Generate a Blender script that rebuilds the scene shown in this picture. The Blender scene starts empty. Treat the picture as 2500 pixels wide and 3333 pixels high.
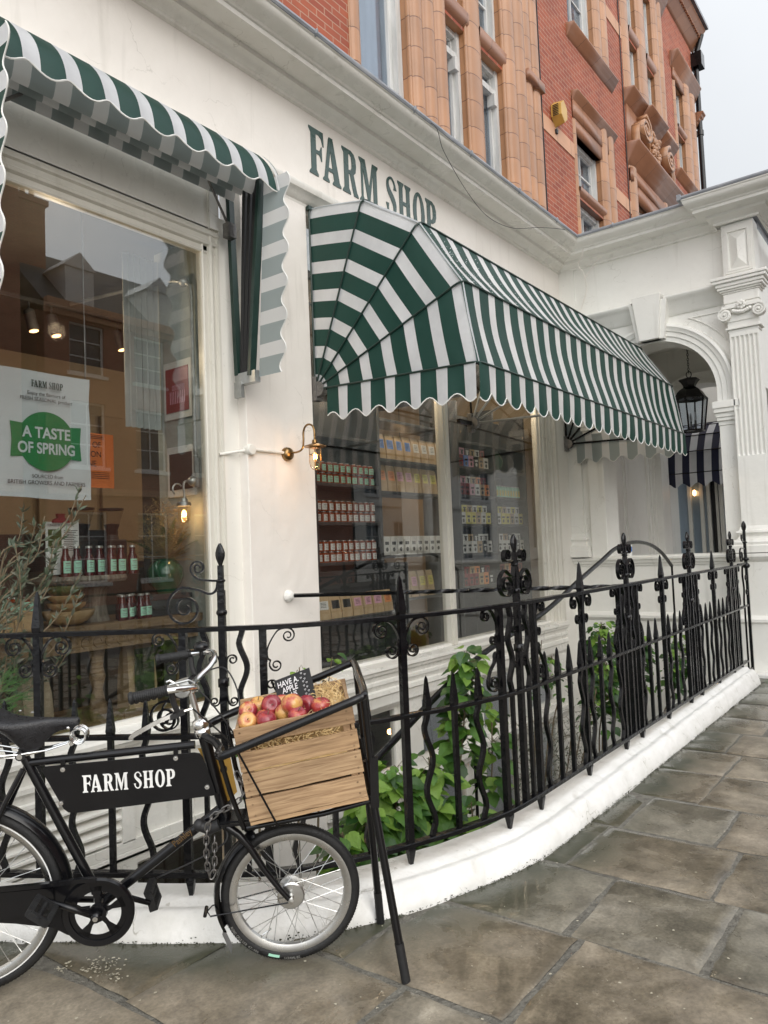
import bpy, bmesh, math, random
from mathutils import Vector, Matrix, noise
from math import sin, cos, pi, radians
random.seed(7)
S = bpy.context.scene
COL = S.collection

# ---------------------------------------------------------------- camera
cd = bpy.data.cameras.new('camera'); cam = bpy.data.objects.new('camera', cd); COL.objects.link(cam)
F_ = Vector((0.79493, 0.60440, 0.05276)); R_ = Vector((0.60645, -0.79409, -0.04051)); U_ = Vector((-0.01741, -0.06420, 0.99778))
m_ = Matrix((R_, U_, -F_)).transposed().to_4x4(); m_.translation = Vector((0, 0, 1.5))
cam.matrix_world = m_
cd.sensor_fit = 'VERTICAL'; cd.sensor_height = 24.0; cd.lens = 24.0 * 2427.4 / 3333.0
cd.clip_start = 0.05; cd.clip_end = 600
S.camera = cam

# ---------------------------------------------------------------- world and sun (overcast)
SUN_EL, SUN_AZ = radians(32), radians(205)
w = bpy.data.worlds.new("World"); S.world = w; w.use_nodes = True
nt = w.node_tree; nt.nodes.clear()
sky = nt.nodes.new('ShaderNodeTexSky'); sky.sky_type = 'NISHITA'; sky.sun_disc = False
sky.sun_elevation = SUN_EL; sky.sun_rotation = SUN_AZ; sky.air_density = 1.0; sky.dust_density = 3.0; sky.ozone_density = 1.0
cl = nt.nodes.new('ShaderNodeMixRGB'); cl.inputs[0].default_value = 0.86
cl.inputs[2].default_value = (8.95, 9.2, 9.45, 1)
bgn = nt.nodes.new('ShaderNodeBackground'); bgn.inputs[1].default_value = 0.10
out = nt.nodes.new('ShaderNodeOutputWorld')
# cloud cover is brighter around the hidden sun and dimmer on the far side of the sky
SUNV = Vector((-0.38, -0.80, 0.55)).normalized()
wt = nt.nodes.new('ShaderNodeTexCoord'); dp_ = nt.nodes.new('ShaderNodeVectorMath'); dp_.operation = 'DOT_PRODUCT'; dp_.inputs[1].default_value = SUNV
mr_ = nt.nodes.new('ShaderNodeMapRange'); mr_.inputs[1].default_value = -0.5; mr_.inputs[2].default_value = 1.0; mr_.inputs[3].default_value = 0.54; mr_.inputs[4].default_value = 1.85
cn0 = nt.nodes.new('ShaderNodeTexNoise'); cn0.inputs['Scale'].default_value = 2.2; cn0.inputs['Detail'].default_value = 5
mr2_ = nt.nodes.new('ShaderNodeMapRange'); mr2_.inputs[1].default_value = .3; mr2_.inputs[2].default_value = .7; mr2_.inputs[3].default_value = 0.93; mr2_.inputs[4].default_value = 1.05
mu_ = nt.nodes.new('ShaderNodeMath'); mu_.operation = 'MULTIPLY'; sc_ = nt.nodes.new('ShaderNodeVectorMath'); sc_.operation = 'SCALE'
nt.links.new(wt.outputs['Generated'], dp_.inputs[0]); nt.links.new(dp_.outputs['Value'], mr_.inputs[0]); nt.links.new(wt.outputs['Generated'], cn0.inputs[0]); nt.links.new(cn0.outputs[0], mr2_.inputs[0])
nt.links.new(mr_.outputs[0], mu_.inputs[0]); nt.links.new(mr2_.outputs[0], mu_.inputs[1])
nt.links.new(sky.outputs[0], cl.inputs[1]); nt.links.new(cl.outputs[0], sc_.inputs[0]); nt.links.new(mu_.outputs[0], sc_.inputs['Scale']); nt.links.new(sc_.outputs[0], bgn.inputs[0]); nt.links.new(bgn.outputs[0], out.inputs[0])
sl = bpy.data.lights.new('sun', 'SUN'); sl.energy = 0.9; sl.angle = radians(50); sl.color = (1, 0.96, 0.9)
so = bpy.data.objects.new('sun', sl); COL.objects.link(so)
# the sun stands high over the street, behind the camera's right shoulder
so.rotation_euler = Vector((-0.38, -0.80, 0.55)).to_track_quat('Z', 'Y').to_euler()
S.view_settings.view_transform = 'Standard'; S.view_settings.look = 'None'
S.view_settings.exposure = 0.40; S.view_settings.gamma = 1.0

# ---------------------------------------------------------------- materials
def srgb(r, g, b):
    f = lambda c: (c/255/12.92) if c/255 <= .04045 else ((c/255+.055)/1.055)**2.4
    return (f(r), f(g), f(b), 1)
MATS = {}
def mat(name, c1, c2=None, scale=6.0, rough=.5, rough2=None, bump=0.0, bscale=None, metal=0.0, spec=.5, detail=6, coat=0, stretch=None, trans=0, grime=0):
    m = bpy.data.materials.new(name); m.use_nodes = True; n = m.node_tree; p = n.nodes['Principled BSDF']
    c2 = c2 or c1
    tc = n.nodes.new('ShaderNodeTexCoord'); mp = n.nodes.new('ShaderNodeMapping')
    if stretch: mp.inputs['Scale'].default_value = stretch
    n.links.new(tc.outputs['Object'], mp.inputs[0])
    nz = n.nodes.new('ShaderNodeTexNoise'); nz.inputs['Scale'].default_value = scale; nz.inputs['Detail'].default_value = detail
    nz.inputs['Roughness'].default_value = .6
    n.links.new(mp.outputs[0], nz.inputs[0])
    rp = n.nodes.new('ShaderNodeValToRGB'); rp.color_ramp.elements[0].position = .35; rp.color_ramp.elements[1].position = .65
    rp.color_ramp.elements[0].color = (*c1[:3], 1); rp.color_ramp.elements[1].color = (*c2[:3], 1)
    n.links.new(nz.outputs[0], rp.inputs[0]); n.links.new(rp.outputs[0], p.inputs['Base Color'])
    if grime:
        m3 = n.nodes.new('ShaderNodeMapping'); m3.inputs['Scale'].default_value = (9, 9, .8); n.links.new(tc.outputs['Object'], m3.inputs[0])
        n3 = n.nodes.new('ShaderNodeTexNoise'); n3.inputs['Scale'].default_value = 1; n3.inputs['Detail'].default_value = 7; n3.inputs['Distortion'].default_value = .4; n.links.new(m3.outputs[0], n3.inputs[0])
        n4 = n.nodes.new('ShaderNodeTexNoise'); n4.inputs['Scale'].default_value = 26; n4.inputs['Detail'].default_value = 6; n.links.new(tc.outputs['Object'], n4.inputs[0])
        a3 = n.nodes.new('ShaderNodeMapRange'); a3.inputs[1].default_value = .60; a3.inputs[2].default_value = .78; a3.inputs[3].default_value = 0; a3.inputs[4].default_value = grime; n.links.new(n3.outputs[0], a3.inputs[0])
        a4 = n.nodes.new('ShaderNodeMapRange'); a4.inputs[1].default_value = .70; a4.inputs[2].default_value = .76; a4.inputs[3].default_value = 0; a4.inputs[4].default_value = grime; n.links.new(n4.outputs[0], a4.inputs[0])
        mxx = n.nodes.new('ShaderNodeMath'); mxx.operation = 'MAXIMUM'; n.links.new(a3.outputs[0], mxx.inputs[0]); n.links.new(a4.outputs[0], mxx.inputs[1])
        vo = n.nodes.new('ShaderNodeTexVoronoi'); vo.feature = 'DISTANCE_TO_EDGE'; vo.inputs['Scale'].default_value = 1.7
        va = n.nodes.new('ShaderNodeVectorMath'); va.operation = 'MULTIPLY_ADD'; va.inputs[1].default_value = (.35,.35,.35); n5 = n.nodes.new('ShaderNodeTexNoise'); n5.inputs['Scale'].default_value = 5; n5.inputs['Detail'].default_value = 5
        n.links.new(tc.outputs['Object'], n5.inputs[0]); n.links.new(n5.outputs['Color'], va.inputs[0]); n.links.new(tc.outputs['Object'], va.inputs[2]); n.links.new(va.outputs[0], vo.inputs[0])
        a5 = n.nodes.new('ShaderNodeMapRange'); a5.inputs[1].default_value = .0; a5.inputs[2].default_value = .007; a5.inputs[3].default_value = grime*1.6; a5.inputs[4].default_value = 0; n.links.new(vo.outputs['Distance'], a5.inputs[0])
        a6 = n.nodes.new('ShaderNodeMapRange'); a6.inputs[1].default_value = .50; a6.inputs[2].default_value = .58; n.links.new(nz.outputs[0], a6.inputs[0])
        a7 = n.nodes.new('ShaderNodeMath'); a7.operation = 'MULTIPLY'; n.links.new(a5.outputs[0], a7.inputs[0]); n.links.new(a6.outputs[0], a7.inputs[1])
        a8 = n.nodes.new('ShaderNodeMath'); a8.operation = 'MAXIMUM'; n.links.new(mxx.outputs[0], a8.inputs[0]); n.links.new(a7.outputs[0], a8.inputs[1]); mxx = a8
        mg = n.nodes.new('ShaderNodeMixRGB'); mg.inputs[2].default_value = (.33,.31,.25,1); n.links.new(mxx.outputs[0], mg.inputs[0]); n.links.new(rp.outputs[0], mg.inputs[1]); n.links.new(mg.outputs[0], p.inputs['Base Color'])
    p.inputs['Metallic'].default_value = metal; p.inputs['Specular IOR Level'].default_value = spec
    if coat: p.inputs['Coat Weight'].default_value = coat; p.inputs['Coat Roughness'].default_value = .08
    if rough2 is not None:
        mr = n.nodes.new('ShaderNodeMapRange'); mr.inputs[3].default_value = rough; mr.inputs[4].default_value = rough2
        mr.inputs[1].default_value = .35; mr.inputs[2].default_value = .65
        n.links.new(nz.outputs[0], mr.inputs[0]); n.links.new(mr.outputs[0], p.inputs['Roughness'])
    else: p.inputs['Roughness'].default_value = rough
    if bump:
        n2 = n.nodes.new('ShaderNodeTexNoise'); n2.inputs['Scale'].default_value = bscale or scale*4; n2.inputs['Detail'].default_value = 5
        n.links.new(mp.outputs[0], n2.inputs[0])
        b = n.nodes.new('ShaderNodeBump'); b.inputs['Strength'].default_value = bump; b.inputs['Distance'].default_value = .01
        n.links.new(n2.outputs[0], b.inputs['Height']); n.links.new(b.outputs[0], p.inputs['Normal'])
    if trans:
        tr = n.nodes.new('ShaderNodeBsdfTranslucent'); mx = n.nodes.new('ShaderNodeMixShader'); mx.inputs[0].default_value = trans
        n.links.new(rp.outputs[0], tr.inputs[0]); o = n.nodes['Material Output']
        n.links.new(p.outputs[0], mx.inputs[1]); n.links.new(tr.outputs[0], mx.inputs[2]); n.links.new(mx.outputs[0], o.inputs[0])
    MATS[name] = m; return m

mat('stucco', (.84,.80,.745), (.78,.74,.685), 1.3, .45, .6, bump=1.0, bscale=6, grime=.28)
mat('stucco_smooth', (.80,.78,.72), (.76,.74,.68), 1.5, .38, .5, bump=.25, bscale=16, grime=.25)
mat('gloss_white', (.80,.785,.73), (.73,.71,.65), 3, .22, .38, bump=.25, bscale=14, grime=.3)
mat('porch_paint', (.84,.83,.78), (.79,.78,.73), 1.6, .35, .5, bump=.35, bscale=14, grime=.22)
mat('frame_grey', (.68,.66,.59), (.62,.60,.53), 3, .3, .4, bump=.15, grime=.3)
mat('kerb_paint', (.84,.83,.80), (.72,.71,.67), 5, .35, .6, bump=1.0, bscale=15, grime=.5)
mat('iron', (.003,.003,.004), (.006,.006,.007), 14, .10, .26, bump=.35, bscale=38, spec=.35)
mat('black_enamel', (.004,.004,.005), (.006,.006,.007), 8, .14, .26, spec=.38, coat=.08)
mat('matt_black', (.010,.010,.011), (.02,.02,.021), 30, .45, .6)
mat('rubber', (.007,.007,.008), (.014,.014,.014), 40, .5, .7, bump=.3, bscale=160)
mat('leather', (.007,.007,.009), (.014,.014,.017), 60, .25, .4, bump=.3, bscale=220)
mat('chrome', (.75,.75,.74), None, 5, .08, .16, metal=1)
mat('alloy', (.62,.62,.60), (.5,.5,.49), 20, .25, .35, metal=1)
mat('dark_steel', (.16,.155,.15), (.26,.25,.24), 40, .3, .5, metal=.9, bump=.2)
mat('lead', (.22,.235,.26), (.32,.335,.36), 5, .45, .65, bump=.3, bscale=12)
mat('brass', (.20,.12,.05), (.35,.22,.10), 14, .22, .4, metal=1)
mat('galv', (.35,.36,.35), (.5,.51,.5), 12, .35, .5, metal=.8)
def clothmat(name, c1, c2, back):
    mat(name, c1, c2, 3, .42, .58, bump=.75, bscale=4.2, detail=9)
    m = MATS[name]; n = m.node_tree; p = n.nodes['Principled BSDF']; o = n.nodes['Material Output']
    src = p.inputs['Base Color'].links[0].from_socket
    g = n.nodes.new('ShaderNodeNewGeometry'); mx = n.nodes.new('ShaderNodeMixRGB'); mx.inputs[2].default_value = (*back, 1)
    n.links.new(g.outputs['Backfacing'], mx.inputs[0]); n.links.new(src, mx.inputs[1]); n.links.new(mx.outputs[0], p.inputs['Base Color'])
    tr = n.nodes.new('ShaderNodeBsdfTranslucent'); ms = n.nodes.new('ShaderNodeMixShader'); ms.inputs[0].default_value = .38
    n.links.new(mx.outputs[0], tr.inputs[0]); n.links.new(p.outputs[0], ms.inputs[1]); n.links.new(tr.outputs[0], ms.inputs[2]); n.links.new(ms.outputs[0], o.inputs[0])
# woven cloth printed on its outer side, with a pale grey coating on the underside
clothmat('green_cloth', (.012,.056,.043), (.018,.070,.055), (.36,.41,.41))
clothmat('white_cloth', (.80,.81,.83), (.66,.67,.69), (.76,.76,.75))
mat('navy_cloth', (.006,.008,.03), (.01,.012,.04), 4, .5, trans=.1)
mat('piping', (.75,.75,.72), None, 5, .5)
mat('green_metal', (.006,.024,.018), (.010,.034,.026), 9, .3, .4)
mat('sign_green', (.016,.050,.040), (.05,.095,.085), 3.2, .12, .34, bump=.3, bscale=26)
mat('white_paint', (.82,.82,.80), (.72,.72,.70), 8, .35, .5)
mat('sash_white', (.72,.72,.70), (.50,.50,.48), 9, .45, .6, bump=.3, stretch=(1,1,.15))
mat('net_curtain', (.42,.45,.49), (.52,.55,.60), 4, .8, stretch=(3,1,.3))
mat('dark_room', (.022,.022,.024), (.035,.034,.034), 2, .8)
mat('yellow_plastic', (.52,.30,.05), (.60,.36,.08), 4, .35)
mat('shelf_dark', (.028,.030,.032), (.05,.052,.055), 6, .4, .6)
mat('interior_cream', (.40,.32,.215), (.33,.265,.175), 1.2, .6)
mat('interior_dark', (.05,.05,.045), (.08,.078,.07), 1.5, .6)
mat('plaster_grey', (.40,.43,.40), (.30,.33,.31), 5, .6, .8, bump=1.0, bscale=14)
mat('rough_wood', (.16,.10,.05), (.30,.20,.11), 6, .6, .8, bump=.7, bscale=20, stretch=(1,6,6))
mat('pale_wood', (.42,.27,.13), (.58,.40,.22), 6, .5, bump=.3, stretch=(1.5,6,9))
mat('bark', (.11,.09,.07), (.30,.26,.21), 5, .8, bump=1.0, bscale=14, stretch=(8,8,.8))
mat('green_glaze', (.016,.075,.035), (.035,.13,.065), 5, .12, .25, coat=.5)
mat('jar_red', (.045,.004,.006), (.08,.008,.010), 5, .08, coat=.5)
mat('jar_amber', (.20,.035,.010), (.30,.06,.015), 5, .08, coat=.5)
mat('label_mint', (.36,.66,.50), None, 5, .6)
mat('label_white', (.70,.70,.68), (.60,.60,.58), 40, .6)
mat('ink', (.02,.02,.02), None, 5, .6)
mat('ink_grey', (.22,.22,.22), None, 5, .6)
mat('lid', (.45,.45,.43), None, 9, .3, metal=.7)
mat('kraft', (.42,.30,.17), (.50,.37,.22), 8, .7, bump=.3)
mat('net_curtain_pale', (.45,.47,.46), (.36,.38,.37), 4, .8)
mat('card_pink', (.62,.33,.42), None, 5, .6)
mat('card_yellow', (.66,.60,.14), None, 5, .6)
mat('card_blue', (.08,.20,.55), None, 5, .6)
mat('card_orange', (.75,.28,.10), None, 5, .6)
mat('card_red', (.26,.02,.03), (.20,.015,.02), 9, .5)
mat('card_dark', (.03,.03,.03), None, 5, .6)
mat('poster_white', (.62,.64,.66), (.58,.60,.62), 3, .5)
mat('poster_green', (.015,.20,.06), None, 3, .5)
mat('poster_orange', (.72,.20,.05), None, 3, .5)
mat('dry_plant', (.20,.14,.06), (.34,.26,.12), 30, .8)
mat('leaf_hazel', (.055,.15,.020), (.12,.26,.04), 7, .35, .5, bump=.5, bscale=90, trans=.35)
mat('leaf_young', (.20,.36,.05), (.28,.45,.09), 7, .4, bump=.5, bscale=90, trans=.4)
mat('leaf_deep', (.020,.065,.014), (.05,.12,.025), 7, .35, trans=.2)
mat('leaf_olive', (.035,.055,.030), (.10,.125,.075), 9, .4, trans=.15)
mat('leaf_grey', (.05,.055,.035), (.10,.10,.065), 9, .6)
mat('fennel', (.045,.12,.03), (.09,.19,.05), 9, .5)
mat('stem', (.10,.075,.04), (.17,.13,.08), 20, .7)
mat('straw', (.62,.42,.17), (.78,.58,.30), 30, .6)
mat('chalkboard', (.016,.018,.020), (.03,.032,.035), 12, .7)
mat('chalk', (.80,.80,.82), None, 5, .8)
mat('slate', (.05,.05,.055), (.10,.10,.105), 3, .6, bump=.4, stretch=(1,1,8))
mat('asphalt', (.04,.04,.042), (.06,.06,.06), 20, .6, .3, bump=.3)
mat('jar_glass_bead', (.75,.8,.82), None, 5, .1, coat=.5)
mat('soil', (.03,.025,.018), (.06,.05,.035), 8, .9, bump=1)
mat('moss', (.018,.020,.010), (.05,.055,.022), 30, .9, bump=1)
mat('flake', (.58,.54,.42), (.4,.37,.28), 30, .7)

def lighted(name, col, strength):
    m = bpy.data.materials.new(name); m.use_nodes = True; p = m.node_tree.nodes['Principled BSDF']
    p.inputs['Base Color'].default_value = (*col, 1); p.inputs['Emission Color'].default_value = (*col, 1)
    p.inputs['Emission Strength'].default_value = strength; MATS[name] = m
lighted('bulb', (1, .50, .16), 14); lighted('bulb_soft', (1, .55, .22), 5)

def glassmat(name, tint=(1,1,1), gl=1.0, ior=1.5, rough=0.0):
    m = bpy.data.materials.new(name); m.use_nodes = True; n = m.node_tree; n.nodes.remove(n.nodes['Principled BSDF'])
    o = n.nodes['Material Output']; t = n.nodes.new('ShaderNodeBsdfTransparent'); t.inputs[0].default_value = (*tint, 1)
    g = n.nodes.new('ShaderNodeBsdfGlossy'); g.inputs['Roughness'].default_value = rough
    fr = n.nodes.new('ShaderNodeFresnel'); ge = n.nodes.new('ShaderNodeNewGeometry'); ir = n.nodes.new('ShaderNodeMapRange')
    ir.inputs[3].default_value = ior; ir.inputs[4].default_value = 1/ior; n.links.new(ge.outputs['Backfacing'], ir.inputs[0]); n.links.new(ir.outputs[0], fr.inputs[0])
    mu = n.nodes.new('ShaderNodeMath'); mu.operation = 'MULTIPLY'; mu.inputs[1].default_value = gl; mu.use_clamp = True
    mx = n.nodes.new('ShaderNodeMixShader')
    n.links.new(fr.outputs[0], mu.inputs[0]); n.links.new(mu.outputs[0], mx.inputs[0]); n.links.new(t.outputs[0], mx.inputs[1]); n.links.new(g.outputs[0], mx.inputs[2])
    n.links.new(mx.outputs[0], o.inputs[0]); MATS[name] = m
glassmat('shop_glass', (.94,.95,.94), 1.5); glassmat('shop_glass_left', (.90,.92,.91), 2.7); glassmat('jar_glass', (.9,.9,.9), 1.0); glassmat('upper_glass', (.75,.8,.85), 1.6)
glassmat('lamp_glass', (1,.93,.8), 1.2, rough=.05)

def brickmat(name, c1, c2, mortar, w=.225, h=.075, mo=.008, joint_only=False, off=.5, rough=.7):
    m = bpy.data.materials.new(name); m.use_nodes = True; n = m.node_tree; p = n.nodes['Principled BSDF']
    tc = n.nodes.new('ShaderNodeTexCoord'); sp = n.nodes.new('ShaderNodeSeparateXYZ'); cb = n.nodes.new('ShaderNodeCombineXYZ')
    n.links.new(tc.outputs['Object'], sp.inputs[0])
    ad = n.nodes.new('ShaderNodeMath'); ad.operation = 'ADD'; n.links.new(sp.outputs[0], ad.inputs[0]); n.links.new(sp.outputs[1], ad.inputs[1])
    n.links.new(ad.outputs[0], cb.inputs[0]); n.links.new(sp.outputs[2], cb.inputs[1])
    b = n.nodes.new('ShaderNodeTexBrick'); b.inputs['Scale'].default_value = 1.0; b.offset = off
    b.inputs['Brick Width'].default_value = w; b.inputs['Row Height'].default_value = h; b.inputs['Mortar Size'].default_value = mo
    b.inputs['Mortar Smooth'].default_value = .2; b.inputs['Bias'].default_value = 0
    b.inputs['Color1'].default_value = (*c1, 1); b.inputs['Color2'].default_value = (*c2, 1); b.inputs['Mortar'].default_value = (*mortar, 1)
    n.links.new(cb.outputs[0], b.inputs[0])
    nz = n.nodes.new('ShaderNodeTexNoise'); nz.inputs['Scale'].default_value = 2.2; nz.inputs['Detail'].default_value = 8; n.links.new(tc.outputs['Object'], nz.inputs[0])
    mr = n.nodes.new('ShaderNodeMapRange'); mr.inputs[3].default_value = .72; mr.inputs[4].default_value = 1.28; n.links.new(nz.outputs[0], mr.inputs[0])
    mx = n.nodes.new('ShaderNodeMixRGB'); mx.blend_type = 'MULTIPLY'; mx.inputs[0].default_value = 1
    n.links.new(b.outputs[0], mx.inputs[1]); n.links.new(mr.outputs[0], mx.inputs[2]); n.links.new(mx.outputs[0], p.inputs['Base Color'])
    bp = n.nodes.new('ShaderNodeBump'); bp.inputs['Strength'].default_value = .6; bp.inputs['Distance'].default_value = .006; bp.invert = True
    n.links.new(b.outputs['Fac'], bp.inputs['Height']); n.links.new(bp.outputs[0], p.inputs['Normal'])
    p.inputs['Roughness'].default_value = rough; MATS[name] = m
brickmat('brick', (.38,.090,.038), (.27,.055,.026), (.42,.25,.17), mo=.006)
brickmat('terracotta', (.47,.235,.115), (.36,.18,.09), (.16,.07,.04), w=5.0, h=.34, mo=.006, off=0, rough=.35)
brickmat('terracotta_dark', (.33,.155,.085), (.27,.12,.065), (.14,.06,.03), w=.62, h=5, mo=.006, off=0, rough=.35)
brickmat('stone_band', (.60,.33,.20), (.54,.30,.18), (.22,.12,.08), w=.5, h=4, mo=.005, off=0, rough=.6)
brickmat('white_brick', (.74,.74,.70), (.70,.70,.66), (.50,.50,.47), mo=.006, rough=.5)
brickmat('far_brick', (.42,.16,.10), (.34,.12,.075), (.38,.27,.2), rough=.7)
brickmat('grey_tile', (.30,.31,.30), (.26,.27,.26), (.12,.12,.12), w=.3, h=.15, mo=.006, rough=.3)

def woodmat(name, c1, c2, seed):
    m = bpy.data.materials.new(name); m.use_nodes = True; n = m.node_tree; p = n.nodes['Principled BSDF']
    tc = n.nodes.new('ShaderNodeTexCoord'); mp = n.nodes.new('ShaderNodeMapping'); mp.inputs['Scale'].default_value = (1.3, 14, 18); mp.inputs['Location'].default_value = (seed*3.1, seed, seed*1.7)
    n.links.new(tc.outputs['Object'], mp.inputs[0])
    nz = n.nodes.new('ShaderNodeTexNoise'); nz.inputs['Scale'].default_value = 5; nz.inputs['Detail'].default_value = 12; nz.inputs['Distortion'].default_value = .8
    wv = n.nodes.new('ShaderNodeTexWave'); wv.bands_direction = 'Z'; wv.inputs['Scale'].default_value = .62; wv.inputs['Distortion'].default_value = 5; wv.inputs['Detail'].default_value = 3; wv.inputs['Detail Scale'].default_value = .8
    n.links.new(mp.outputs[0], nz.inputs[0]); n.links.new(mp.outputs[0], wv.inputs[0])
    mxf = n.nodes.new('ShaderNodeMixRGB'); mxf.inputs[0].default_value = .93; n.links.new(wv.outputs[0], mxf.inputs[1]); n.links.new(nz.outputs[0], mxf.inputs[2])
    rp = n.nodes.new('ShaderNodeValToRGB'); rp.color_ramp.elements[0].position = .28; rp.color_ramp.elements[1].position = .58
    rp.color_ramp.elements[0].color = (*c1, 1); rp.color_ramp.elements[1].color = (*c2, 1)
    n.links.new(mxf.outputs[0], rp.inputs[0])
    n3 = n.nodes.new('ShaderNodeTexNoise'); n3.inputs['Scale'].default_value = 5; n3.inputs['Detail'].default_value = 6; n.links.new(tc.outputs['Object'], n3.inputs[0])
    mr = n.nodes.new('ShaderNodeMapRange'); mr.inputs[3].default_value = .65; mr.inputs[4].default_value = 1.25; n.links.new(n3.outputs[0], mr.inputs[0])
    mx = n.nodes.new('ShaderNodeMixRGB'); mx.blend_type = 'MULTIPLY'; mx.inputs[0].default_value = 1; n.links.new(rp.outputs[0], mx.inputs[1]); n.links.new(mr.outputs[0], mx.inputs[2])
    n.links.new(mx.outputs[0], p.inputs['Base Color']); p.inputs['Roughness'].default_value = .65
    b = n.nodes.new('ShaderNodeBump'); b.inputs['Strength'].default_value = .5; b.inputs['Distance'].default_value = .004; n.links.new(mxf.outputs[0], b.inputs['Height']); n.links.new(b.outputs[0], p.inputs['Normal'])
    MATS[name] = m
for i_ in range(4): woodmat('crate_wood_%d' % i_, (.23,.135,.068), ((.46,.305,.17),(.41,.26,.14),(.48,.31,.165),(.44,.295,.165))[i_], i_+1)

def applemat():
    m = bpy.data.materials.new('apple_skin'); m.use_nodes = True; n = m.node_tree; p = n.nodes['Principled BSDF']
    tc = n.nodes.new('ShaderNodeTexCoord'); oi = n.nodes.new('ShaderNodeObjectInfo'); ad = n.nodes.new('ShaderNodeVectorMath'); ad.operation = 'ADD'
    sc = n.nodes.new('ShaderNodeVectorMath'); sc.operation = 'SCALE'; sc.inputs['Scale'].default_value = 1
    cb = n.nodes.new('ShaderNodeCombineXYZ'); mu = n.nodes.new('ShaderNodeMath'); mu.operation = 'MULTIPLY'; mu.inputs[1].default_value = 13
    n.links.new(oi.outputs['Random'], mu.inputs[0]); n.links.new(mu.outputs[0], cb.inputs[0]); n.links.new(tc.outputs['Object'], ad.inputs[0]); n.links.new(cb.outputs[0], ad.inputs[1])
    nz = n.nodes.new('ShaderNodeTexNoise'); nz.inputs['Scale'].default_value = 16; nz.inputs['Detail'].default_value = 4; n.links.new(ad.outputs[0], nz.inputs[0])
    am = n.nodes.new('ShaderNodeMath'); am.operation = 'ADD'; mo = n.nodes.new('ShaderNodeMapRange'); mo.inputs[3].default_value = -.22; mo.inputs[4].default_value = .16
    n.links.new(oi.outputs['Random'], mo.inputs[0]); n.links.new(nz.outputs[0], am.inputs[0]); n.links.new(mo.outputs[0], am.inputs[1])
    rp = n.nodes.new('ShaderNodeValToRGB'); e = rp.color_ramp.elements; e[0].position = .36; e[0].color = (.23,.022,.035,1); e[1].position = .62; e[1].color = (.62,.35,.11,1)
    k = rp.color_ramp.elements.new(.50); k.color = (.40,.055,.045,1)
    n.links.new(am.outputs[0], rp.inputs[0]); n.links.new(rp.outputs[0], p.inputs['Base Color']); p.inputs['Roughness'].default_value = .22; p.inputs['Coat Weight'].default_value = .3
    vn = n.nodes.new('ShaderNodeTexVoronoi'); vn.inputs['Scale'].default_value = 220; n.links.new(tc.outputs['Object'], vn.inputs[0])
    b = n.nodes.new('ShaderNodeBump'); b.inputs['Strength'].default_value = .25; b.inputs['Distance'].default_value = .002; b.invert = True; n.links.new(vn.outputs[0], b.inputs['Height']); n.links.new(b.outputs[0], p.inputs['Normal'])
    MATS['apple_skin'] = m
applemat()

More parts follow.
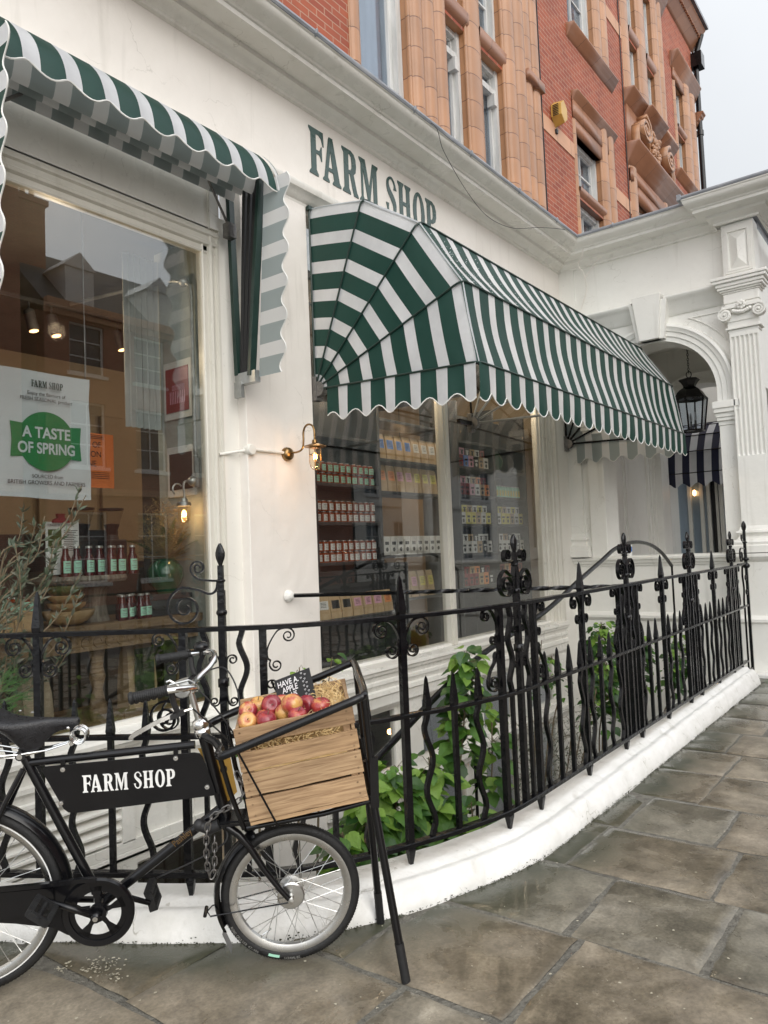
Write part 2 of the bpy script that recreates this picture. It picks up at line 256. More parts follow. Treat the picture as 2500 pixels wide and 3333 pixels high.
def stonemat():
    m = bpy.data.materials.new('flagstone'); m.use_nodes = True; n = m.node_tree; p = n.nodes['Principled BSDF']
    tc = n.nodes.new('ShaderNodeTexCoord'); at = n.nodes.new('ShaderNodeAttribute'); at.attribute_name = 'stone'
    cb = n.nodes.new('ShaderNodeCombineXYZ'); mu = n.nodes.new('ShaderNodeMath'); mu.operation = 'MULTIPLY'; mu.inputs[1].default_value = 40
    n.links.new(at.outputs['Fac'], mu.inputs[0]); n.links.new(mu.outputs[0], cb.inputs[2])
    ad = n.nodes.new('ShaderNodeVectorMath'); ad.operation = 'ADD'; n.links.new(tc.outputs['Object'], ad.inputs[0]); n.links.new(cb.outputs[0], ad.inputs[1])
    def nz(s, d=6, dist=0):
        k = n.nodes.new('ShaderNodeTexNoise'); k.inputs['Scale'].default_value = s; k.inputs['Detail'].default_value = d; k.inputs['Distortion'].default_value = dist; k.inputs['Roughness'].default_value = .62
        n.links.new(ad.outputs[0], k.inputs[0]); return k
    big, mid, fine = nz(1.7, 7, .5), nz(8, 9, .3), nz(75, 5)
    r1 = n.nodes.new('ShaderNodeValToRGB'); e = r1.color_ramp.elements
    e[0].position = .32; e[0].color = (.088,.077,.057,1); e[1].position = .72; e[1].color = (.37,.34,.28,1)
    k = e.new(.46); k.color = (.165,.148,.112,1); k = e.new(.58); k.color = (.235,.213,.168,1)
    n.links.new(big.outputs[0], r1.inputs[0])
    r2 = n.nodes.new('ShaderNodeMapRange'); r2.inputs[1].default_value = .3; r2.inputs[2].default_value = .7; r2.inputs[3].default_value = .62; r2.inputs[4].default_value = 1.35; n.links.new(mid.outputs[0], r2.inputs[0])
    r22 = n.nodes.new('ShaderNodeMapRange'); r22.inputs[1].default_value = .25; r22.inputs[2].default_value = .75; r22.inputs[3].default_value = .70; r22.inputs[4].default_value = 1.30; n.links.new(fine.outputs[0], r22.inputs[0])
    mf = n.nodes.new('ShaderNodeMath'); mf.operation = 'MULTIPLY'; n.links.new(r2.outputs[0], mf.inputs[0]); n.links.new(r22.outputs[0], mf.inputs[1])
    m1 = n.nodes.new('ShaderNodeMixRGB'); m1.blend_type = 'MULTIPLY'; m1.inputs[0].default_value = 1; n.links.new(r1.outputs[0], m1.inputs[1]); n.links.new(mf.outputs[0], m1.inputs[2])
    # per stone tint
    r3 = n.nodes.new('ShaderNodeValToRGB'); e = r3.color_ramp.elements; e[0].color = (.98,.92,.86,1); e[1].color = (.94,.96,.97,1); k = e.new(.5); k.color = (1.05,.98,.93,1)
    n.links.new(at.outputs['Fac'], r3.inputs[0]); m2 = n.nodes.new('ShaderNodeMixRGB'); m2.blend_type = 'MULTIPLY'; m2.inputs[0].default_value = 1; n.links.new(m1.outputs[0], m2.inputs[1]); n.links.new(r3.outputs[0], m2.inputs[2])
    # algae near the kerb (grows where water stands)
    sp = n.nodes.new('ShaderNodeAttribute'); sp.attribute_name = 'algae'
    al = n.nodes.new('ShaderNodeMath'); al.operation = 'MULTIPLY'; n.links.new(sp.outputs['Fac'], al.inputs[0]); n.links.new(r2.outputs[0], al.inputs[1]); al.use_clamp = True
    m3 = n.nodes.new('ShaderNodeMixRGB'); n.links.new(al.outputs[0], m3.inputs[0]); n.links.new(m2.outputs[0], m3.inputs[1]); m3.inputs[2].default_value = (.060,.062,.040,1)
    n.links.new(m3.outputs[0], p.inputs['Base Color'])
    rr = n.nodes.new('ShaderNodeMapRange'); rr.inputs[1].default_value = .46; rr.inputs[2].default_value = .53; rr.inputs[3].default_value = .13; rr.inputs[4].default_value = .42
    n.links.new(big.outputs[0], rr.inputs[0]); n.links.new(rr.outputs[0], p.inputs['Roughness'])
    sm = n.nodes.new('ShaderNodeMixRGB'); sm.inputs[0].default_value = .35; n.links.new(mid.outputs[0], sm.inputs[1]); n.links.new(fine.outputs[0], sm.inputs[2])
    b = n.nodes.new('ShaderNodeBump'); b.inputs['Strength'].default_value = .30; b.inputs['Distance'].default_value = .008; n.links.new(sm.outputs[0], b.inputs['Height']); n.links.new(b.outputs[0], p.inputs['Normal'])
    MATS['flagstone'] = m
stonemat()
mat('mortar', (.10,.094,.078), (.19,.18,.15), 30, .8, bump=1.2, bscale=80)

# ---------------------------------------------------------------- mesh helpers
PM = {}
class MB:
    def __init__(s): s.v=[]; s.f=[]; s.m=[]
    def face(s, pts, m=0):
        b=len(s.v); s.v += [tuple(p) for p in pts]; s.f.append(tuple(range(b, b+len(pts)))); s.m.append(m); return s
    def box(s, x0,x1,y0,y1,z0,z1, m=0):
        P=[(x,y,z) for z in (z0,z1) for y in (y0,y1) for x in (x0,x1)]; b=len(s.v); s.v+=P
        for f in ((0,2,3,1),(4,5,7,6),(0,1,5,4),(2,6,7,3),(0,4,6,2),(1,3,7,5)): s.f.append(tuple(b+i for i in f)); s.m.append(m)
        return s
    def grid(s, rows, m=0, closed=False):
        b=len(s.v); nr=len(rows); nc=len(rows[0])
        for r in rows: s.v += [tuple(p) for p in r]
        for i in range(nr-1):
            for j in range(nc if closed else nc-1):
                k=(j+1)%nc; s.f.append((b+i*nc+j, b+i*nc+k, b+(i+1)*nc+k, b+(i+1)*nc+j)); s.m.append(m(i,j) if callable(m) else m)
        return s
    def sweep(s, pts, prof, up=None, m=0, caps=True, closed=False):
        # prof: 2D list of (side, up); frame carried along the path, or fixed 'up' axis
        P=[Vector(p) for p in pts]; n=len(P); rows=[]; ref=None
        for i in range(n):
            if closed: t=P[(i+1)%n]-P[i-1]
            else: t=P[min(i+1,n-1)]-P[max(i-1,0)]
            t.normalize()
            if up is not None: u=Vector(up)
            else:
                if ref is None: ref=Vector((0,0,1)) if abs(t.z)<.9 else Vector((1,0,0))
                u=ref
            u=(u-t*u.dot(t)); 
            if u.length<1e-6: u=Vector((1,0,0))-t*t.x
            u.normalize(); ref=u; sd=t.cross(u)
            pr=prof(i/(n-1)) if callable(prof) else prof
            rows.append([P[i]+sd*a+u*c for a,c in pr])
        if closed: rows.append(rows[0])
        b=len(s.v); s.grid(rows, m, closed=True)
        if caps and not closed:
            k=len(rows[0]); s.f.append(tuple(b+j for j in reversed(range(k)))); s.m.append(m)
            e=b+(len(rows)-1)*k; s.f.append(tuple(e+j for j in range(k))); s.m.append(m)
        return s
    def tube(s, pts, r, n=8, m=0, closed=False, caps=True):
        if callable(r): pr=lambda a:[(r(a)*cos(2*pi*k/n), r(a)*sin(2*pi*k/n)) for k in range(n)]
        else: pr=[(r*cos(2*pi*k/n), r*sin(2*pi*k/n)) for k in range(n)]
        return s.sweep(pts, pr, None, m, caps, closed)
    def flat(s, pts, nrm, w, t, m=0):   # flat bar, w across nrm, t thin
        return s.sweep(pts, [(-t/2,-w/2),(t/2,-w/2),(t/2,w/2),(-t/2,w/2)], nrm, m)
    def beam(s, p, q, w, h, up=(0,0,1), m=0):
        return s.sweep([p,q], [(-w/2,-h/2),(w/2,-h/2),(w/2,h/2),(-w/2,h/2)], up, m)
    def lathe(s, prof, n=16, o=(0,0,0), ax=(0,0,1), m=0, xf=None):
        a=Vector(ax).normalized(); u=Vector((1,0,0)) if abs(a.x)<.9 else Vector((0,1,0)); u=(u-a*u.dot(a)).normalized(); w_=a.cross(u); o=Vector(o)
        rows=[[o+a*z+(u*cos(2*pi*k/n)+w_*sin(2*pi*k/n))*r for k in range(n)] for r,z in prof]
        return s.grid(rows, m, closed=True)
    def prism(s, poly, f, w0, w1, m=0):
        b=len(s.v); n=len(poly); s.v += [tuple(f(a,c,w0)) for a,c in poly]+[tuple(f(a,c,w1)) for a,c in poly]
        s.f.append(tuple(b+i for i in range(n))); s.m.append(m); s.f.append(tuple(b+n+i for i in reversed(range(n)))); s.m.append(m)
        for i in range(n): j=(i+1)%n; s.f.append((b+j,b+i,b+n+i,b+n+j)); s.m.append(m)
        return s
    def sphere(s, c, r, n=12, m=0, sc=(1,1,1)):
        k=n//2; return s.grid([[(c[0]+r*sc[0]*sin(pi*i/k)*cos(2*pi*j/n), c[1]+r*sc[1]*sin(pi*i/k)*sin(2*pi*j/n), c[2]+r*sc[2]*cos(pi*i/k)) for j in range(n)] for i in range(k+1)], m, closed=True)
    def build(s, name, mats, parent=None, smooth=False, bevel=0, weld=False, world=True, inside=None):
        me=bpy.data.meshes.new(name); V=s.v
        if parent is not None and world:
            iv=PM[parent.name].inverted(); V=[tuple(iv @ Vector(p)) for p in V]
        me.from_pydata(V, [], s.f)
        if isinstance(mats,str): mats=[mats]
        for k in mats: me.materials.append(MATS[k])
        me.polygons.foreach_set('material_index', s.m)
        bm=bmesh.new(); bm.from_mesh(me)
        bmesh.ops.remove_doubles(bm, verts=bm.verts, dist=1e-5 if not weld else weld)
        bmesh.ops.recalc_face_normals(bm, faces=bm.faces)
        if inside is not None:      # face every sheet away from a point on its lining side
            c=PM[parent.name].inverted() @ Vector(inside)
            for f in bm.faces:
                if f.normal.dot(f.calc_center_median()-c)<0: f.normal_flip()
        bm.to_mesh(me); bm.free()
        if smooth:
            for p in me.polygons: p.use_smooth=True
            me.set_sharp_from_angle(angle=radians(smooth if smooth is not True else 40))
        o=bpy.data.objects.new(name, me); COL.objects.link(o)
        if parent is not None: o.parent=parent; PM[o.name]=PM[parent.name]
        else: PM[o.name]=Matrix.Identity(4)
        if bevel:
            md=o.modifiers.new('bevel','BEVEL'); md.width=bevel; md.segments=2; md.limit_method='ANGLE'; md.angle_limit=radians(50)
        return o
def tag(o, label=None, cat=None, group=None, kind=None):
    if label: o['label']=label
    if cat: o['category']=cat
    if group: o['group']=group
    if kind: o['kind']=kind
    return o
def thing(name, label, cat, loc=(0,0,0), rot=(0,0,0), group=None):
    o=bpy.data.objects.new(name, None); COL.objects.link(o); o.empty_display_size=.1
    o.location=loc; o.rotation_euler=rot
    from mathutils import Euler
    PM[o.name]=Matrix.Translation(Vector(loc)) @ Euler(rot).to_matrix().to_4x4()
    return tag(o, label, cat, group)
def dup(root, loc=None, rot=None, label=None, group=None, scale=None):
    r=root.copy(); COL.objects.link(r)
    if loc is not None: r.location=loc
    if rot is not None: r.rotation_euler=rot
    if scale is not None: r.scale=scale
    if label: r['label']=label
    if group: r['group']=group
    for ch in list(root.children):
        c=ch.copy(); COL.objects.link(c); c.parent=r
        for g in list(ch.children):
            d=g.copy(); COL.objects.link(d); d.parent=c
    return r
def cr(P, n=8):
    P=[Vector(p) for p in P]; Q=[2*P[0]-P[1]]+P+[2*P[-1]-P[-2]]; out=[]
    for i in range(1,len(Q)-2):
        p0,p1,p2,p3=Q[i-1:i+3]
        for k in range(n):
            a=k/n; out.append(.5*((2*p1)+(-p0+p2)*a+(2*p0-5*p1+4*p2-p3)*a*a+(-p0+3*p1-3*p2+p3)*a**3))
    out.append(P[-1]); return out
def curve_mesh(cu):
    o=bpy.data.objects.new('tmp', cu); COL.objects.link(o); dg=bpy.context.evaluated_depsgraph_get(); dg.update()
    me=bpy.data.meshes.new_from_object(o.evaluated_get(dg)); V=[v.co.copy() for v in me.vertices]; Fc=[tuple(p.vertices) for p in me.polygons]
    bpy.data.objects.remove(o); bpy.data.curves.remove(cu); bpy.data.meshes.remove(me); return V,Fc
def add_text(mb, txt, f, size, align='LEFT', m=0, ext=.0008, wide=1.0, bold=0.0):
    cu=bpy.data.curves.new('t','FONT'); cu.body=txt; cu.size=size; cu.align_x=align; cu.extrude=ext; cu.offset=bold
    V,Fc=curve_mesh(cu); b=len(mb.v); mb.v+=[tuple(f(v.x*wide,v.y,v.z)) for v in V]
    for q in Fc: mb.f.append(tuple(b+i for i in q)); mb.m.append(m)
GLY={
'F':([[(0,1),(.44,1),(.455,.70),(.43,.70),(.38,.85),(.30,.90),(.21,.90),(.21,.56),(.30,.56),(.34,.60),(.37,.67),(.39,.67),(.39,.36),(.37,.36),(.34,.44),(.30,.48),(.21,.48),(.21,.12),(.27,.04),(.27,0),(0,0),(0,.04),(.06,.12),(.06,.88),(0,.96)]],),
'A':([[(0,0),(.20,0),(.20,.04),(.15,.10),(.175,.25),(.33,.25),(.355,.10),(.31,.04),(.31,0),(.58,0),(.58,.04),(.53,.10),(.33,1),(.22,1),(.20,.95),(.05,.10),(0,.04)],[(.19,.33),(.255,.72),(.315,.33)]],),
'R':([[(0,0),(.26,0),(.26,.04),(.21,.12),(.21,.46),(.25,.46),(.33,.15),(.38,0),(.53,0),(.53,.04),(.48,.10),(.38,.48),(.45,.55),(.475,.70),(.46,.85),(.40,.95),(.30,1),(0,1),(0,.96),(.06,.88),(.06,.12),(0,.04)],[(.21,.54),(.28,.55),(.32,.62),(.33,.73),(.31,.86),(.27,.91),(.21,.91)]],),
'M':([[(0,0),(.17,0),(.17,.04),(.125,.12),(.125,.75),(.135,.75),(.30,0),(.35,0),(.485,.75),(.495,.75),(.495,.12),(.45,.04),(.45,0),(.68,0),(.68,.04),(.63,.12),(.63,.88),(.68,.96),(.68,1),(.48,1),(.35,.42),(.34,.42),(.21,1),(0,1),(0,.96),(.06,.88),(.06,.12),(0,.04)]],),
'H':([[(0,0),(.24,0),(.24,.04),(.19,.12),(.19,.46),(.34,.46),(.34,.12),(.29,.04),(.29,0),(.53,0),(.53,.04),(.48,.12),(.48,.88),(.53,.96),(.53,1),(.29,1),(.29,.96),(.34,.88),(.34,.55),(.19,.55),(.19,.88),(.24,.96),(.24,1),(0,1),(0,.96),(.05,.88),(.05,.12),(0,.04)]],),
'P':([[(0,0),(.27,0),(.27,.04),(.21,.12),(.21,.42),(.32,.43),(.42,.50),(.47,.62),(.47,.80),(.42,.93),(.30,1),(0,1),(0,.96),(.06,.88),(.06,.12),(0,.04)],[(.21,.51),(.28,.52),(.32,.60),(.33,.72),(.31,.85),(.27,.91),(.21,.91)]],),
'O':([[(.25+.25*cos(2*pi*k/28),.5+.52*sin(2*pi*k/28)) for k in range(28)],[(.25+.105*cos(2*pi*k/28),.5+.43*sin(2*pi*k/28)) for k in range(28)]],)}
def _S():
    C=cr([(.365,.70,0),(.345,.84,0),(.24,.955,0),(.11,.90,0),(.075,.76,0),(.13,.62,0),(.24,.49,0),(.325,.34,0),(.325,.18,0),(.26,.06,0),(.16,.04,0),(.07,.14,0),(.045,.31,0)],6)
    L=[];R=[]; n=len(C)
    for i,p in enumerate(C):
        t=(C[min(i+1,n-1)]-C[max(i-1,0)]).normalized(); q=Vector((-t.y,t.x,0)); a=i/(n-1)
        w=.028+.052*math.exp(-((a-.5)/.17)**2)+(.03*max(0,1-a/.05))+(.03*max(0,1-(1-a)/.05))
        L.append(p+q*w); R.append(p-q*w)
    return [[(p.x,p.y) for p in L+R[::-1]]]
GLY['S']=(_S(),)
def letters(mb, f, h, m=0, ext=.003):
    for ch,x in zip('FARMSHOP',(0,.41,1.05,1.64,2.62,3.10,3.72,4.28)):
        cu=bpy.data.curves.new('g','CURVE'); cu.dimensions='2D'; cu.fill_mode='BOTH'; cu.extrude=ext
        for poly in GLY[ch][0]:
            sp=cu.splines.new('POLY'); sp.points.add(len(poly)-1); sp.use_cyclic_u=True
            for i,(a,c) in enumerate(poly): sp.points[i].co=((a+x)*h,c*h,0,1)
        V,Fc=curve_mesh(cu); b=len(mb.v); mb.v+=[tuple(f(v.x,v.y,v.z)) for v in V]
        for q in Fc: mb.f.append(tuple(b+i for i in q)); mb.m.append(m)
def spiral(cx, cz, r0, r1, a0, turns, n=26):
    return [(cx+(r0+(r1-r0)*(k/n)**.8)*cos(radians(a0)+2*pi*turns*k/n), cz+(r0+(r1-r0)*(k/n)**.8)*sin(radians(a0)+2*pi*turns*k/n)) for k in range(n+1)]
# ---------------------------------------------------------------- the line of the railing in plan
FP=[(1.25,4.0),(1.40,3.60),(1.57,3.27),(1.78,2.93),(1.98,2.60),(2.2,2.30),(2.45,2.11),(2.74,1.98),(3.03,1.88),(3.38,1.81),(4.0,1.80),(5.5,1.80),(8.55,1.80)]
FC=cr([(x,y,0) for x,y in FP],12); FS=[0]
for a,b in zip(FC,FC[1:]): FS.append(FS[-1]+(b-a).length)
def fpos(s):
    s=max(0,min(FS[-1]-1e-6,s)); lo,hi=0,len(FS)-1
    while hi-lo>1:
        mid=(lo+hi)//2
        if FS[mid]<=s: lo=mid
        else: hi=mid
    a=(s-FS[lo])/(FS[hi]-FS[lo]); p=FC[lo].lerp(FC[hi],a)
    return p
def ftan(s):
    t=fpos(s+.06)-fpos(s-.06); return t.normalized()
def fnrm(s): t=ftan(s); return Vector((t.y,-t.x,0))      # towards the street
def fdist(x,y):   # signed distance, + on the street side
    if x>4: return 1.80-y
    best=9;sg=1
    for i in range(0,len(FC)-1):
        p=FC[i]; d=math.hypot(x-p.x,y-p.y)
        if d<best:
            best=d; t=FC[i+1]-FC[i]; sg=1 if (t.x*(y-p.y)-t.y*(x-p.x))<0 else -1
    if x<1.25: 
        return 1
    return best*sg

# ---------------------------------------------------------------- pavement of flagstones
XL=[-3.1,-2.4,-1.8,-1.2,-.6,0,.55,1.02,1.52,2.12,2.73,3.32,3.90,4.47,5.06,5.60,6.2,6.75,7.35,7.9,8.5,9.1,9.7,10.3,10.9]
CUT={9:[-.35,.42,1.22,1.9,2.75],8:[-.2,.7,1.6,2.35,3.3],7:[.3,1.2,2.1,2.95,3.6],10:[-.5,.30,.78,1.28,2.1],11:[-.4,.22,.90,1.55,2.2],12:[-.2,.35,1.02,1.50,2.2],13:[-.3,.5,1.25,1.9]}
mb=MB(); st=[]; rs=random.Random(3); ALG=[]
for i in range(len(XL)-1):
    cuts=CUT.get(i) or [-.1+rs.uniform(-.2,.2),.62+rs.uniform(-.15,.15),1.3+rs.uniform(-.1,.1),2.0]
    ys=[-2.6,-1.75,-1.0]+cuts
    while ys[-1]<4.1: ys.append(ys[-1]+.8)
    for j in range(len(ys)-1):
        x0,x1,y0,y1=XL[i],XL[i+1],ys[j],ys[j+1]
        if y1>1.9 and x0>3.3: y1=min(y1,2.0)
        if y0>=y1: continue
        g=.0055+rs.random()*.003; x0+=g;x1-=g;y0+=g;y1-=g
        sk=[rs.uniform(-.012,.012) for _ in range(4)]; rnd=rs.random(); tilt=(rs.uniform(-.004,.004),rs.uniform(-.004,.004))
        c=.05 if (x0<6 and y0>-.8) else .2
        nx=max(2,int((x1-x0)/c)); ny=max(2,int((y1-y0)/c))
        def pt(a,b_):
            x=x0+(x1-x0)*a; y=y0+(y1-y0)*b_
            x+= (sk[0]*(1-b_)+sk[1]*b_)*(1 if a<.5 else .6)*(a<.02 or a>.98); y+=(sk[2]*(1-a)+sk[3]*a)*(b_<.02 or b_>.98)
            x+=.010*noise.noise((x*9,y*9,rnd*9))*(a<.02 or a>.98); y+=.010*noise.noise((y*9,x*9,rnd*7))*(b_<.02 or b_>.98)
            z=tilt[0]*(a-.5)*2+tilt[1]*(b_-.5)*2+.0035*noise.noise((x*2.2,y*2.2,rnd*5))
            if a<.01 or a>.99 or b_<.01 or b_>.99: z-=.005
            return (x,y,z)
        ab=lambda k,n:[0,.25/n][k] if k<2 else ([1-.25/n,1][k-n-1] if k>=n+1 else (k-1)/n)
        A=[ab(k,nx) for k in range(nx+3)]; B=[ab(k,ny) for k in range(ny+3)]
        for p in range(len(A)-1):
            for q in range(len(B)-1):
                cx=x0+(x1-x0)*(A[p]+A[p+1])/2; cy=y0+(y1-y0)*(B[q]+B[q+1])/2
                if cx>1.1 and cy>1.2 and fdist(cx,cy)<0: continue
                mb.face([pt(A[p],B[q]),pt(A[p+1],B[q]),pt(A[p+1],B[q+1]),pt(A[p],B[q+1])]); st.append(rnd)
                
me_o=mb.build('pavement','flagstone',smooth=60)
# build() welds and reorders: attributes are computed from positions
me=me_o.data; at=me.attributes.new('algae','FLOAT','POINT'); vals=[]
for v in me.vertices:
    d=fdist(v.co.x,v.co.y) if v.co.x>0 and v.co.y>.4 else 2
    vals.append(max(0,min(1,(.50-d)/.30))*(1.0+.9*noise.noise((v.co.x*3,v.co.y*3,1))))
at.data.foreach_set('value',vals)
a2=me.attributes.new('stone','FLOAT','FACE'); a2.data.foreach_set('value',st if len(st)==len(me.polygons) else [0.5]*len(me.polygons))
tag(me_o,kind='structure')
mb=MB()
c=.12
for i in range(int(16/c)):
    for j in range(int(7/c)):
        x=-4+i*c; y=-2.7+j*c
        if y>2.0 and x>3.3: continue
        if x+c/2>1.1 and y>1.2 and fdist(x+c/2,y+c/2)<.0: continue
        mb.face([(x,y,-.005),(x+c,y,-.005),(x+c,y+c,-.005),(x,y+c,-.005)])
tag(mb.build('mortar_bed','mortar'),kind='structure')
mb=MB(); mb.box(-80,100,-13,-2.84,-.30,-.13); mb.box(-80,-4,-2.8,6,-.3,-.02); mb.box(10.7,80,-2.8,1.7,-.3,-.02)
tag(mb.build('road','asphalt'),kind='structure')
mb=MB(); mb.box(-80,80,-2.85,-2.7,-.25,.0); mb.box(-80,100,-22,-13,-.3,0.0)
tag(mb.build('kerb_edge','mortar'),kind='structure')
mb=MB(); mb.box(-300,300,-300,300,-3.2,-3.0); tag(mb.build('ground','asphalt'),kind='structure')
mb=MB(); mb.box(1.0,9.2,1.4,4.0,-2.6,-2.4); mb.box(-4,1.2,-1,4,-3.0,-.35); tag(mb.build('basement_floor','mortar'),kind='structure')
# retaining side of the lightwell under the kerb
mb=MB(); rows=[]
for k in range(0,90):
    s=FS[-1]*k/89; p=fpos(s)-fnrm(s)*.125; rows.append([(p.x,p.y,.02),(p.x,p.y,-2.4)])
mb.grid(rows); o=mb.build('retaining_wall','white_brick'); tag(o,kind='structure')

# ---------------------------------------------------------------- white plinth under the railing
KP=[(-.125,-.35),(-.125,.112),(-.09,.120),(.0,.122),(.035,.117),(.052,.103),(.066,.100),(.078,.104),(.098,.098),(.116,.080),(.128,.060),(.142,.040),(.150,.015),(.154,-.03)]
mb=MB(); rows=[]; N=260; SE=8.33
for k in range(N+1):
    s=.0+SE*k/N; p=fpos(s); n=fnrm(s); hk=1.0+.45*max(0,min(1,(s-3.5)/4.5)); e=1
    if s>SE-.10: e=math.sqrt(max(0,1-((s-(SE-.10))/.10)**2))
    row=[]
    for (d,z) in KP:
        wob=.006*noise.noise((p.x*5,p.y*5,d*20))+.003*noise.noise((p.x*17,p.y*17,d*40))
        row.append(p+n*((d)*(.35+.65*e)+wob)+Vector((0,0,(z*hk if z>0 else z)*(.25+.75*e) + .004*noise.noise((p.x*4,d*30,3)))))
    rows.append(row)
mb.grid(rows); mb.face(rows[-1])
pl=mb.build('plinth','kerb_paint',smooth=50)
tag(pl,'curved white painted stone plinth carrying the black railing along the pavement','plinth')
# moss and dirt collected where plinth meets paving
mb=MB(); rs=random.Random(5)
for k in range(1500):
    s=rs.uniform(.4,SE); p=fpos(s); n=fnrm(s); d=.150+abs(rs.gauss(0,.010)); q=p+n*d; r=rs.uniform(.0015,.006)
    mb.face([(q.x+r*cos(a)*rs.uniform(.5,1),q.y+r*sin(a)*rs.uniform(.5,1),.003+rs.uniform(0,.006)) for a in (0,1.26,2.5,3.8,5)])
for k in range(650):    # black chips where the paint has come off the foot of the plinth
    s=rs.uniform(.4,SE-.1); p=fpos(s); n=fnrm(s); t=ftan(s); z=abs(rs.gauss(0,.012))+.002; q=p+n*(.1565-z*.16+.004); r=rs.uniform(.0008,.0032)
    if noise.noise((s*3,0,4))<-.05: continue
    mb.face([(q.x+t.x*r*cos(a)*1.6,q.y+t.y*r*cos(a)*1.6,z+r*sin(a)) for a in (0,1.1,2.2,3.3,4.4,5.4)])
o=mb.build('moss','moss'); tag(o,kind='stuff')
# pale lichen and dropped paint flakes on the flags
mb=MB()
for (cx,cy,sp,nf) in ((1.60,2.62,.035,70),(1.505,2.72,.018,18),(1.58,2.52,.02,18),(1.35,2.55,.2,20),(2.2,1.55,.35,22),(2.75,1.35,.5,26),(3.3,1.2,.5,24),(2.0,1.2,.3,26),(4.0,1.2,.6,20),(2.45,1.0,.1,10)):
    for k in range(nf):
        x=rs.gauss(cx,sp); y=rs.gauss(cy,sp); r=rs.uniform(.0015,.006)*(1.0 if sp>.04 else 1.3)
        if x>1.1 and y>1.2 and fdist(x,y)<.17: continue
        mb.face([(x+r*cos(a)*rs.uniform(.4,1.3),y+r*sin(a)*rs.uniform(.4,1.3),.0075) for a in (0,1.05,2.1,3.1,4.2,5.2)])
o=mb.build('lichen','flake'); tag(o,kind='stuff')

# ---------------------------------------------------------------- railing
fence=thing('railing','long black wrought iron railing of spikes and scrolls curving along the pavement','railing',(4.0,1.8,.1))
ZT,ZM,ZB=1.205,.765,.205
def fp3(s,z,off=0): p=fpos(s)+fnrm(s)*off; return Vector((p.x,p.y,z))
def rail(name,z,w,h,s0,s1):
    mb=MB(); pts=[fp3(s0+(s1-s0)*k/140,z+.0022*noise.noise((k*.3,z,0))) for k in range(141)]
    mb.sweep(pts,[(-w/2,-h/2),(w/2,-h/2),(w/2+.001,h/2-.003),(w/2-.004,h/2),(-w/2+.004,h/2),(-w/2,h/2-.003)],(0,0,1)); return mb.build(name,'iron',fence)
rail('top_rail',ZT,.042,.020,.12,8.40); rail('middle_rail',ZM,.040,.018,.12,8.40); rail('bottom_rail',ZB,.040,.020,.12,8.40)
def vbar(mb,s,z0,z1,r,wav=0,ph=1,sq=True):
    n=2 if not wav else 36; pts=[]
    for k in range(n+1):
        a=k/n; z=z0+(z1-z0)*a; o_=0
        if wav:
            L=z1-z0; env=min(1,a*L/.06)*min(1,(1-a)*L/.06); o_=wav*ph*sin(2*pi*a*(2.0 if L>.42 else 1.5))*env
        pts.append(fp3(s+o_,z))
    t=ftan(s)
    mb.sweep(pts,[(-r,-r),(r,-r),(r,r),(-r,r)],t)
def spike(mb,s,z0,h,r):
    t=ftan(s); n=fnrm(s); p=fp3(s,z0)
    for a,b_,ra,rb in ((0,.12,r*1.15,r*1.35),(.12,.9,r*1.35,r*.5),(.9,1,r*.5,r*.12)):
        A=[p+t*x*ra+n*y*ra+Vector((0,0,h*a)) for x,y in ((-1,-1),(1,-1),(1,1),(-1,1))]; B=[p+t*x*rb+n*y*rb+Vector((0,0,h*b_)) for x,y in ((-1,-1),(1,-1),(1,1),(-1,1))]
        mb.grid([A,B],closed=True)
def scroll(mb,s,pts,w=.018,t=.0065,taper=True):
    P=[fp3(s+a,z) for a,z in pts]; n=len(P)
    pr=lambda a:[(-t/2*(1-.25*a),-w/2),(t/2*(1-.25*a),-w/2),(t/2*(1-.25*a),w/2),(-t/2*(1-.25*a),w/2)]
    mb.sweep(P,pr,fnrm(s))
    return mb
def mir(p,sg): return [(a*sg,z) for a,z in p]
def join(lead,sp,n=6):
    C=cr([(a,z,0) for a,z in lead]+[(sp[0][0],sp[0][1],0),(sp[1][0],sp[1][1],0)],n)
    return [(c.x,c.y) for c in C[:-n]]+sp[1:]
def ball(mb,s,z,r,sq=.75): p=fp3(s,z); mb.sphere((p.x,p.y,p.z),r,12,sc=(1,1,sq))
def leaf(mb,s,z0,h,w):
    t=ftan(s); p=fp3(s,z0); tn=fnrm(s); rows=[]
    for k in range(9):
        a=k/8; ww=w*(.25+.9*sin(pi*min(1,a*1.02)**1.25))*(1 if a<.97 else .2); th=.006+.004*sin(pi*a); tw=radians(25)*a
        d=t*cos(tw)+tn*sin(tw); e=tn*cos(tw)-t*sin(tw)
        rows.append([p+Vector((0,0,h*a))+d*(ww*cos(q))+e*(th*sin(q)*1.4) for q in [2*pi*i/8 for i in range(8)]])
    mb.grid(rows,closed=True); mb.face(rows[-1])
GR=[1.76,3.34,4.945,6.485,8.0]; SPK=[.95,2.56,4.15,5.71,7.24]
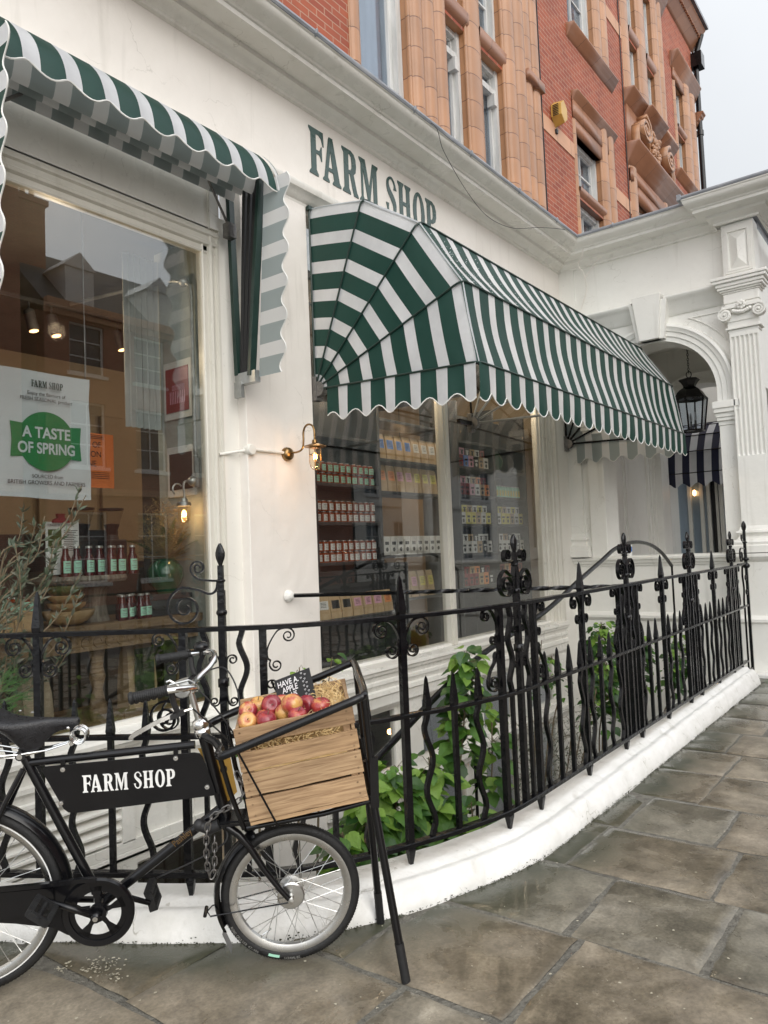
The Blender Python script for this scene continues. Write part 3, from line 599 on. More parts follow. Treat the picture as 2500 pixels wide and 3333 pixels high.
for gi,g in enumerate(GR):
    for sg in (-1,1):
        mb=MB(); vbar(mb,g+.168*sg,ZB,ZT,.0152); mb.build('post',['iron'],fence)
    mb=MB(); vbar(mb,g,ZB,ZT+.16,.0145); mb.build('centre_bar','iron',fence)
    for q,sg in enumerate((-1,1)):
        mb=MB(); vbar(mb,g+.084*sg,ZM,ZT,.0108,.016,sg); mb.build('wavy_bar','iron',fence)
        mb=MB(); vbar(mb,g+.084*sg,ZB,ZM,.0095); mb.build('straight_bar','iron',fence)
    mb=MB(); ball(mb,g,1.272,.024); ball(mb,g,1.405,.020,.5); p=fp3(g,1.0); t=ftan(g); 
    mb.sweep([fp3(g,.965),fp3(g,1.0)],[(-.019,-.019),(.019,-.019),(.019,.019),(-.019,.019)],t); mb.build('collar','iron',fence,smooth=True)
    mb=MB(); vbar(mb,g,ZT+.15,1.47,.011); leaf(mb,g,1.462,.10,.020); mb.build('finial','iron',fence,smooth=50)
    if gi==0:
        mb=MB(); sp=spiral(-.155,1.295,.088,.012,95,-1.0 if 0 else 1.9,46)
        scroll(mb,g,join([(-.012,1.405),(-.022,1.365),(-.05,1.352),(-.095,1.37)],sp),.014,.010); mb.build('scroll','iron',fence)
        mb=MB(); sp=spiral(-.095,1.462,.034,.008,200,-1.6,26)
        scroll(mb,g,join([(-.012,1.405),(-.05,1.408),(-.10,1.418)],sp),.013,.009); mb.build('scroll','iron',fence)
    else:
        for sg in (-1,1):
            mb=MB(); sp=spiral(.088,1.305,.078,.010,80,-2.05,50)
            scroll(mb,g,mir(join([(.014,1.395),(.022,1.355),(.035,1.345)],sp),sg),.024,.0055); mb.build('scroll','iron',fence)
            mb=MB(); sp=spiral(.075,1.455,.036,.008,-60,1.7,30)
            scroll(mb,g,mir(join([(.012,1.40),(.020,1.425),(.05,1.420)],sp),sg),.024,.0055); mb.build('scroll','iron',fence)
    for sg in (-1,1):
        # small scrolls on the outer face of each post
        if not (gi==0 and sg==1 and 0):
            mb=MB(); sp=spiral(.105,1.165,.032,.008,100,-1.6,26); scroll(mb,g+.168*sg,mir(join([(.014,1.06),(.020,1.12),(.06,1.185)],sp),sg)); 
            sp=spiral(.052,1.045,.030,.008,140,1.5,24); scroll(mb,g+.168*sg,mir(join([(.016,1.10),(.018,1.075)],sp),sg)); mb.build('scroll','iron',fence)
        mb=MB(); sp=spiral(.062,.835,.050,.008,40,-1.9,34); scroll(mb,g+.168*sg,mir(join([(.030,.985),(.045,.945),(.085,.90)],sp),sg)); 
        sp=spiral(.030,.965,.024,.007,-30,1.4,22); scroll(mb,g+.168*sg,mir(join([(.055,.93),(.052,.945)],sp),sg)); mb.build('scroll','iron',fence)
        mb=MB(); sp=spiral(.040,1.075,.024,.007,180,-1.4,20); scroll(mb,g,mir(join([(.013,1.02),(.014,1.05)],sp),sg),.014); 
        sp=spiral(.040,.905,.022,.007,180,1.4,20); scroll(mb,g,mir(join([(.013,.96),(.014,.93)],sp),sg),.014); mb.build('small_scroll','iron',fence)
for s in SPK:
    mb=MB(); vbar(mb,s,ZB,ZT,.0150); mb.build('post','iron',fence)
    mb=MB(); spike(mb,s,ZT+.008,.175,.0138); mb.build('spike','iron',fence)
    for sg in (-1,1):
        mb=MB(); sp=spiral(.108,1.150,.044,.008,95,-1.75,34); scroll(mb,s,mir(join([(.014,1.055),(.018,1.12),(.055,1.180)],sp),sg))
        sp=spiral(.056,1.055,.038,.008,140,1.7,32); scroll(mb,s,mir(join([(.014,1.125),(.016,1.10)],sp),sg)); mb.build('scroll','iron',fence)
bars=[]
ctr=sorted(GR+SPK)
k0=-9
s=.95-.157*5
while s<8.3:
    if all(abs(s-c)>.05 for c in SPK) and all(abs(s-g)>.20 for g in GR): bars.append(s)
    s+=.1572
wv=1
for i,s in enumerate(bars):
    near=min(abs(s-c) for c in SPK); wavy = (near<.2) or (near>.40); 
    mb=MB(); 
    if wavy: vbar(mb,s,ZB,ZM,.0102,.020,1 if i%2 else -1)
    else: vbar(mb,s,ZB,ZM,.0110)
    mb.build('wavy_bar' if wavy else 'straight_bar','iron',fence)
    mb=MB(); spike(mb,s,ZM+.008,.155,.0115); mb.build('spike','iron',fence)
mb=MB()
for s in [.55,1.18,1.6,1.96,2.56,3.18,3.5,4.15,4.78,5.1,5.71,6.32,6.65,7.24,7.83,8.17]:
    spike(mb,s,ZB-.008,-.095,.013)
mb.build('foot_spike','iron',fence)
# big scroll standing on the middle rail left of the first post pair
mb=MB(); sp=spiral(-.085,.842,.075,.010,60,2.0,50); scroll(mb,1.59,join([(-.014,.93),(-.04,.928)],sp),.014,.010); mb.build('scroll','iron',fence)
# open gate leaf at the far end
gate=thing('iron_gate','narrow black iron gate with spear finial at the far end of the railing','gate',(8.74,1.79,0))
mb=MB(); 
for z,h in ((1.215,.02),(.77,.018),(.10,.03)): mb.beam((8.40,1.80,z),(8.74,1.79,z),.02,h)
mb.build('gate_rails','iron',gate)
mb=MB(); mb.beam((8.74,1.79,.0),(8.74,1.79,1.56),.028,.028,(1,0,0)); mb.sphere((8.74,1.79,1.19),.04,10,sc=(1,1,.8)); mb.sphere((8.74,1.79,1.26),.035,10,sc=(1,1,.6)); mb.sphere((8.74,1.79,1.44),.026,10,sc=(1,1,.5))
rows=[]
for k in range(8):
    a=k/7; ww=.045*(.25+.9*sin(pi*min(1,a)**1.2)); rows.append([(8.74+ww*cos(q)*.7,1.79+ww*.5*sin(q),1.54+.13*a) for q in [2*pi*i/8 for i in range(8)]])
mb.grid(rows,closed=True); mb.face(rows[-1]); mb.build('gate_post','iron',gate,smooth=50)
mb=MB(); mb.tube([(8.57+.018*sin(2*pi*z*3.4),1.795,z) for z in [.78+.44*k/30 for k in range(31)]],.010,6); mb.tube([(8.57,1.795,.1),(8.57,1.795,.78)],.010,6); mb.build('wavy_bar','iron',gate)
mb=MB()
def gsc(p,w=.014,t=.009): mb.flat([(8.74+a,1.79,z) for a,z in p],(0,1,0),w,t)
gsc(join([(-.012,1.44),(-.03,1.39),(-.07,1.375)],spiral(-.20,1.30,.085,.012,80,1.8,40))); gsc(join([(-.012,1.44),(-.07,1.45),(-.12,1.46)],spiral(-.12,1.495,.035,.008,200,-1.5,24)))
gsc(join([(-.012,1.0),(-.02,1.04)],spiral(-.06,1.06,.035,.008,0,1.5,22))); gsc(join([(-.012,.98),(-.02,.94)],spiral(-.055,.915,.035,.008,0,-1.5,22))); mb.build('gate_scrolls','iron',gate)

# stays and handrail of the basement stair behind the railing
stay=thing('stair_handrail','black iron handrail rising and arching over the basement steps behind the railing','handrail',(6.0,2.6,-2.4))
mb=MB(); mb.tube(cr([(3.2,2.6,.34),(4.29,2.6,.73),(5.44,2.6,.97),(6.13,2.6,1.17),(6.7,2.6,1.33),(7.1,2.6,1.44),(7.6,2.6,1.49),(8.1,2.6,1.46),(8.5,2.6,1.36),(8.85,2.6,1.2)],6),.020,8); mb.build('rail_tube','iron',stay,smooth=True)
mb=MB()
for x,z in ((8.85,1.2),(4.3,.73)): mb.tube([(x,2.6,-2.4),(x,2.6,z)],.012,6)
mb.build('rail_upright','iron',stay)
tie=thing('wall_tie','twisted black iron tie bar running from the white pillar to the railing','tie bar',(3.93,3.9,1.2))
mb=MB(); P0,P1=Vector((3.92,3.90,1.205)),Vector((4.62,2.3,1.165)); P2=Vector((5.0,1.82,1.2))
n=60
rows=[]
for k in range(n+1):
    a=k/n; p=P0.lerp(P2,a); tw=a*pi*9 if a>.35 else .35*pi*9; d=(P2-P0).normalized(); sd=d.cross(Vector((0,0,1))); 
    rows.append([p+(sd*cos(tw+q)+Vector((0,0,1))*sin(tw+q))*.016 for q in (0,pi/2,pi,1.5*pi)])
mb.grid(rows,closed=True); mb.build('tie_rod','iron',tie)
mb=MB(); mb.lathe([(.001,-.01),(.045,-.008),(.040,-.03),(.022,-.05),(.001,-.055)],10,(3.92,3.9,1.205),(0,1,0)); mb.build('tie_socket','kerb_paint',tie)
# ================================================================ SHOP FRONT (wall face y=3.9)
shop=thing('shop_building','cream painted ground floor shop front with two big windows and green lettering','shop front',(3.9,3.9,0))
WX=9.15
def holes(mb, x0,x1,z0,z1,ops,y,m=0,depth=0,md=None):
    xs=sorted({x0,x1,*[v for o in ops for v in o[:2]]}); zs=sorted({z0,z1,*[v for o in ops for v in o[2:4]]})
    xs=[v for v in xs if x0<=v<=x1]; zs=[v for v in zs if z0<=v<=z1]
    for a,b in zip(xs,xs[1:]):
        for c,d in zip(zs,zs[1:]):
            cx,cz=(a+b)/2,(c+d)/2
            if any(o[0]<cx<o[1] and o[2]<cz<o[3] for o in ops): continue
            mb.face([(a,y,c),(b,y,c),(b,y,d),(a,y,d)],m)
    if depth:
        for o in ops:
            a,b,c,d=o[:4]; q=md if md is not None else m
            mb.face([(a,y,c),(a,y+depth,c),(a,y+depth,d),(a,y,d)],q); mb.face([(b,y,c),(b,y,d),(b,y+depth,d),(b,y+depth,c)],q)
            mb.face([(a,y,d),(a,y+depth,d),(b,y+depth,d),(b,y,d)],q); mb.face([(a,y,c),(b,y,c),(b,y+depth,c),(a,y+depth,c)],q)
def ext_x(mb, prof, x0, x1, m=0, n=1, miter1=0):   # profile (y,z) extruded along x ; miter1: extra x per unit (3.9-y) removed at x1
    rows=[]
    for k in range(n+1):
        rows.append([(x0+(x1-(3.9-y)*miter1-x0)*k/n, y, z) for y,z in prof])
    mb.grid(rows,m)
# pillar between windows
mb=MB(); mb.box(3.575,4.268,3.90,4.12,-2.4,4.25); mb.build('pillar','stucco',shop,bevel=.006)
mb=MB(); mb.box(3.44,3.578,3.985,4.13,-2.4,3.9); mb.build('pilaster_return','stucco_smooth',shop)
mb=MB(); mb.box(-1.0,1.55,3.90,4.12,-2.4,4.25); mb.build('pillar','stucco',shop,bevel=.006)
# fascia
mb=MB(); mb.box(-1.0,WX,3.90,4.10,4.36,5.10); mb.build('fascia','stucco',shop)
# lower fascia moulding
mb=MB(); ext_x(mb,[(4.1,4.20),(3.93,4.20),(3.915,4.235),(3.90,4.24),(3.895,4.26),(3.865,4.285),(3.85,4.31),(3.825,4.325),(3.815,4.35),(3.815,4.372),(3.84,4.38),(3.88,4.40),(3.90,4.405)],-1.0,WX)
mb.build('fascia_moulding','gloss_white',shop,smooth=35)
# main cornice, mitred into the porch cornice at the inner corner
CP=[(3.90,5.035),(3.872,5.04),(3.868,5.062),(3.845,5.07),(3.83,5.085),(3.79,5.097),(3.775,5.10),(3.77,5.125),(3.765,5.13),(3.60,5.135),(3.595,5.165),(3.58,5.17),(3.57,5.185),(3.53,5.195),(3.49,5.215),(3.47,5.235),(3.465,5.255),(3.452,5.262),(3.45,5.275)]
mb=MB(); rows=[[(x,y,z) for y,z in CP] for x in (-1.0,)]+[[(WX-(3.9-y),y,z) for y,z in CP]]
mb.grid(rows); mb.build('cornice','gloss_white',shop,smooth=35)
mb=MB(); L=[(3.462,5.262),(3.445,5.266),(3.436,5.282),(3.440,5.300),(3.456,5.308),(3.6,5.325),(4.42,5.42)]
rows=[]
for k in range(61):
    t=k/60; rows.append([((-1.0)+(WX-(3.9-y)+1.0)*t, y+.003*noise.noise((t*60,z*20,0)), z+.003*noise.noise((t*55,y*20,2))) for y,z in L])
mb.grid(rows)
for x in (3.0,3.95,5.2,6.15,7.15,8.1): mb.tube([(x,3.455,5.262),(x-.01,3.437,5.272),(x-.005,3.430,5.290),(x+.01,3.445,5.312),(x+.06,3.60,5.332)],.010,6)
mb.build('lead_flashing','lead',shop,smooth=40)
# window 1 surround
G1=dict(x0=1.70,x1=3.30,z0=.50,z1=3.62)
def surround_v(mb,xg,sg,z0,z1,y=4.02,wd=.14):   # moulded jamb from glass edge xg outward
    pr=[(0,4.06),(0,4.0),(.010,3.995),(.016,4.006),(.05,4.006),(.058,3.985),(.072,3.980),(.085,3.985),(.092,4.0),(.115,4.0),(.123,3.983),(.140,3.983),(.140,4.06)]
    mb.grid([[(xg+sg*a,b,z0) for a,b in pr],[(xg+sg*a,b,z1) for a,b in pr]])
mb=MB(); surround_v(mb,G1['x1'],1,-.0,3.78)
pr=[(0,4.06),(0,4.0),(.012,3.995),(.02,4.006),(.05,4.006),(.06,3.985),(.08,3.980),(.09,3.99),(.12,3.99),(.13,3.975),(.15,3.975),(.16,4.0),(.19,4.0)]
ext_x(mb,[(b,G1['z1']+a) for a,b in pr],1.6,3.44)
mb.build('window_surround','frame_grey',shop,smooth=30)
mb=MB(); mb.box(-1.0,3.442,4.0,4.12,3.80,4.22); mb.box(3.36,3.44,3.975,4.01,3.80,4.20); mb.build('lintel_panel','gloss_white',shop)
mb=MB(); ext_x(mb,[(4.06,.56),(3.99,.555),(3.985,.53),(3.90,.515),(3.86,.505),(3.85,.49),(3.85,.465),(3.865,.455),(3.87,.44),(3.895,.42),(3.90,.40),(3.90,.36),(3.88,.35),(3.88,.325),(3.895,.31),(3.90,.30),(3.90,.27),(3.885,.262),(3.885,.24),(3.90,.235),(3.93,.20)],-1.0,3.574)
mb.build('sill_mouldings','gloss_white',shop,smooth=30)
# louvres and basement panel below window one
mb=MB(); mb.box(-1.0,3.57,3.96,4.02,-.12,.25)
for x in (-1,2.56,2.62):pass
mb.build('louvre_backing','frame_grey',shop)
mb=MB()
for k in range(5):
    z=.20-k*.060
    for a,b in ((-.9,2.52),):
        mb.face([(a,3.955,z),(b,3.955,z),(b,3.895,z-.040),(a,3.895,z-.040)]); mb.face([(a,3.895,z-.040),(b,3.895,z-.040),(b,3.895,z-.052),(a,3.895,z-.052)]); mb.face([(a,3.895,z-.052),(b,3.895,z-.052),(b,3.955,z-.030),(a,3.955,z-.030)])
mb.build('louvres','gloss_white',shop)
mb=MB(); mb.box(2.52,2.60,3.885,3.96,-.11,.24); mb.box(2.60,3.57,3.905,3.97,-.11,.21); mb.box(-1,3.57,3.885,3.96,-.16,-.105); mb.box(-1,3.57,3.89,3.96,.205,.236)
ext_x(mb,[(3.93,-.155),(3.88,-.165),(3.878,-.185),(3.90,-.19),(3.90,-.21)],-1,3.57); mb.build('louvre_frame','gloss_white',shop)
def panes(mb,x0,x1,z0,z1,y,w=.04,d=.05,nx=1,nz=1,bar=.022,m=0):
    mb.box(x0,x0+w,y,y+d,z0,z1,m); mb.box(x1-w,x1,y,y+d,z0,z1,m); mb.box(x0+w,x1-w,y,y+d,z1-w,z1,m); mb.box(x0+w,x1-w,y,y+d,z0,z0+w,m)
    for k in range(1,nx): x=x0+w+(x1-x0-2*w)*k/nx; mb.box(x-bar/2,x+bar/2,y+.005,y+d-.005,z0+w,z1-w,m)
    for k in range(1,nz): z=z0+w+(z1-z0-2*w)*k/nz; mb.box(x0+w,x1-w,y+.008,y+d-.008,z-bar/2,z+bar/2,m)
mb=MB()
ops=[(1.2,2.26,-1.5,-.26),(2.62,3.48,-1.5,-.25)]
holes(mb,-1,3.574,-2.4,-.19,ops,3.90,0,.10); 
for o in ops: panes(mb,*o,3.965)
mb.build('basement_wall','gloss_white',shop)
for o in ops:
    mb=MB(); mb.box(o[0]+.03,o[1]-.03,3.985,3.99,o[2],o[3]); mb.build('basement_pane','shop_glass',shop)
# window 2
G2=dict(x0=4.27,x1=8.50,z0=.56,z1=4.2)
mb=MB(); pr=[(0,4.10),(0,4.03),(.015,4.02),(.02,4.0),(.06,4.0),(.07,3.98),(.10,3.975),(.12,3.985),(.125,3.96),(.19,3.955),(.20,3.94),(.235,3.935),(.25,3.90),(.30,3.90)]
xs=8.50; mb.grid([[(xs+a,b,.45) for a,b in pr],[(xs+a,b,4.25) for a,b in pr]]); mb.build('window_surround','frame_grey',shop,smooth=30)
mb=MB(); mb.box(8.80,WX,3.90,4.1,-2.4,4.25); mb.build('corner_pier','stucco_smooth',shop)
mb=MB(); mb.box(6.27,6.36,3.985,4.08,.55,4.2); mb.box(6.285,6.345,3.965,3.99,.55,4.2); mb.build('mullion','frame_grey',shop,bevel=.004)
mb=MB(); ext_x(mb,[(4.10,.58),(4.0,.572),(3.99,.55),(3.90,.545),(3.86,.535),(3.855,.505),(3.87,.49),(3.875,.47),(3.90,.45),(3.905,.42),(3.89,.41),(3.888,.385),(3.90,.37),(3.905,.34),(3.885,.33),(3.88,.295),(3.895,.28),(3.90,.245),(3.90,.20)],4.268,8.802)
mb.build('sill_mouldings','gloss_white',shop,smooth=30)
ops=[(4.42,5.32,-.42,.17),(5.62,6.45,-.42,.17),(6.72,7.5,-.42,.17),(7.74,8.55,-.42,.17),(4.42,5.32,-2.2,-.60),(5.62,6.45,-2.2,-.60),(6.72,7.5,-2.2,-.60),(7.74,8.55,-2.2,-.6)]
mb=MB(); holes(mb,4.268,8.802,-2.4,.21,ops,3.93,0,.10)
for o in ops: panes(mb,*o,3.985,.045)
mb.box(4.268,8.8,3.88,3.93,-.53,-.47); mb.build('basement_wall','gloss_white',shop)
for o in ops:
    mb=MB(); mb.box(o[0]+.03,o[1]-.03,4.005,4.01,o[2],o[3]); mb.build('basement_pane','shop_glass',shop)
# glass of the big windows
mb=MB(); mb.box(G1['x0']-.6,G1['x1']+.01,4.015,4.021,G1['z0'],G1['z1']); mb.build('window_glass','shop_glass_left',shop)
for a,b in ((4.26,6.29),(6.34,8.51)):
    mb=MB(); mb.box(a,b,4.040,4.046,.56,4.22); mb.build('window_glass','shop_glass',shop)
mb=MB(); ff=lambda x,y,z:(4.33+x,3.8965-z,4.55+y); letters(mb,ff,.389,ext=.003); mb.build('lettering','sign_green',shop)

# interior shell of the shop
room=thing('shop_interior','warm lit interior of the shop seen through its windows','shop interior',(5,6,.3))
mb=MB(); mb.box(-1.5,9.6,7.8,7.9,-.1,3.9); mb.build('back_wall','interior_cream',room)
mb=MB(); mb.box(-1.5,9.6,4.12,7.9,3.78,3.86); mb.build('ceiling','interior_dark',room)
mb=MB(); mb.box(-1.5,9.6,4.12,7.9,.2,.3); mb.build('floor','rough_wood',room)
mb=MB(); mb.box(-1.6,-1.5,4.1,7.9,0,3.9); mb.box(9.6,9.7,4.1,7.9,0,3.9); mb.build('side_wall','interior_cream',room)
mb=MB(); mb.box(3.36,4.30,4.13,4.62,.3,3.78); mb.build('window_reveal','plaster_grey',room)
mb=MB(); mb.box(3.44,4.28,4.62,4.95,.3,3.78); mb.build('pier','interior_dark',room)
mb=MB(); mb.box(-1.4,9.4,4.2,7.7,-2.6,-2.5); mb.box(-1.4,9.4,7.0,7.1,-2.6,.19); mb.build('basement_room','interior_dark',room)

# ================================================================ PORCH (front face x=WX)
porch=thing('entrance_porch','white classical entrance porch with arch, keystone and fluted ionic pilaster','porch',(WX,2.7,0))
def ypr(mb,prof,y0,y1,m=0):    # profile (d,z): d = projection towards -x from WX
    mb.grid([[(WX-d,y0,z) for d,z in prof],[(WX-d,y1,z) for d,z in prof]],m)
AC,AR,AZ=2.745,.70,3.20    # arch centre y, radius, springing
YL,YR,YE=3.90,1.60,1.60
mb=MB()
def af(a,c,w): return (WX+w,a,c)
# wall face with arch opening
n=24; arcp=[(AC+AR*cos(pi*k/n),AZ+AR*sin(pi*k/n)) for k in range(n+1)]   # from left (+y) to right
for (p,q) in zip(arcp,arcp[1:]):
    mb.face([(WX,p[0],p[1]),(WX,q[0],q[1]),(WX,q[0],5.1),(WX,p[0],5.1)]); mb.face([(WX,p[0],p[1]),(WX+.42,p[0],p[1]),(WX+.42,q[0],q[1]),(WX,q[0],q[1])])
    mb.face([(WX+.42,p[0],p[1]),(WX+.42,p[0],4.6),(WX+.42,q[0],4.6),(WX+.42,q[0],q[1])])
mb.box(WX,WX+.42,AC+AR,3.9,1.25,5.1); mb.box(WX,WX+.42,1.62,AC-AR,1.25,5.1)
mb.build('arch_wall','porch_paint',porch)
mb=MB(); mb.box(WX-.0,WX+.42,1.62,3.9,-2.4,1.26); mb.build('dado_wall','porch_paint',porch)
mb=MB(); ypr(mb,[(0,1.20),(.02,1.205),(.025,1.225),(.05,1.24),(.055,1.265),(.085,1.28),(.09,1.305),(.07,1.315),(.0,1.325),(-.42,1.325)],3.9,1.52); ypr(mb,[(0,.53),(.02,.535),(.03,.55),(.06,.57),(.06,.60),(.03,.615),(.02,.63),(0,.64)],3.9,1.45)
mb.build('dado_moulding','porch_paint',porch,smooth=30)
mb=MB(); mb.box(WX-.03,WX+.1,1.5,3.9,-2.4,.53); mb.build('porch_plinth','porch_paint',porch)
# archivolt
mb=MB(); AP=[(.0,.0),(.035,.0),(.035,.055),(.05,.06),(.05,.115),(.065,.12),(.07,.15),(.085,.17),(.075,.20),(.03,.205),(.0,.22)]
rows=[]
for k in range(41):
    a=pi*k/40; rows.append([(WX-d,AC+(AR-.008+e)*cos(a),AZ+(AR-.008+e)*sin(a)) for d,e in AP])
rows=[[(x,y,AZ-.15) for (x,y,z) in rows[0]]]+rows+[[(x,y,AZ-.15) for (x,y,z) in rows[-1]]]
mb.grid(rows); mb.build('archivolt','porch_paint',porch,smooth=30)
mb=MB()
for y0,y1 in ((AC-AR-.20,AC-AR+.006),(AC+AR-.006,AC+AR+.20)):
    mb.box(WX-.04,WX+.4,y0,y1,1.32,2.78)
    for d,z0,z1 in ((.05,2.78,2.83),(.075,2.83,2.87),(.09,2.87,2.92),(.115,2.92,2.97),(.13,2.97,3.05)): mb.box(WX-d,WX+.42+d*.3,y0-(d-.04)*.5,y1+(d-.04)*.5,z0,z1)
mb.build('impost','porch_paint',porch,bevel=.006)
# keystone
mb=MB()
def kp(x,y,z): return (x,y,z)
for (yt,yb,zt,zb,d) in ((.17,.115,4.43,3.90,.17),(.225,.165,4.36,3.90,.12)):
    A=[(WX-d-.04,AC+yt,zt),(WX-d-.04,AC-yt,zt),(WX-d,AC-yb,zb),(WX-d,AC+yb,zb)]; B=[(WX+.1,p[1],p[2]) for p in A]
    mb.face(A);
    for i in range(4): j=(i+1)%4; mb.face([A[i],A[j],B[j],B[i]])
mb.build('keystone','porch_paint',porch,bevel=.005)
# hood cornice above the arch and spandrel panel
HP=[(0,4.17),(.02,4.175),(.022,4.21),(.035,4.22),(.04,4.25),(.07,4.27),(.075,4.30),(.12,4.33),(.15,4.36),(.155,4.385),(.0,4.41)]
mb=MB(); ypr(mb,HP,3.9,AC+.19); ypr(mb,HP,AC-.19,1.90); mb.build('hood_moulding','porch_paint',porch,smooth=30)
mb=MB()
for sg in (1,-1):
    pts=[(AC+sg*.42,4.10),(AC+sg*(.86 if sg<0 else .98),4.10),(AC+sg*(.86 if sg<0 else .98),3.62)]
    arc=[(AC+sg*(1.0)*cos(a)*1.0,AZ+(1.0)*sin(a)*1.0) for a in [radians(32+33*k/10) for k in range(11)]]
    poly=[(WX-.006,y,z) for y,z in pts[:2]]+[(WX-.006,y,z) for y,z in arc]
    mb.tube(poly,.008,6,closed=True)
mb.build('spandrel_bead','porch_paint',porch)
# entablature frieze / top cornice, breaking forward over the pilaster
KP2=[(0,4.955),(.03,4.96),(.032,4.98),(.055,4.995),(.075,5.01),(.115,5.03),(.12,5.055),(.285,5.06),(.29,5.09),(.31,5.10),(.36,5.125),(.40,5.15),(.42,5.185),(.43,5.21),(.445,5.22),(.45,5.235)]
CP3=[(3.9-y,z) for y,z in CP]
mb=MB(); mb.grid([[(WX-d,3.9-d,z) for d,z in CP3],[(WX-d,1.6,z) for d,z in CP3]]); mb.build('cornice','porch_paint',porch,smooth=35)
bk=.16
mb=MB(); rows=[[(WX-d,1.93+max(0,d)*.55,z) for d,z in CP3],[(WX-bk-d,1.93+max(0,d)*.55,z) for d,z in CP3],[(WX-bk-d,1.50-d*.9,z) for d,z in CP3],[(WX+3,1.50-d*.9,z) for d,z in CP3]]
mb.grid(rows); mb.build('cornice_break','porch_paint',porch,smooth=35)
mb=MB(); LL=[(.438,5.262),(.455,5.266),(.464,5.282),(.460,5.300),(.444,5.308),(.3,5.325),(-.3,5.42)]
mb.grid([[(WX-d,3.9-d,z) for d,z in LL],[(WX-d,2.18,z) for d,z in LL]]); mb.grid([[(WX-bk-d,2.19,z+.008) for d,z in LL],[(WX-bk-d,.9,z+.008) for d,z in LL]])
mb.box(WX-.64,WX-.50,2.17,2.21,5.262,5.325); mb.tube([(WX-.455,3.0,5.262),(WX-.47,3.0,5.285),(WX-.45,3.0,5.315)],.010,6)
mb.build('lead_flashing','lead',porch,smooth=40)
mb=MB(); mb.box(WX+.42,WX+3.3,1.6,4.2,5.1,5.2); mb.box(WX+.1,WX+3.3,1.5,4.2,5.22,5.3); mb.build('porch_roof','lead',porch)
# corner pilaster strip under cornice at the inner corner
mb=MB(); mb.box(WX-.03,WX+.02,3.70,3.9,4.40,5.04); mb.build('corner_strip','porch_paint',porch)
# pedestal block above capital
PX=WX-.13; P0,P1=1.55,1.88
mb=MB(); mb.box(PX,WX+.1,P0,P1,4.42,5.04); mb.build('pedestal','porch_paint',porch)
mb=MB()
def dia(x,ya,yb,za,zb,d):
    r=.10; O_=[(ya,za),(yb,za),(yb,zb),(ya,zb)]; my=(ya+yb)/2; I_=[(my,za+r),(my,za+r),(my,zb-r),(my,zb-r)]
    for i in range(4):
        j=(i+1)%4; mb.face([(x,*O_[i]),(x,*O_[j]),(x-d,*I_[j]),(x-d,*I_[i])])
    for t0,t1,dd in ((0,.022,.012),(.022,.04,.02)):
        a,b,c,e=ya-.05+t0,yb+.05-t0,za-.05+t0,zb+.05-t0; w=t1-t0
        mb.box(x-dd,x,a,a+w,c,e); mb.box(x-dd,x,b-w,b,c,e); mb.box(x-dd,x,a+w,b-w,c,c+w); mb.box(x-dd,x,a+w,b-w,e-w,e)
dia(PX,P0+.075,P1-.075,4.52,4.93,.05); mb.build('pedestal_panel','porch_paint',porch)
def stack(mb,lst,y0=P0,y1=P1,x=PX):
    for d,z0,z1 in lst: mb.box(x-d,WX+.05,y0-d,y1+d,z0,z1)
mb=MB(); stack(mb,[(.01,4.10,4.13),(.02,4.13,4.24),(.03,4.24,4.26),(.05,4.26,4.28),(.07,4.28,4.31),(.085,4.31,4.35),(.11,4.35,4.385),(.125,4.385,4.42)]); mb.build('entablature_block','porch_paint',porch,bevel=.008)
# pilaster shaft with flutes
mb=MB(); a0,a1=P0+.015,P1-.015; nf=6; fw=(a1-a0)/(nf+.35); rows=[]
ys=[]
for i in range(nf):
    c=a0+fw*(.18+i+.5)
    ys+= [(c-fw*.40,0),(c-fw*.36,.012),(c-fw*.2,.022),(c,.026),(c+fw*.2,.022),(c+fw*.36,.012),(c+fw*.40,0)]
ys=[(a0,0)]+ys+[(a1,0)]
def frow(z,k): return [(PX+d*k,y,z) for y,d in ys]
mb.grid([frow(1.60,0),frow(2.40,0),frow(2.415,.8),frow(2.45,1),frow(3.70,1),frow(3.735,.8),frow(3.75,0),frow(3.80,0)])
mb.box(PX+.001,WX+.05,a0,a0+.001,1.6,3.8); mb.box(PX,WX+.05,a1-.001,a1,1.6,3.8); mb.build('pilaster_shaft','porch_paint',porch,smooth=45)
mb=MB(); stack(mb,[(-.005,3.80,3.83),(.02,3.83,3.855),(.0,3.855,3.93),(.02,4.05,4.10)]); mb.build('pilaster_neck','porch_paint',porch,bevel=.006)
mb=MB()
for yc in (P1+.01,P0-.01):
    sp=spiral(0,0,.075,.010,90,2.4 if yc<1.7 else -2.4,60)
    mb.flat([(PX-.045,yc+a,3.995+z) for a,z in sp],(1,0,0),.05,.014); mb.lathe([(.001,-.04),(.066,-.035),(.07,.03),(.001,.03)],20,(PX-.02,yc,3.995),(1,0,0)); mb.sphere((PX-.07,yc,3.995),.014,8)
for k in range(9): mb.sphere((PX-.045,P0+.08+(P1-P0-.16)*k/8,4.03-.022*sin(pi*k/8)),.024,8)
for k in range(8): a=2*pi*k/8; mb.sphere((PX-.055,1.715+.035*cos(a),4.085+.035*sin(a)),.020,8,sc=(.6,1,1))
mb.sphere((PX-.075,1.715,4.085),.018,8); mb.box(PX-.05,WX,P0-.04,P1+.04,4.065,4.10); mb.box(PX-.012,WX,P0+.012,P1-.012,3.92,4.07)
mb.build('ionic_capital','porch_paint',porch,smooth=50)
mb=MB(); 
BP=[(0,1.62),(.012,1.60),(.02,1.575),(.045,1.565),(.05,1.545),(.03,1.525),(.025,1.50),(.04,1.475),(.07,1.465),(.085,1.44),(.08,1.41),(.095,1.40),(.095,1.325)]
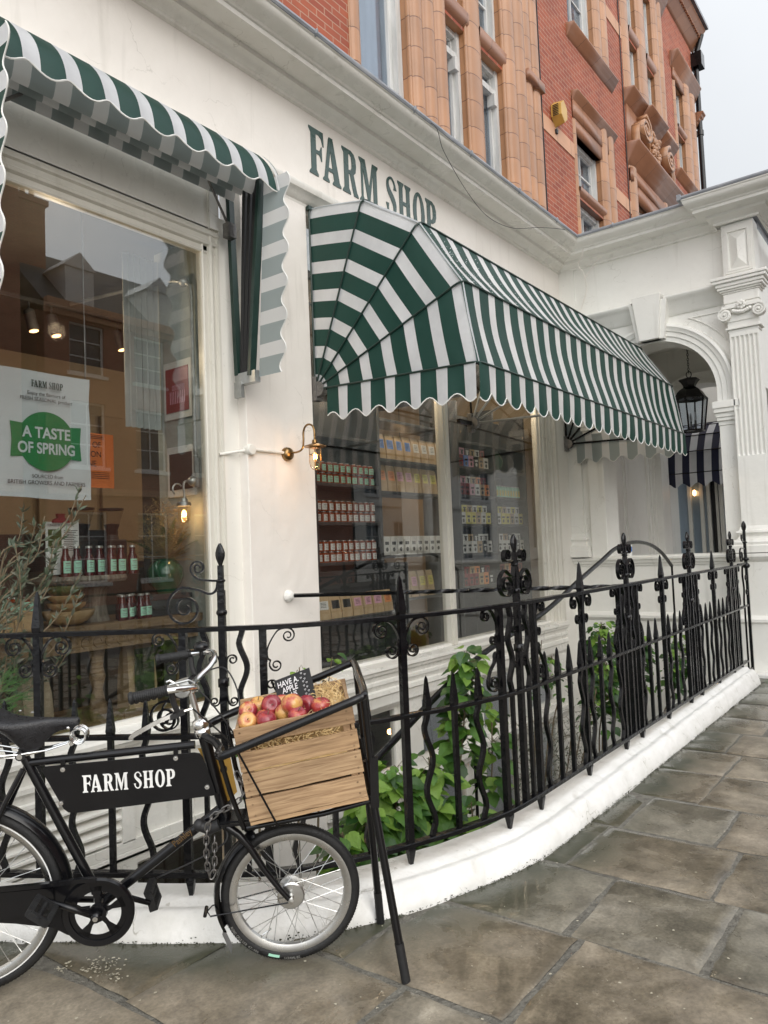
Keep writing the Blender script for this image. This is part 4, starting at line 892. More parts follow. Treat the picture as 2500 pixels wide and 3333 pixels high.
rows=[[(WX-.02,P1-.01+d,z) for d,z in BP],[(PX-d,P1-.01+d,z) for d,z in BP],[(PX-d,P0-d,z) for d,z in BP],[(WX+.4,P0-d,z) for d,z in BP]]; mb.grid(rows); mb.build('pilaster_base','porch_paint',porch,smooth=35)
mb=MB(); mb.box(PX-.07,WX+.1,1.44,1.95,.62,1.22); mb.box(PX-.10,WX+.1,1.42,1.98,-.3,.55); mb.box(WX,WX+3,1.60,1.75,3.2,5.1);
ypr(mb,[(.17,1.21),(.19,1.22),(.22,1.245),(.25,1.28),(.25,1.305),(.2,1.32),(0,1.325)],1.97,1.40); ypr(mb,[(.2,.53),(.23,.55),(.26,.57),(.26,.60),(.22,.63),(.16,.65)],1.99,1.40)
mb.build('pilaster_pedestal','porch_paint',porch)
mb=MB(); mb.box(8.72,WX+.1,1.0,1.93,-.35,.035); mb.build('porch_step','kerb_paint',porch,bevel=.01)
# half pilaster with base at the inner corner
mb=MB(); mb.box(WX-.05,WX+.02,3.73,3.9,1.50,4.3); BP2=[(d*.8,z*1.0) for d,z in BP]
rows=[[(WX-.05-d,3.9,z) for d,z in BP2],[(WX-.05-d,3.73-d,z) for d,z in BP2],[(WX,3.73-d,z) for d,z in BP2]]; mb.grid(rows); mb.build('corner_pilaster','porch_paint',porch,smooth=35)
# inside of the porch: house wall, ceiling, far wall with arch
mb=MB(); mb.box(WX+.42,13.2,3.90,4.0,-.1,5.1); 
for x in (10.85,11.0,11.12,12.15,12.28): mb.box(x,x+.06,3.86,3.90,1.2,4.2)
mb.box(10.6,10.85,3.82,3.90,1.2,4.3); mb.box(12.34,12.6,3.82,3.9,1.2,4.3); mb.box(10.6,12.6,3.80,3.9,4.3,4.5)
mb.build('porch_back_wall','porch_paint',porch)
mb=MB(); mb.box(WX+.42,12.4,1.6,4.0,4.55,4.65); mb.build('porch_ceiling','porch_paint',porch)
FX=12.4; C2=3.02; R2=.70; Z2=3.25
mb=MB(); arcp=[(C2+R2*cos(pi*k/n),Z2+R2*sin(pi*k/n)) for k in range(n+1)]
for (p,q) in zip(arcp,arcp[1:]):
    mb.face([(FX,p[0],p[1]),(FX,q[0],q[1]),(FX,q[0],4.6),(FX,p[0],4.6)]); mb.face([(FX,p[0],p[1]),(FX+.4,p[0],p[1]),(FX+.4,q[0],q[1]),(FX,q[0],q[1])])
mb.box(FX,FX+.4,C2+R2,3.9,-.1,4.6); mb.box(FX,FX+.4,1.2,C2-R2,-.1,4.6)
rows=[]
for k in range(41):
    a=pi*k/40; rows.append([(FX-d,C2+(R2+e)*cos(a),Z2+(R2+e)*sin(a)) for d,e in AP])
mb.grid(rows); mb.build('far_arch','porch_paint',porch,smooth=35)
mb=MB(); mb.box(WX+.42,13.2,1.2,3.9,.6,.7); mb.build('porch_floor','mortar',porch)

# neighbouring shop seen through the porch: dark glazing and navy awning
nb=thing('neighbouring_shop','dark glazed shop door and window seen through the porch arch','shop front',(15,3.4,0))
NX=13.4
mb=MB(); mb.box(NX+.5,NX+5,3.9,4.1,0,5.2); mb.box(NX+.35,NX+.5,2.5,4.0,0,5.0); mb.build('wall','porch_paint',nb)
mb=MB(); mb.box(NX+.33,NX+.345,2.55,3.85,1.0,2.75); mb.build('glass','upper_glass',nb)
mb=MB(); mb.box(NX+.9,NX+.95,2.2,3.9,.8,3.0); mb.build('dark_interior','interior_dark',nb)
mb=MB(); 
for y in (3.62,3.42,3.18,3.10,2.62): mb.box(NX+.28,NX+.36,y,y+.06,.8,2.85)
mb.box(NX+.27,NX+.37,3.30,3.36,.8,2.9); mb.build('door_frame','frame_grey',nb)
mb=MB(); mb.box(NX+.265,NX+.33,3.22,3.28,.8,2.9); mb.build('door_edge','black_enamel',nb)
mb=MB(); mb.box(NX+.5,NX+.6,2.62,3.1,.9,2.7); mb.build('tiled_wall','grey_tile',nb)
mb=MB(); mb.sphere((NX+.25,3.55,2.30),.035,8,sc=(1,1,1.6)); mb.build('glowing_bulb','bulb_soft',nb)
# ================================================================ AWNINGS
PER=.2225; WW=.092
def stripes(L, first_white=True, start=0.0):
    out=[]; a=start; wht=first_white
    while a<L-1e-6:
        b=min(L,a+(WW if wht else PER-WW)); out.append((a,b,0 if wht else 1)); a=b; wht=not wht
    return out
def cloth_mats(): return ['white_cloth','green_cloth']
def canopy(root, xl, xr, yw, zh, L, angs, mats, drop=.245, sag=.026, seed=0, endR=True, cut_left=None):
    pt=lambda x,ang,r: Vector((x, yw-r*cos(radians(ang)), zh+r*sin(radians(ang))))
    wr=lambda x,y,z,k=.0045: k*noise.noise((x*3.3+seed,y*3.3,z*3.3))
    rc=.05
    for side,x in ((-1,xl),(1,xr)):
        mb=MB()
        st=stripes(L-.05)      # measured from the rim inwards
        for a,b in zip(angs,angs[1:]):
            for (u0,u1,c) in st:
                for k in range(5):
                    rows=[]
                    for r in ((u0,u1)):
                        row=[]
                        for q in (k/5,(k+1)/5):
                            p=pt(x,a,L-r).lerp(pt(x,b,L-r),q); bulge=.010*sin(pi*q)*(1-r/L)
                            inset=0
                            if r<1e-6: inset=rc*.35
                            p.x+=side*(bulge-0+wr(p.x,p.y,p.z)) - side*inset
                            row.append(p)
                        rows.append(row)
                    mb.face([rows[0][0],rows[0][1],rows[1][1],rows[1][0]],c)
        mb.build('end_panel',mats,root,smooth=30,inside=((xl+xr)/2,yw-.3,zh+.3))
    # front panels
    st=stripes(xr-xl-.0, False, 0.0)
    for pi_,(a,b) in enumerate(zip(angs,angs[1:])):
        mb=MB(); nq=8
        for (u0,u1,c) in st:
            for sub in range(2):
                x0=xl+u0+(u1-u0)*sub/2; x1=xl+u0+(u1-u0)*(sub+1)/2
                for k in range(nq):
                    Q=[]
                    for (x,q) in ((x0,k/nq),(x1,k/nq),(x1,(k+1)/nq),(x0,(k+1)/nq)):
                        p=pt(x,a,L).lerp(pt(x,b,L),q); nrm=(pt(x,(a+b)/2,1)-pt(x,0,0)).normalized() if 0 else Vector((0,-cos(radians((a+b)/2)),sin(radians((a+b)/2))))
                        e=min(1,(x-xl)/.25,(xr-x)/.25); s_=sag*sin(pi*q)*e
                        s_+= .016*noise.noise((x*2.1+seed,q*1.5,pi_*3))*sin(pi*q)
                        xx=x+.010*sin(pi*q)*noise.noise((x*1.7,q*2+seed,pi_))
                        ins=0
                        if x<=xl+1e-6 or x>=xr-1e-6: xx=x; ins=rc*.25
                        p=p-nrm*(s_+ins); p.x=xx; Q.append(p)
                    mb.face(Q,c)
        mb.build('roof_panel',mats,root,smooth=30,inside=((xl+xr)/2,yw+.2,zh-.2))
    return pt
def valance_strip(path, drop, mats, root, phase=0, stp=None, down=Vector((0,0,-1)), out_=None, amp=.034, rip=.010, name='valance', lobe=PER, inside=None):
    # path: list of Vector, measured by arc length; hangs towards 'down'
    S_=[0]
    for a,b in zip(path,path[1:]): S_.append(S_[-1]+(b-a).length)
    L=S_[-1]
    def P(s):
        s=max(0,min(L,s))
        for i in range(len(S_)-1):
            if s<=S_[i+1]+1e-9: return path[i].lerp(path[i+1],(s-S_[i])/(S_[i+1]-S_[i])), (path[i+1]-path[i]).normalized()
    st=stp or stripes(L,False)
    bottom=[]; mb=MB(); nv=5
    def pos(s,v):
        p,t=P(s); n=down.cross(t).normalized()
        h=drop-amp+amp*cos(2*pi*(s+phase)/lobe); r=rip*v*sin(2*pi*(s+phase)/lobe+.6)+.012*v*v*noise.noise((s*2.3,v,3))
        return p+down*(h*v)+n*r
    for u0,u1,c in st:
        ns=3
        for i in range(ns):
            a=u0+(u1-u0)*i/ns; b=u0+(u1-u0)*(i+1)/ns
            for k in range(nv): mb.face([pos(a,k/nv),pos(b,k/nv),pos(b,(k+1)/nv),pos(a,(k+1)/nv)],c)
    o=mb.build(name,mats,root,smooth=50,inside=inside)
    mb=MB(); m=max(8,int(L/.022)); mb.tube([pos(L*k/m,1) for k in range(m+1)],.0045,5); mb.build('edge_piping','piping',root,smooth=True)
    return o
aw=thing('striped_awning','open dome shaped awning in green and white stripes over the right hand window','awning',(6.66,3.88,2.78))
XL_,XR_,YW,ZH,LA=4.290,9.06,3.88,2.782,1.456
ANG=[90,68.5,45,21,-2]
pt=canopy(aw,XL_,XR_,YW,ZH,LA,ANG,cloth_mats())
c5=lambda x: pt(x,-2,LA)
# side valance runs from the wall to the corner, then along the front and back
side=[pt(XL_-.004,-2,.12),pt(XL_-.004,-2,LA-.02)]
stv=[(0,.04,1)]; 
full=[(a,b,c) for a,b,c in stripes(LA-.14)]; Ls=LA-.14
rev=[(Ls-b,Ls-a,c) for a,b,c in full][::-1]
valance_strip(side,.262,cloth_mats(),aw,phase=-Ls+.046,stp=rev,inside=(6.6,3.2,2.7))
valance_strip([pt(XL_,-2,LA+.004),pt(XR_,-2,LA+.004)],.262,cloth_mats(),aw,phase=-.046,inside=(6.6,3.9,2.7))
side2=[pt(XR_+.004,-2,LA-.02),pt(XR_+.004,-2,.12)]
valance_strip(side2,.262,cloth_mats(),aw,phase=.046,stp=full,inside=(6.6,3.2,2.7))
for a in ANG:
    mb=MB(); hl,hr=pt(XL_-.008,a,.05),pt(XR_+.008,a,.05)
    pts=[hl,pt(XL_-.008,a,LA-.07)]+[pt(XL_-.008+.06*(1-cos(q)),a,LA-.06+.066*sin(q)) for q in [pi/2*k/5 for k in range(1,6)]]
    pr_=[Vector((XL_+XR_-p.x,p.y,p.z)) for p in pts][::-1]
    mb.tube(pts+pr_,.0075,6); mb.build('seam_rib','green_metal',aw,smooth=True)
    mb=MB(); 
    r1=LA-.02
    mb.tube([pt(XL_+.02,a,.05),pt(XL_+.02,a,r1),pt(XR_-.02,a,r1),pt(XR_-.02,a,.05)],.013,6); mb.build('frame_hoop','black_enamel',aw)
    for xm in (6.66,):
        mb=MB(); mb.tube([pt(xm,a,.06),pt(xm,a,r1)],.012,6); mb.build('frame_arm','galv' if a<80 else 'black_enamel',aw)
for xm in (XL_+.015,6.66,XR_-.02):
    mb=MB(); mb.box(xm-.035,xm+.035,YW-.02,YW+.03,ZH-.09,ZH+.10); mb.lathe([(.001,-.03),(.06,-.03),(.065,0),(.06,.03),(.001,.03)],14,(xm,YW-.03,ZH),(1,0,0)); mb.build('hinge_bracket','dark_steel',aw,bevel=.003)
mb=MB(); mb.box(6.40,6.66,3.86,3.90,2.76,2.80); mb.build('bracket_arm','black_enamel',aw)
mb=MB(); mb.box(XL_-.02,XR_,3.87,3.90,4.215,4.25); mb.build('head_rail','green_metal',aw)

mb=MB(); rs=random.Random(19)
for k in range(700):
    i=rs.choice((1,1,2)); q=rs.uniform(.15,.98); x=XL_+abs(rs.gauss(0,.5))+.03; a_,b_=ANG[i],ANG[i+1]
    if x>XR_-.1: continue
    p=pt(x,a_,LA).lerp(pt(x,b_,LA),q); nn_=Vector((0,-cos(radians((a_+b_)/2)),sin(radians((a_+b_)/2)))); p=p-nn_*(.012*sin(pi*q)*min(1,(x-XL_)/.25)-.004); r=rs.uniform(.0012,.0034)
    mb.sphere(p,r,6)
o=mb.build('rain_drops','jar_glass_bead',aw,smooth=True); o['kind']='stuff'
# folded awning over window one
fa=thing('folded_awning','folded green and white striped awning with hanging scalloped edge above the left window','awning',(2.6,3.7,2.74))
XA,XB,ZF=1.665,3.50,2.74
for xx,nm in ((XA,'l'),(XB,'r')):
    mb=MB(); mb.beam((xx,3.885,ZF+.02),(xx,3.925,4.16),.034,.05,(1,0,0)); mb.build('wall_arm','green_metal',fa,bevel=.003)
    for k in range(4):
        y0,y1=3.845-.030*k,3.76-.055*k
        mb=MB(); mb.beam((xx,y0,ZF),(xx,y1,4.13),.030,.022 if k<3 else .055,(1,0,0)); mb.build('folded_arm','green_metal' if k==3 else 'matt_black',fa,bevel=.002)
    mb=MB(); mb.box(xx-.02,xx+.03,3.70,3.90,ZF-.05,ZF+.03); mb.box(xx-.03,xx+.0,3.83,3.9,ZF-.14,ZF-.03); 
    for k in range(4): mb.lathe([(.001,-.02),(.016,-.02),(.016,.02),(.001,.02)],8,(xx+.01,3.735+.036*k,ZF-.01),(1,0,0))
    mb.build('hinge_bracket','galv',fa)
YB=3.60
for xx in (XA-.005,XB+.005):
    Lh=1.33; path=[Vector((xx,YB+.085,ZF-.02)),Vector((xx,YB-.02,ZF-.02+Lh))]
    stp=stripes(Lh); stp=[(Lh-b,Lh-a,c) for a,b,c in stp][::-1]
    valance_strip(path,.255,cloth_mats(),fa,phase=-Lh+.06,stp=stp,down=Vector((0,-1,-.02)).normalized(),amp=.030,rip=.004,name='side_valance',inside=(2.6,3.4,3.4))
# front hoop and the valance flopping over it
mb=MB(); mb.tube([(XA,3.62,4.15),(XA+.02,3.60,4.19),(XB-.02,3.59,4.19),(XB,3.60,4.15)],.016,8); mb.build('front_hoop','green_metal',fa,smooth=True)
st=stripes(XB-XA+.0,False); mb=MB(); mb2=MB(); nv=8
def fpv(x,v):
    # profile leaving the hoop outwards and drooping
    ph=2*pi*(x-XA-.05)/PER; h=.315-.030+.030*cos(ph); a=v*h
    y=3.615-.165*(1-math.exp(-a/.12)); z=4.225-a*.92+.02*math.exp(-a/.05)
    y-=.012*v*sin(ph+.8); return (x+.01*v*noise.noise((x*3,v,1)),y,z)
for u0,u1,c in st:
    for i in range(3):
        a=XA+u0+(u1-u0)*i/3; b=XA+u0+(u1-u0)*(i+1)/3
        for k in range(nv): mb.face([fpv(a,k/nv),fpv(b,k/nv),fpv(b,(k+1)/nv),fpv(a,(k+1)/nv)],c)
mb.build('front_valance',cloth_mats(),fa,smooth=50,inside=(2.6,3.9,3.9))
mb2.tube([fpv(XA+(XB-XA)*k/90,1) for k in range(91)],.005,5); mb2.build('edge_piping','piping',fa,smooth=True)
# corner pieces curling between front and side valances
for xx,sg in ((XA,-1),(XB,1)):
    mb=MB(); rows=[]
    for i in range(7):
        q=radians(90*i/6); rows.append([])
        for k in range(nv+1):
            v=k/nv; x0,y0,z0=fpv(xx,v); d=3.615-y0
            rows[-1].append((xx+sg*.05*sin(q)*v*.6*(1-q*.4), 3.60-d*(1-.0*q)-.02*sin(q)*v, z0+.03*sin(q)*v))
    mb.grid(rows,lambda i,j:0 if i<3 else 1); mb.build('corner_flap',cloth_mats(),fa,smooth=60,inside=(2.6,3.8,3.9))
# folds of cloth gathered between the arms, seen from below
for k,(ya,yb,dp) in enumerate(((3.60,3.73,.185),(3.73,3.81,.17),(3.81,3.885,.20))):
    mb=MB()
    for u0,u1,c in stripes(XB-XA-.06,False,0):
        a,b=XA+.03+u0,XA+.03+u1; 
        for i in range(8):
            f=lambda q:(ya+(yb-ya)*q, 4.16-dp*sin(pi*q)**.8+.01*k)
            (y0,z0),(y1,z1)=f(i/8),f((i+1)/8); mb.face([(a,y0,z0),(b,y0,z0),(b,y1,z1),(a,y1,z1)],c)
    mb.build('gathered_fold',cloth_mats(),fa,smooth=60,inside=(2.6,3.7,-20))
for xx in (XA+.04,XB-.04):
    mb=MB(); mb.tube([(xx-.25 if xx>2.5 else xx+.25,3.80,4.02),(xx-.02,3.87,3.80)],.010,6); mb.box(xx-.05,xx+.02,3.84,3.90,3.72,3.82); mb.build('stay_arm','dark_steel',fa)

# navy awning over the neighbouring door, seen through the porch
na=thing('navy_awning','navy and white striped awning glimpsed through the porch arch','awning',(13.7,3.2,2.7))
mb=MB(); A=[(70,0),(45,0),(22,0),(-2,0)]
yl,yr=2.25,3.86; xo=NX+.33; La=.88; z0=2.62
def np_(y,ang,r): return (xo-r*cos(radians(ang)),y,z0+r*sin(radians(ang)))
an=[88,66,44,22,-2]; ns=14
for a,b in zip(an,an[1:]):
    for k in range(ns):
        y0=yl+(yr-yl)*k/ns; y1=yl+(yr-yl)*(k+1)/ns; mb.face([np_(y0,a,La),np_(y1,a,La),np_(y1,b,La),np_(y0,b,La)],k%2)
for k in range(ns):
    for q in range(4):
        y0=yl+(yr-yl)*(k+q/4)/ns; y1=yl+(yr-yl)*(k+(q+1)/4)/ns; h=lambda y:.20+.035*cos(2*pi*(y-yl)/(yr-yl)*ns/2)
        p,r=np_(y0,-2,La),np_(y1,-2,La); mb.face([p,r,(r[0],r[1],r[2]-h(y1)),(p[0],p[1],p[2]-h(y0))],k%2)
for y in (yl,yr):
    for a,b in zip(an,an[1:]):
        for k in range(5): r0,r1=La*(1-k/5),La*(1-(k+1)/5); mb.face([np_(y,a,r0),np_(y,b,r0),np_(y,b,r1),np_(y,a,r1)],k%2)
mb.build('canopy',['navy_cloth','white_cloth'],na,smooth=20)
for a in an:
    mb=MB(); mb.tube([np_(yl,a,.05),np_(yl,a,La+.005),np_(yr,a,La+.005),np_(yr,a,.05)],.008,6); mb.build('frame_hoop','black_enamel',na)

# ================================================================ RED BRICK BUILDING above (wall y=4.4)
br=thing('brick_building','tall red brick mansion block with terracotta window surrounds rising behind the shop','building',(9,4.4,5.3))
BY=4.4; DEP=.26
OP=[ # x0,x1,z0,z1
 (5.68,6.56,5.0,9.8),(7.29,7.82,5.0,7.86),(8.17,8.80,5.0,7.86),(7.29,7.82,8.12,9.9),(8.17,8.80,8.12,9.9),
 (11.25,12.32,5.0,7.0),(11.25,12.32,7.2,8.05),(11.2,12.32,9.80,12.4),
 (14.16,14.72,5.0,7.95),(15.25,15.8,5.0,7.95),(14.16,14.74,10.05,11.25),(15.25,15.82,10.05,11.25),(14.16,14.74,11.5,12.9),(15.25,15.82,11.5,12.9),
 (17.34,18.0,9.74,10.75),(17.34,18.0,10.95,11.9),(17.34,18.0,5.0,8.0),(17.3,18.0,13.9,15.5),(14.2,15.8,14.6,16),(11.2,12.3,13.6,15.6)]
mb=MB(); holes(mb,-2,19.1,5.0,16.5,OP,BY,0,DEP,1)
mb.face([(19.1,BY,5),(19.1,BY+8,5),(19.1,BY+8,16.5),(19.1,BY,16.5)]); mb.face([(-2,BY,16.5),(19.1,BY,16.5),(19.1,BY+8,16.5),(-2,BY+8,16.5)])
mb.build('wall',['brick','terracotta'],br)
def vcol(mb,x0,x1,z0,z1,d=.05,seg=3,m=0):   # moulded terracotta jamb: shallow round shafts between fillets
    n=seg; w=(x1-x0)/n; pts=[(x0,BY+.01)]
    for i in range(n):
        c=x0+w*(i+.5); pts+=[(c-w*.5,BY-d*.35),(c-w*.44,BY-d*.35)]+[(c+w*.40*cos(a),BY-d*.30-d*.7*sin(a)) for a in [pi-pi*k/7 for k in range(8)]]+[(c+w*.44,BY-d*.35)]
    pts+=[(x1,BY-d*.35),(x1,BY+.01)]
    mb.grid([[(x,y,z0) for x,y in pts],[(x,y,z1) for x,y in pts]],m)
mb=MB()
for a in ((5.53,5.69,5.1,12,.05,1),(6.55,7.30,5.1,12,.10,3),(7.81,8.18,5.1,12,.07,1),(8.79,9.42,5.1,12,.10,2),(9.42,9.94,5.1,10.2,.06,2),
          (12.31,12.95,5.1,8.65,.07,2),(11.16,11.26,5.1,8.65,.03,1),(12.31,12.95,9.79,12.5,.07,2),
          (13.8,14.17,5.1,8.55,.07,1),(14.71,15.26,5.1,7.96,.07,1),(15.79,16.45,5.1,8.55,.07,2),(13.8,14.17,10.0,13.4,.07,1),(14.73,15.26,10.05,13.0,.07,1),(15.81,16.45,10.0,13.4,.08,2),
          (17.2,17.35,9.72,12.2,.04,1),(17.99,18.95,9.72,12.2,.09,2),(17.2,17.35,5.1,8.3,.04,1),(17.99,18.95,5.1,8.3,.07,2),(14.0,14.2,14.6,16,.05,1),(15.8,16.2,14.6,16,.05,1)):
    vcol(mb,*a)
mb.build('terracotta_jambs','terracotta',br,smooth=35)
def hcorn(mb,x0,x1,z,hh,d,steps=4,ret=True,up=True):
    pr=[(BY,z)]
    for i in range(steps):
        a=(i+1)/steps; zz=z+hh*(i+.15)/steps; pr+=[(BY-d*(a-.7/steps),zz),(BY-d*a,z+hh*(i+.7)/steps)]
    pr+=[(BY-d,z+hh),(BY,z+hh+.03)]
    if not up: pr=[(y,2*z+hh-zz) for y,zz in pr]
    rows=[[(x0-(0),y,zz) for y,zz in [(BY,zz) for y,zz in pr]],[(x0,y,zz) for y,zz in pr],[(x1,y,zz) for y,zz in pr],[(x1,BY,zz) for y,zz in pr]]
    mb.grid(rows)
mb=MB()
# transoms (sloping underside), sills, hood moulds and the ornamental panel between floors
for x0,x1,z0,z1 in ((7.25,7.86,7.86,8.12),(8.13,8.86,7.86,8.12),(11.22,12.36,7.0,7.2),(14.16,14.75,11.25,11.5),(15.24,15.84,11.25,11.5),(17.33,18.02,10.75,10.95)):
    mb.grid([[(x0,BY+.2,z0),(x0,BY+.02,z0+.02),(x0,BY-.05,z0+.10),(x0,BY-.06,z1-.04),(x0,BY+.05,z1),(x0,BY+.2,z1+.02)],[(x1,BY+.2,z0),(x1,BY+.02,z0+.02),(x1,BY-.05,z0+.10),(x1,BY-.06,z1-.04),(x1,BY+.05,z1),(x1,BY+.2,z1+.02)]])
hcorn(mb,11.1,13.1,9.60,.19,.14,3); hcorn(mb,17.0,18.95,9.54,.19,.14,3); 
hcorn(mb,11.16,12.95,8.55,.16,.12,3); mb.box(11.16,12.95,BY-.04,BY+.02,8.28,8.56); mb.box(11.22,12.40,BY-.03,BY+.1,8.05,8.28)
hcorn(mb,9.3,10.05,9.9,.30,.30,4); mb.box(9.42,9.94,BY-.10,BY+.02,8.05,8.18)
hcorn(mb,13.7,16.6,8.55,.38,.26,4); hcorn(mb,13.72,14.6,9.72,.26,.22,4); hcorn(mb,15.55,16.6,9.72,.26,.22,4); hcorn(mb,14.55,15.6,9.66,.30,.30,4)
mb.box(13.8,16.45,BY-.03,BY+.02,8.93,9.75); mb.box(14.16,15.9,BY-.05,BY+.03,7.95,8.25); mb.box(13.8,16.45,BY-.06,BY+.02,8.25,8.5); 
hcorn(mb,13.75,16.6,13.0,.45,.25,5); hcorn(mb,17.1,19.05,12.15,.35,.20,5); hcorn(mb,11.0,13.1,12.4,.3,.18,4); mb.box(17.2,18.1,BY-.04,BY+.02,11.9,12.16)
mb.build('terracotta_mouldings','terracotta_dark',br,smooth=30)
mb=MB()
for yc,dx in ((14.35,1),(15.9,-1)):
    sp=spiral(0,0,.34,.06,90 if dx>0 else 90,1.9*dx*-1,50)
    mb.flat([(yc+a,BY-.13,9.40+z*.8) for a,z in sp],(0,1,0),.2,.07); mb.sphere((yc,BY-.16,9.40),.08,10)
    mb.flat([(yc-dx*.30,BY-.10,9.40),(yc-dx*.36,BY-.10,9.2),(yc-dx*.30,BY-.10,9.0),(yc-dx*.44,BY-.10,8.95)],(0,1,0),.16,.07)
mb.build('scroll_ornament','terracotta',br,smooth=40)
mb=MB(); mb.box(14.80,15.44,BY-.12,BY,8.95,9.66); rs=random.Random(11)
for k in range(60): mb.sphere((15.12+rs.uniform(-.24,.24),BY-.14,9.3+rs.uniform(-.28,.28)),rs.uniform(.03,.07),8,sc=(1,.9,1))
mb.build('carved_panel','terracotta',br,smooth=50)
mb=MB()
for x0,x1,z0,z1 in ((9.94,11.16,7.60,7.84),(12.95,13.8,7.60,7.84),(16.45,17.2,7.6,7.84),(12.95,13.8,11.0,11.24),(16.45,17.2,10.2,10.44),(3.9,5.53,7.60,7.84),(9.94,11.2,11.0,11.24),(12.95,13.8,5.2,5.6)):
    mb.box(x0,x1,BY-.012,BY+.02,z0,z1)
mb.build('string_course','stone_band',br)
mb=MB(); hcorn(mb,9.0,19.22,13.55,.45,.34,6); mb.build('eaves_cornice','terracotta_dark',br,smooth=25)
mb=MB()
for k in range(90): x=9.1+k*.112; mb.box(x,x+.06,BY-.24,BY-.12,13.80,13.88)
mb.build('dentils','terracotta_dark',br)
mb=MB(); mb.box(8.8,19.28,BY-.40,BY-.26,14.03,14.11); mb.build('gutter','lead',br)
mb=MB(); hcorn(mb,18.98,19.22,11.6,.3,.22,4); mb.build('corner_console','terracotta_dark',br)
mb=MB(); mb.tube([(19.17,BY-.08,5.2),(19.17,BY-.08,13.4),(19.17,BY-.25,13.9)],.065,10)
for z in (6.2,8.9,11.4): mb.tube([(19.17,BY-.08,z),(19.17,BY-.08,z+.12)],.085,10)
mb.box(19.02,19.32,BY-.25,BY+.02,13.1,13.45); mb.build('downpipe','black_enamel',br,smooth=40)
# sash windows
sw=[(0,2,1),(1,1,1),(2,1,1),(3,1,3),(4,1,3),(5,2,2),(6,2,2),(7,2,3),(8,1,2),(9,1,2),(10,1,2),(11,1,2),(12,1,2),(13,1,2),(14,1,2),(15,1,2),(16,1,2),(17,1,2),(18,2,2),(19,2,2)]
for i,nx,nz in sw:
    x0,x1,z0,z1=OP[i]; g=.0 
    mb=MB(); yy=BY+.10
    if i==0: x0+=.004; x1-=.004; mb.box(x0,x0+.05,yy,yy+.16,z0,z1); mb.box(x1-.09,x1,yy-.02,yy+.16,z0,z1); mb.box(x1-.15,x1-.09,yy+.05,yy+.16,z0,z1); mb.box(x0,x1,yy,yy+.1,z1-.1,z1)
    else:
        x0+=.004; x1-=.004; mb.box(x0,x0+.05,yy,yy+.12,z0,z1); mb.box(x1-.06,x1,yy-.02,yy+.14,z0,z1); mb.box(x0,x1,yy,yy+.12,z1-.07,z1); mb.box(x0,x1,yy,yy+.12,z0,z0+.06)
        panes(mb,x0+.04,x1-.05,z0+.04,z1-.05,yy+.05,.045,.05,nx,nz,.025)
        if i in (1,2): mb.box(x0,x1,yy-.0,yy+.14,z1-.34,z1-.26); mb.box(x1-.13,x1-.05,yy-.03,yy+.08,z1-.50,z1-.34)
    wdw=mb.build('window','sash_white',br)
    mb=MB(); mb.box(x0+.04,x1-.04,yy+.085,yy+.09,z0,z1); p_=mb.build('pane','upper_glass',wdw) if 0 else mb.build('pane','upper_glass'); p_.parent=wdw; p_.matrix_parent_inverse=Matrix.Identity(4)
    p_.data.transform(PM[br.name].inverted())
    mb=MB(); xc=x1-.10; mb.box(x0-.01,x1+.01,BY+.262,BY+.27,z0,z1) if i!=0 else (mb.box(x0,xc,BY+.262,BY+.27,z0,z1)); mb.build('net_curtain','net_curtain',br)
    mb=MB(); mb.box(x0-.2,x1+.2,BY+.5,BY+.52,z0-.1,z1+.1); mb.build('dark_room','dark_room',br)
# cable clipped down the brick
cb=thing('wall_cable','thin black cable hanging in a slack loop along the shop cornice','cable',(6.6,3.4,5.3))
mb=MB(); mb.tube(cr([(5.3,3.80,5.36),(5.45,3.44,5.27),(5.62,3.43,5.08),(6.1,3.50,4.93),(6.7,3.60,4.90),(7.3,3.62,4.98),(7.8,3.52,5.12),(8.35,3.46,5.255),(8.6,3.6,5.35)],8),.003,5); mb.build('cable','matt_black',cb)
mb=MB(); mb.tube([(9.99,4.385,5.2),(9.98,4.385,8.0),(9.985,4.385,10.0),(9.97,4.385,12.5)],.010,5); mb.tube([(13.68,4.385,5.4),(13.69,4.385,9.0),(13.68,4.385,13.2)],.010,5); mb.build('facade_cable','matt_black',br)
cb2=thing('porch_cable','thin pale cable dangling from the cornice at the inner corner of the porch','cable',(9.1,3.6,5))
mb=MB(); mb.tube(cr([(8.72,3.50,5.31),(8.80,3.42,5.25),(8.86,3.46,5.10),(8.93,3.55,5.02),(8.98,3.50,4.90),(9.08,3.52,4.72),(9.13,3.62,4.52),(9.13,3.70,4.30),(9.12,3.74,4.10)],6),.006,5); mb.tube([(9.0,3.5,4.85),(8.93,3.28,5.03),(8.92,3.24,5.02)],.006,5); mb.build('cable','stucco',cb2)
# alarm box
al=thing('alarm_box','yellow hexagonal alarm box with a louvred side on the brick wall','alarm box',(10.45,4.3,8.0))
mb=MB(); hx=[(-.15,-.10),(-.15,.16),(-.02,.27),(.17,.22),(.17,-.12),(.0,-.24)]
hx=[(-.13,.085),(0,.19),(.13,.085),(.13,-.10),(0,-.21),(-.13,-.10)]
A=[(10.45+a,4.39,8.0+z) for a,z in hx]; B=[(10.45+a*.86,4.235,8.0+z*.88) for a,z in hx]
mb.face(B); 
for i in range(6): j=(i+1)%6; mb.face([A[i],A[j],B[j],B[i]])
mb.build('case','yellow_plastic',al,bevel=.008)
mb=MB()
for k in range(7): z=8.06-.026*k; mb.box(10.308,10.316,4.27,4.36,z,z+.010)
mb.build('louvre_slots','matt_black',al)
mb=MB(); mb.box(10.42,10.48,4.36,4.40,7.70,7.76); mb.build('bracket','matt_black',al)

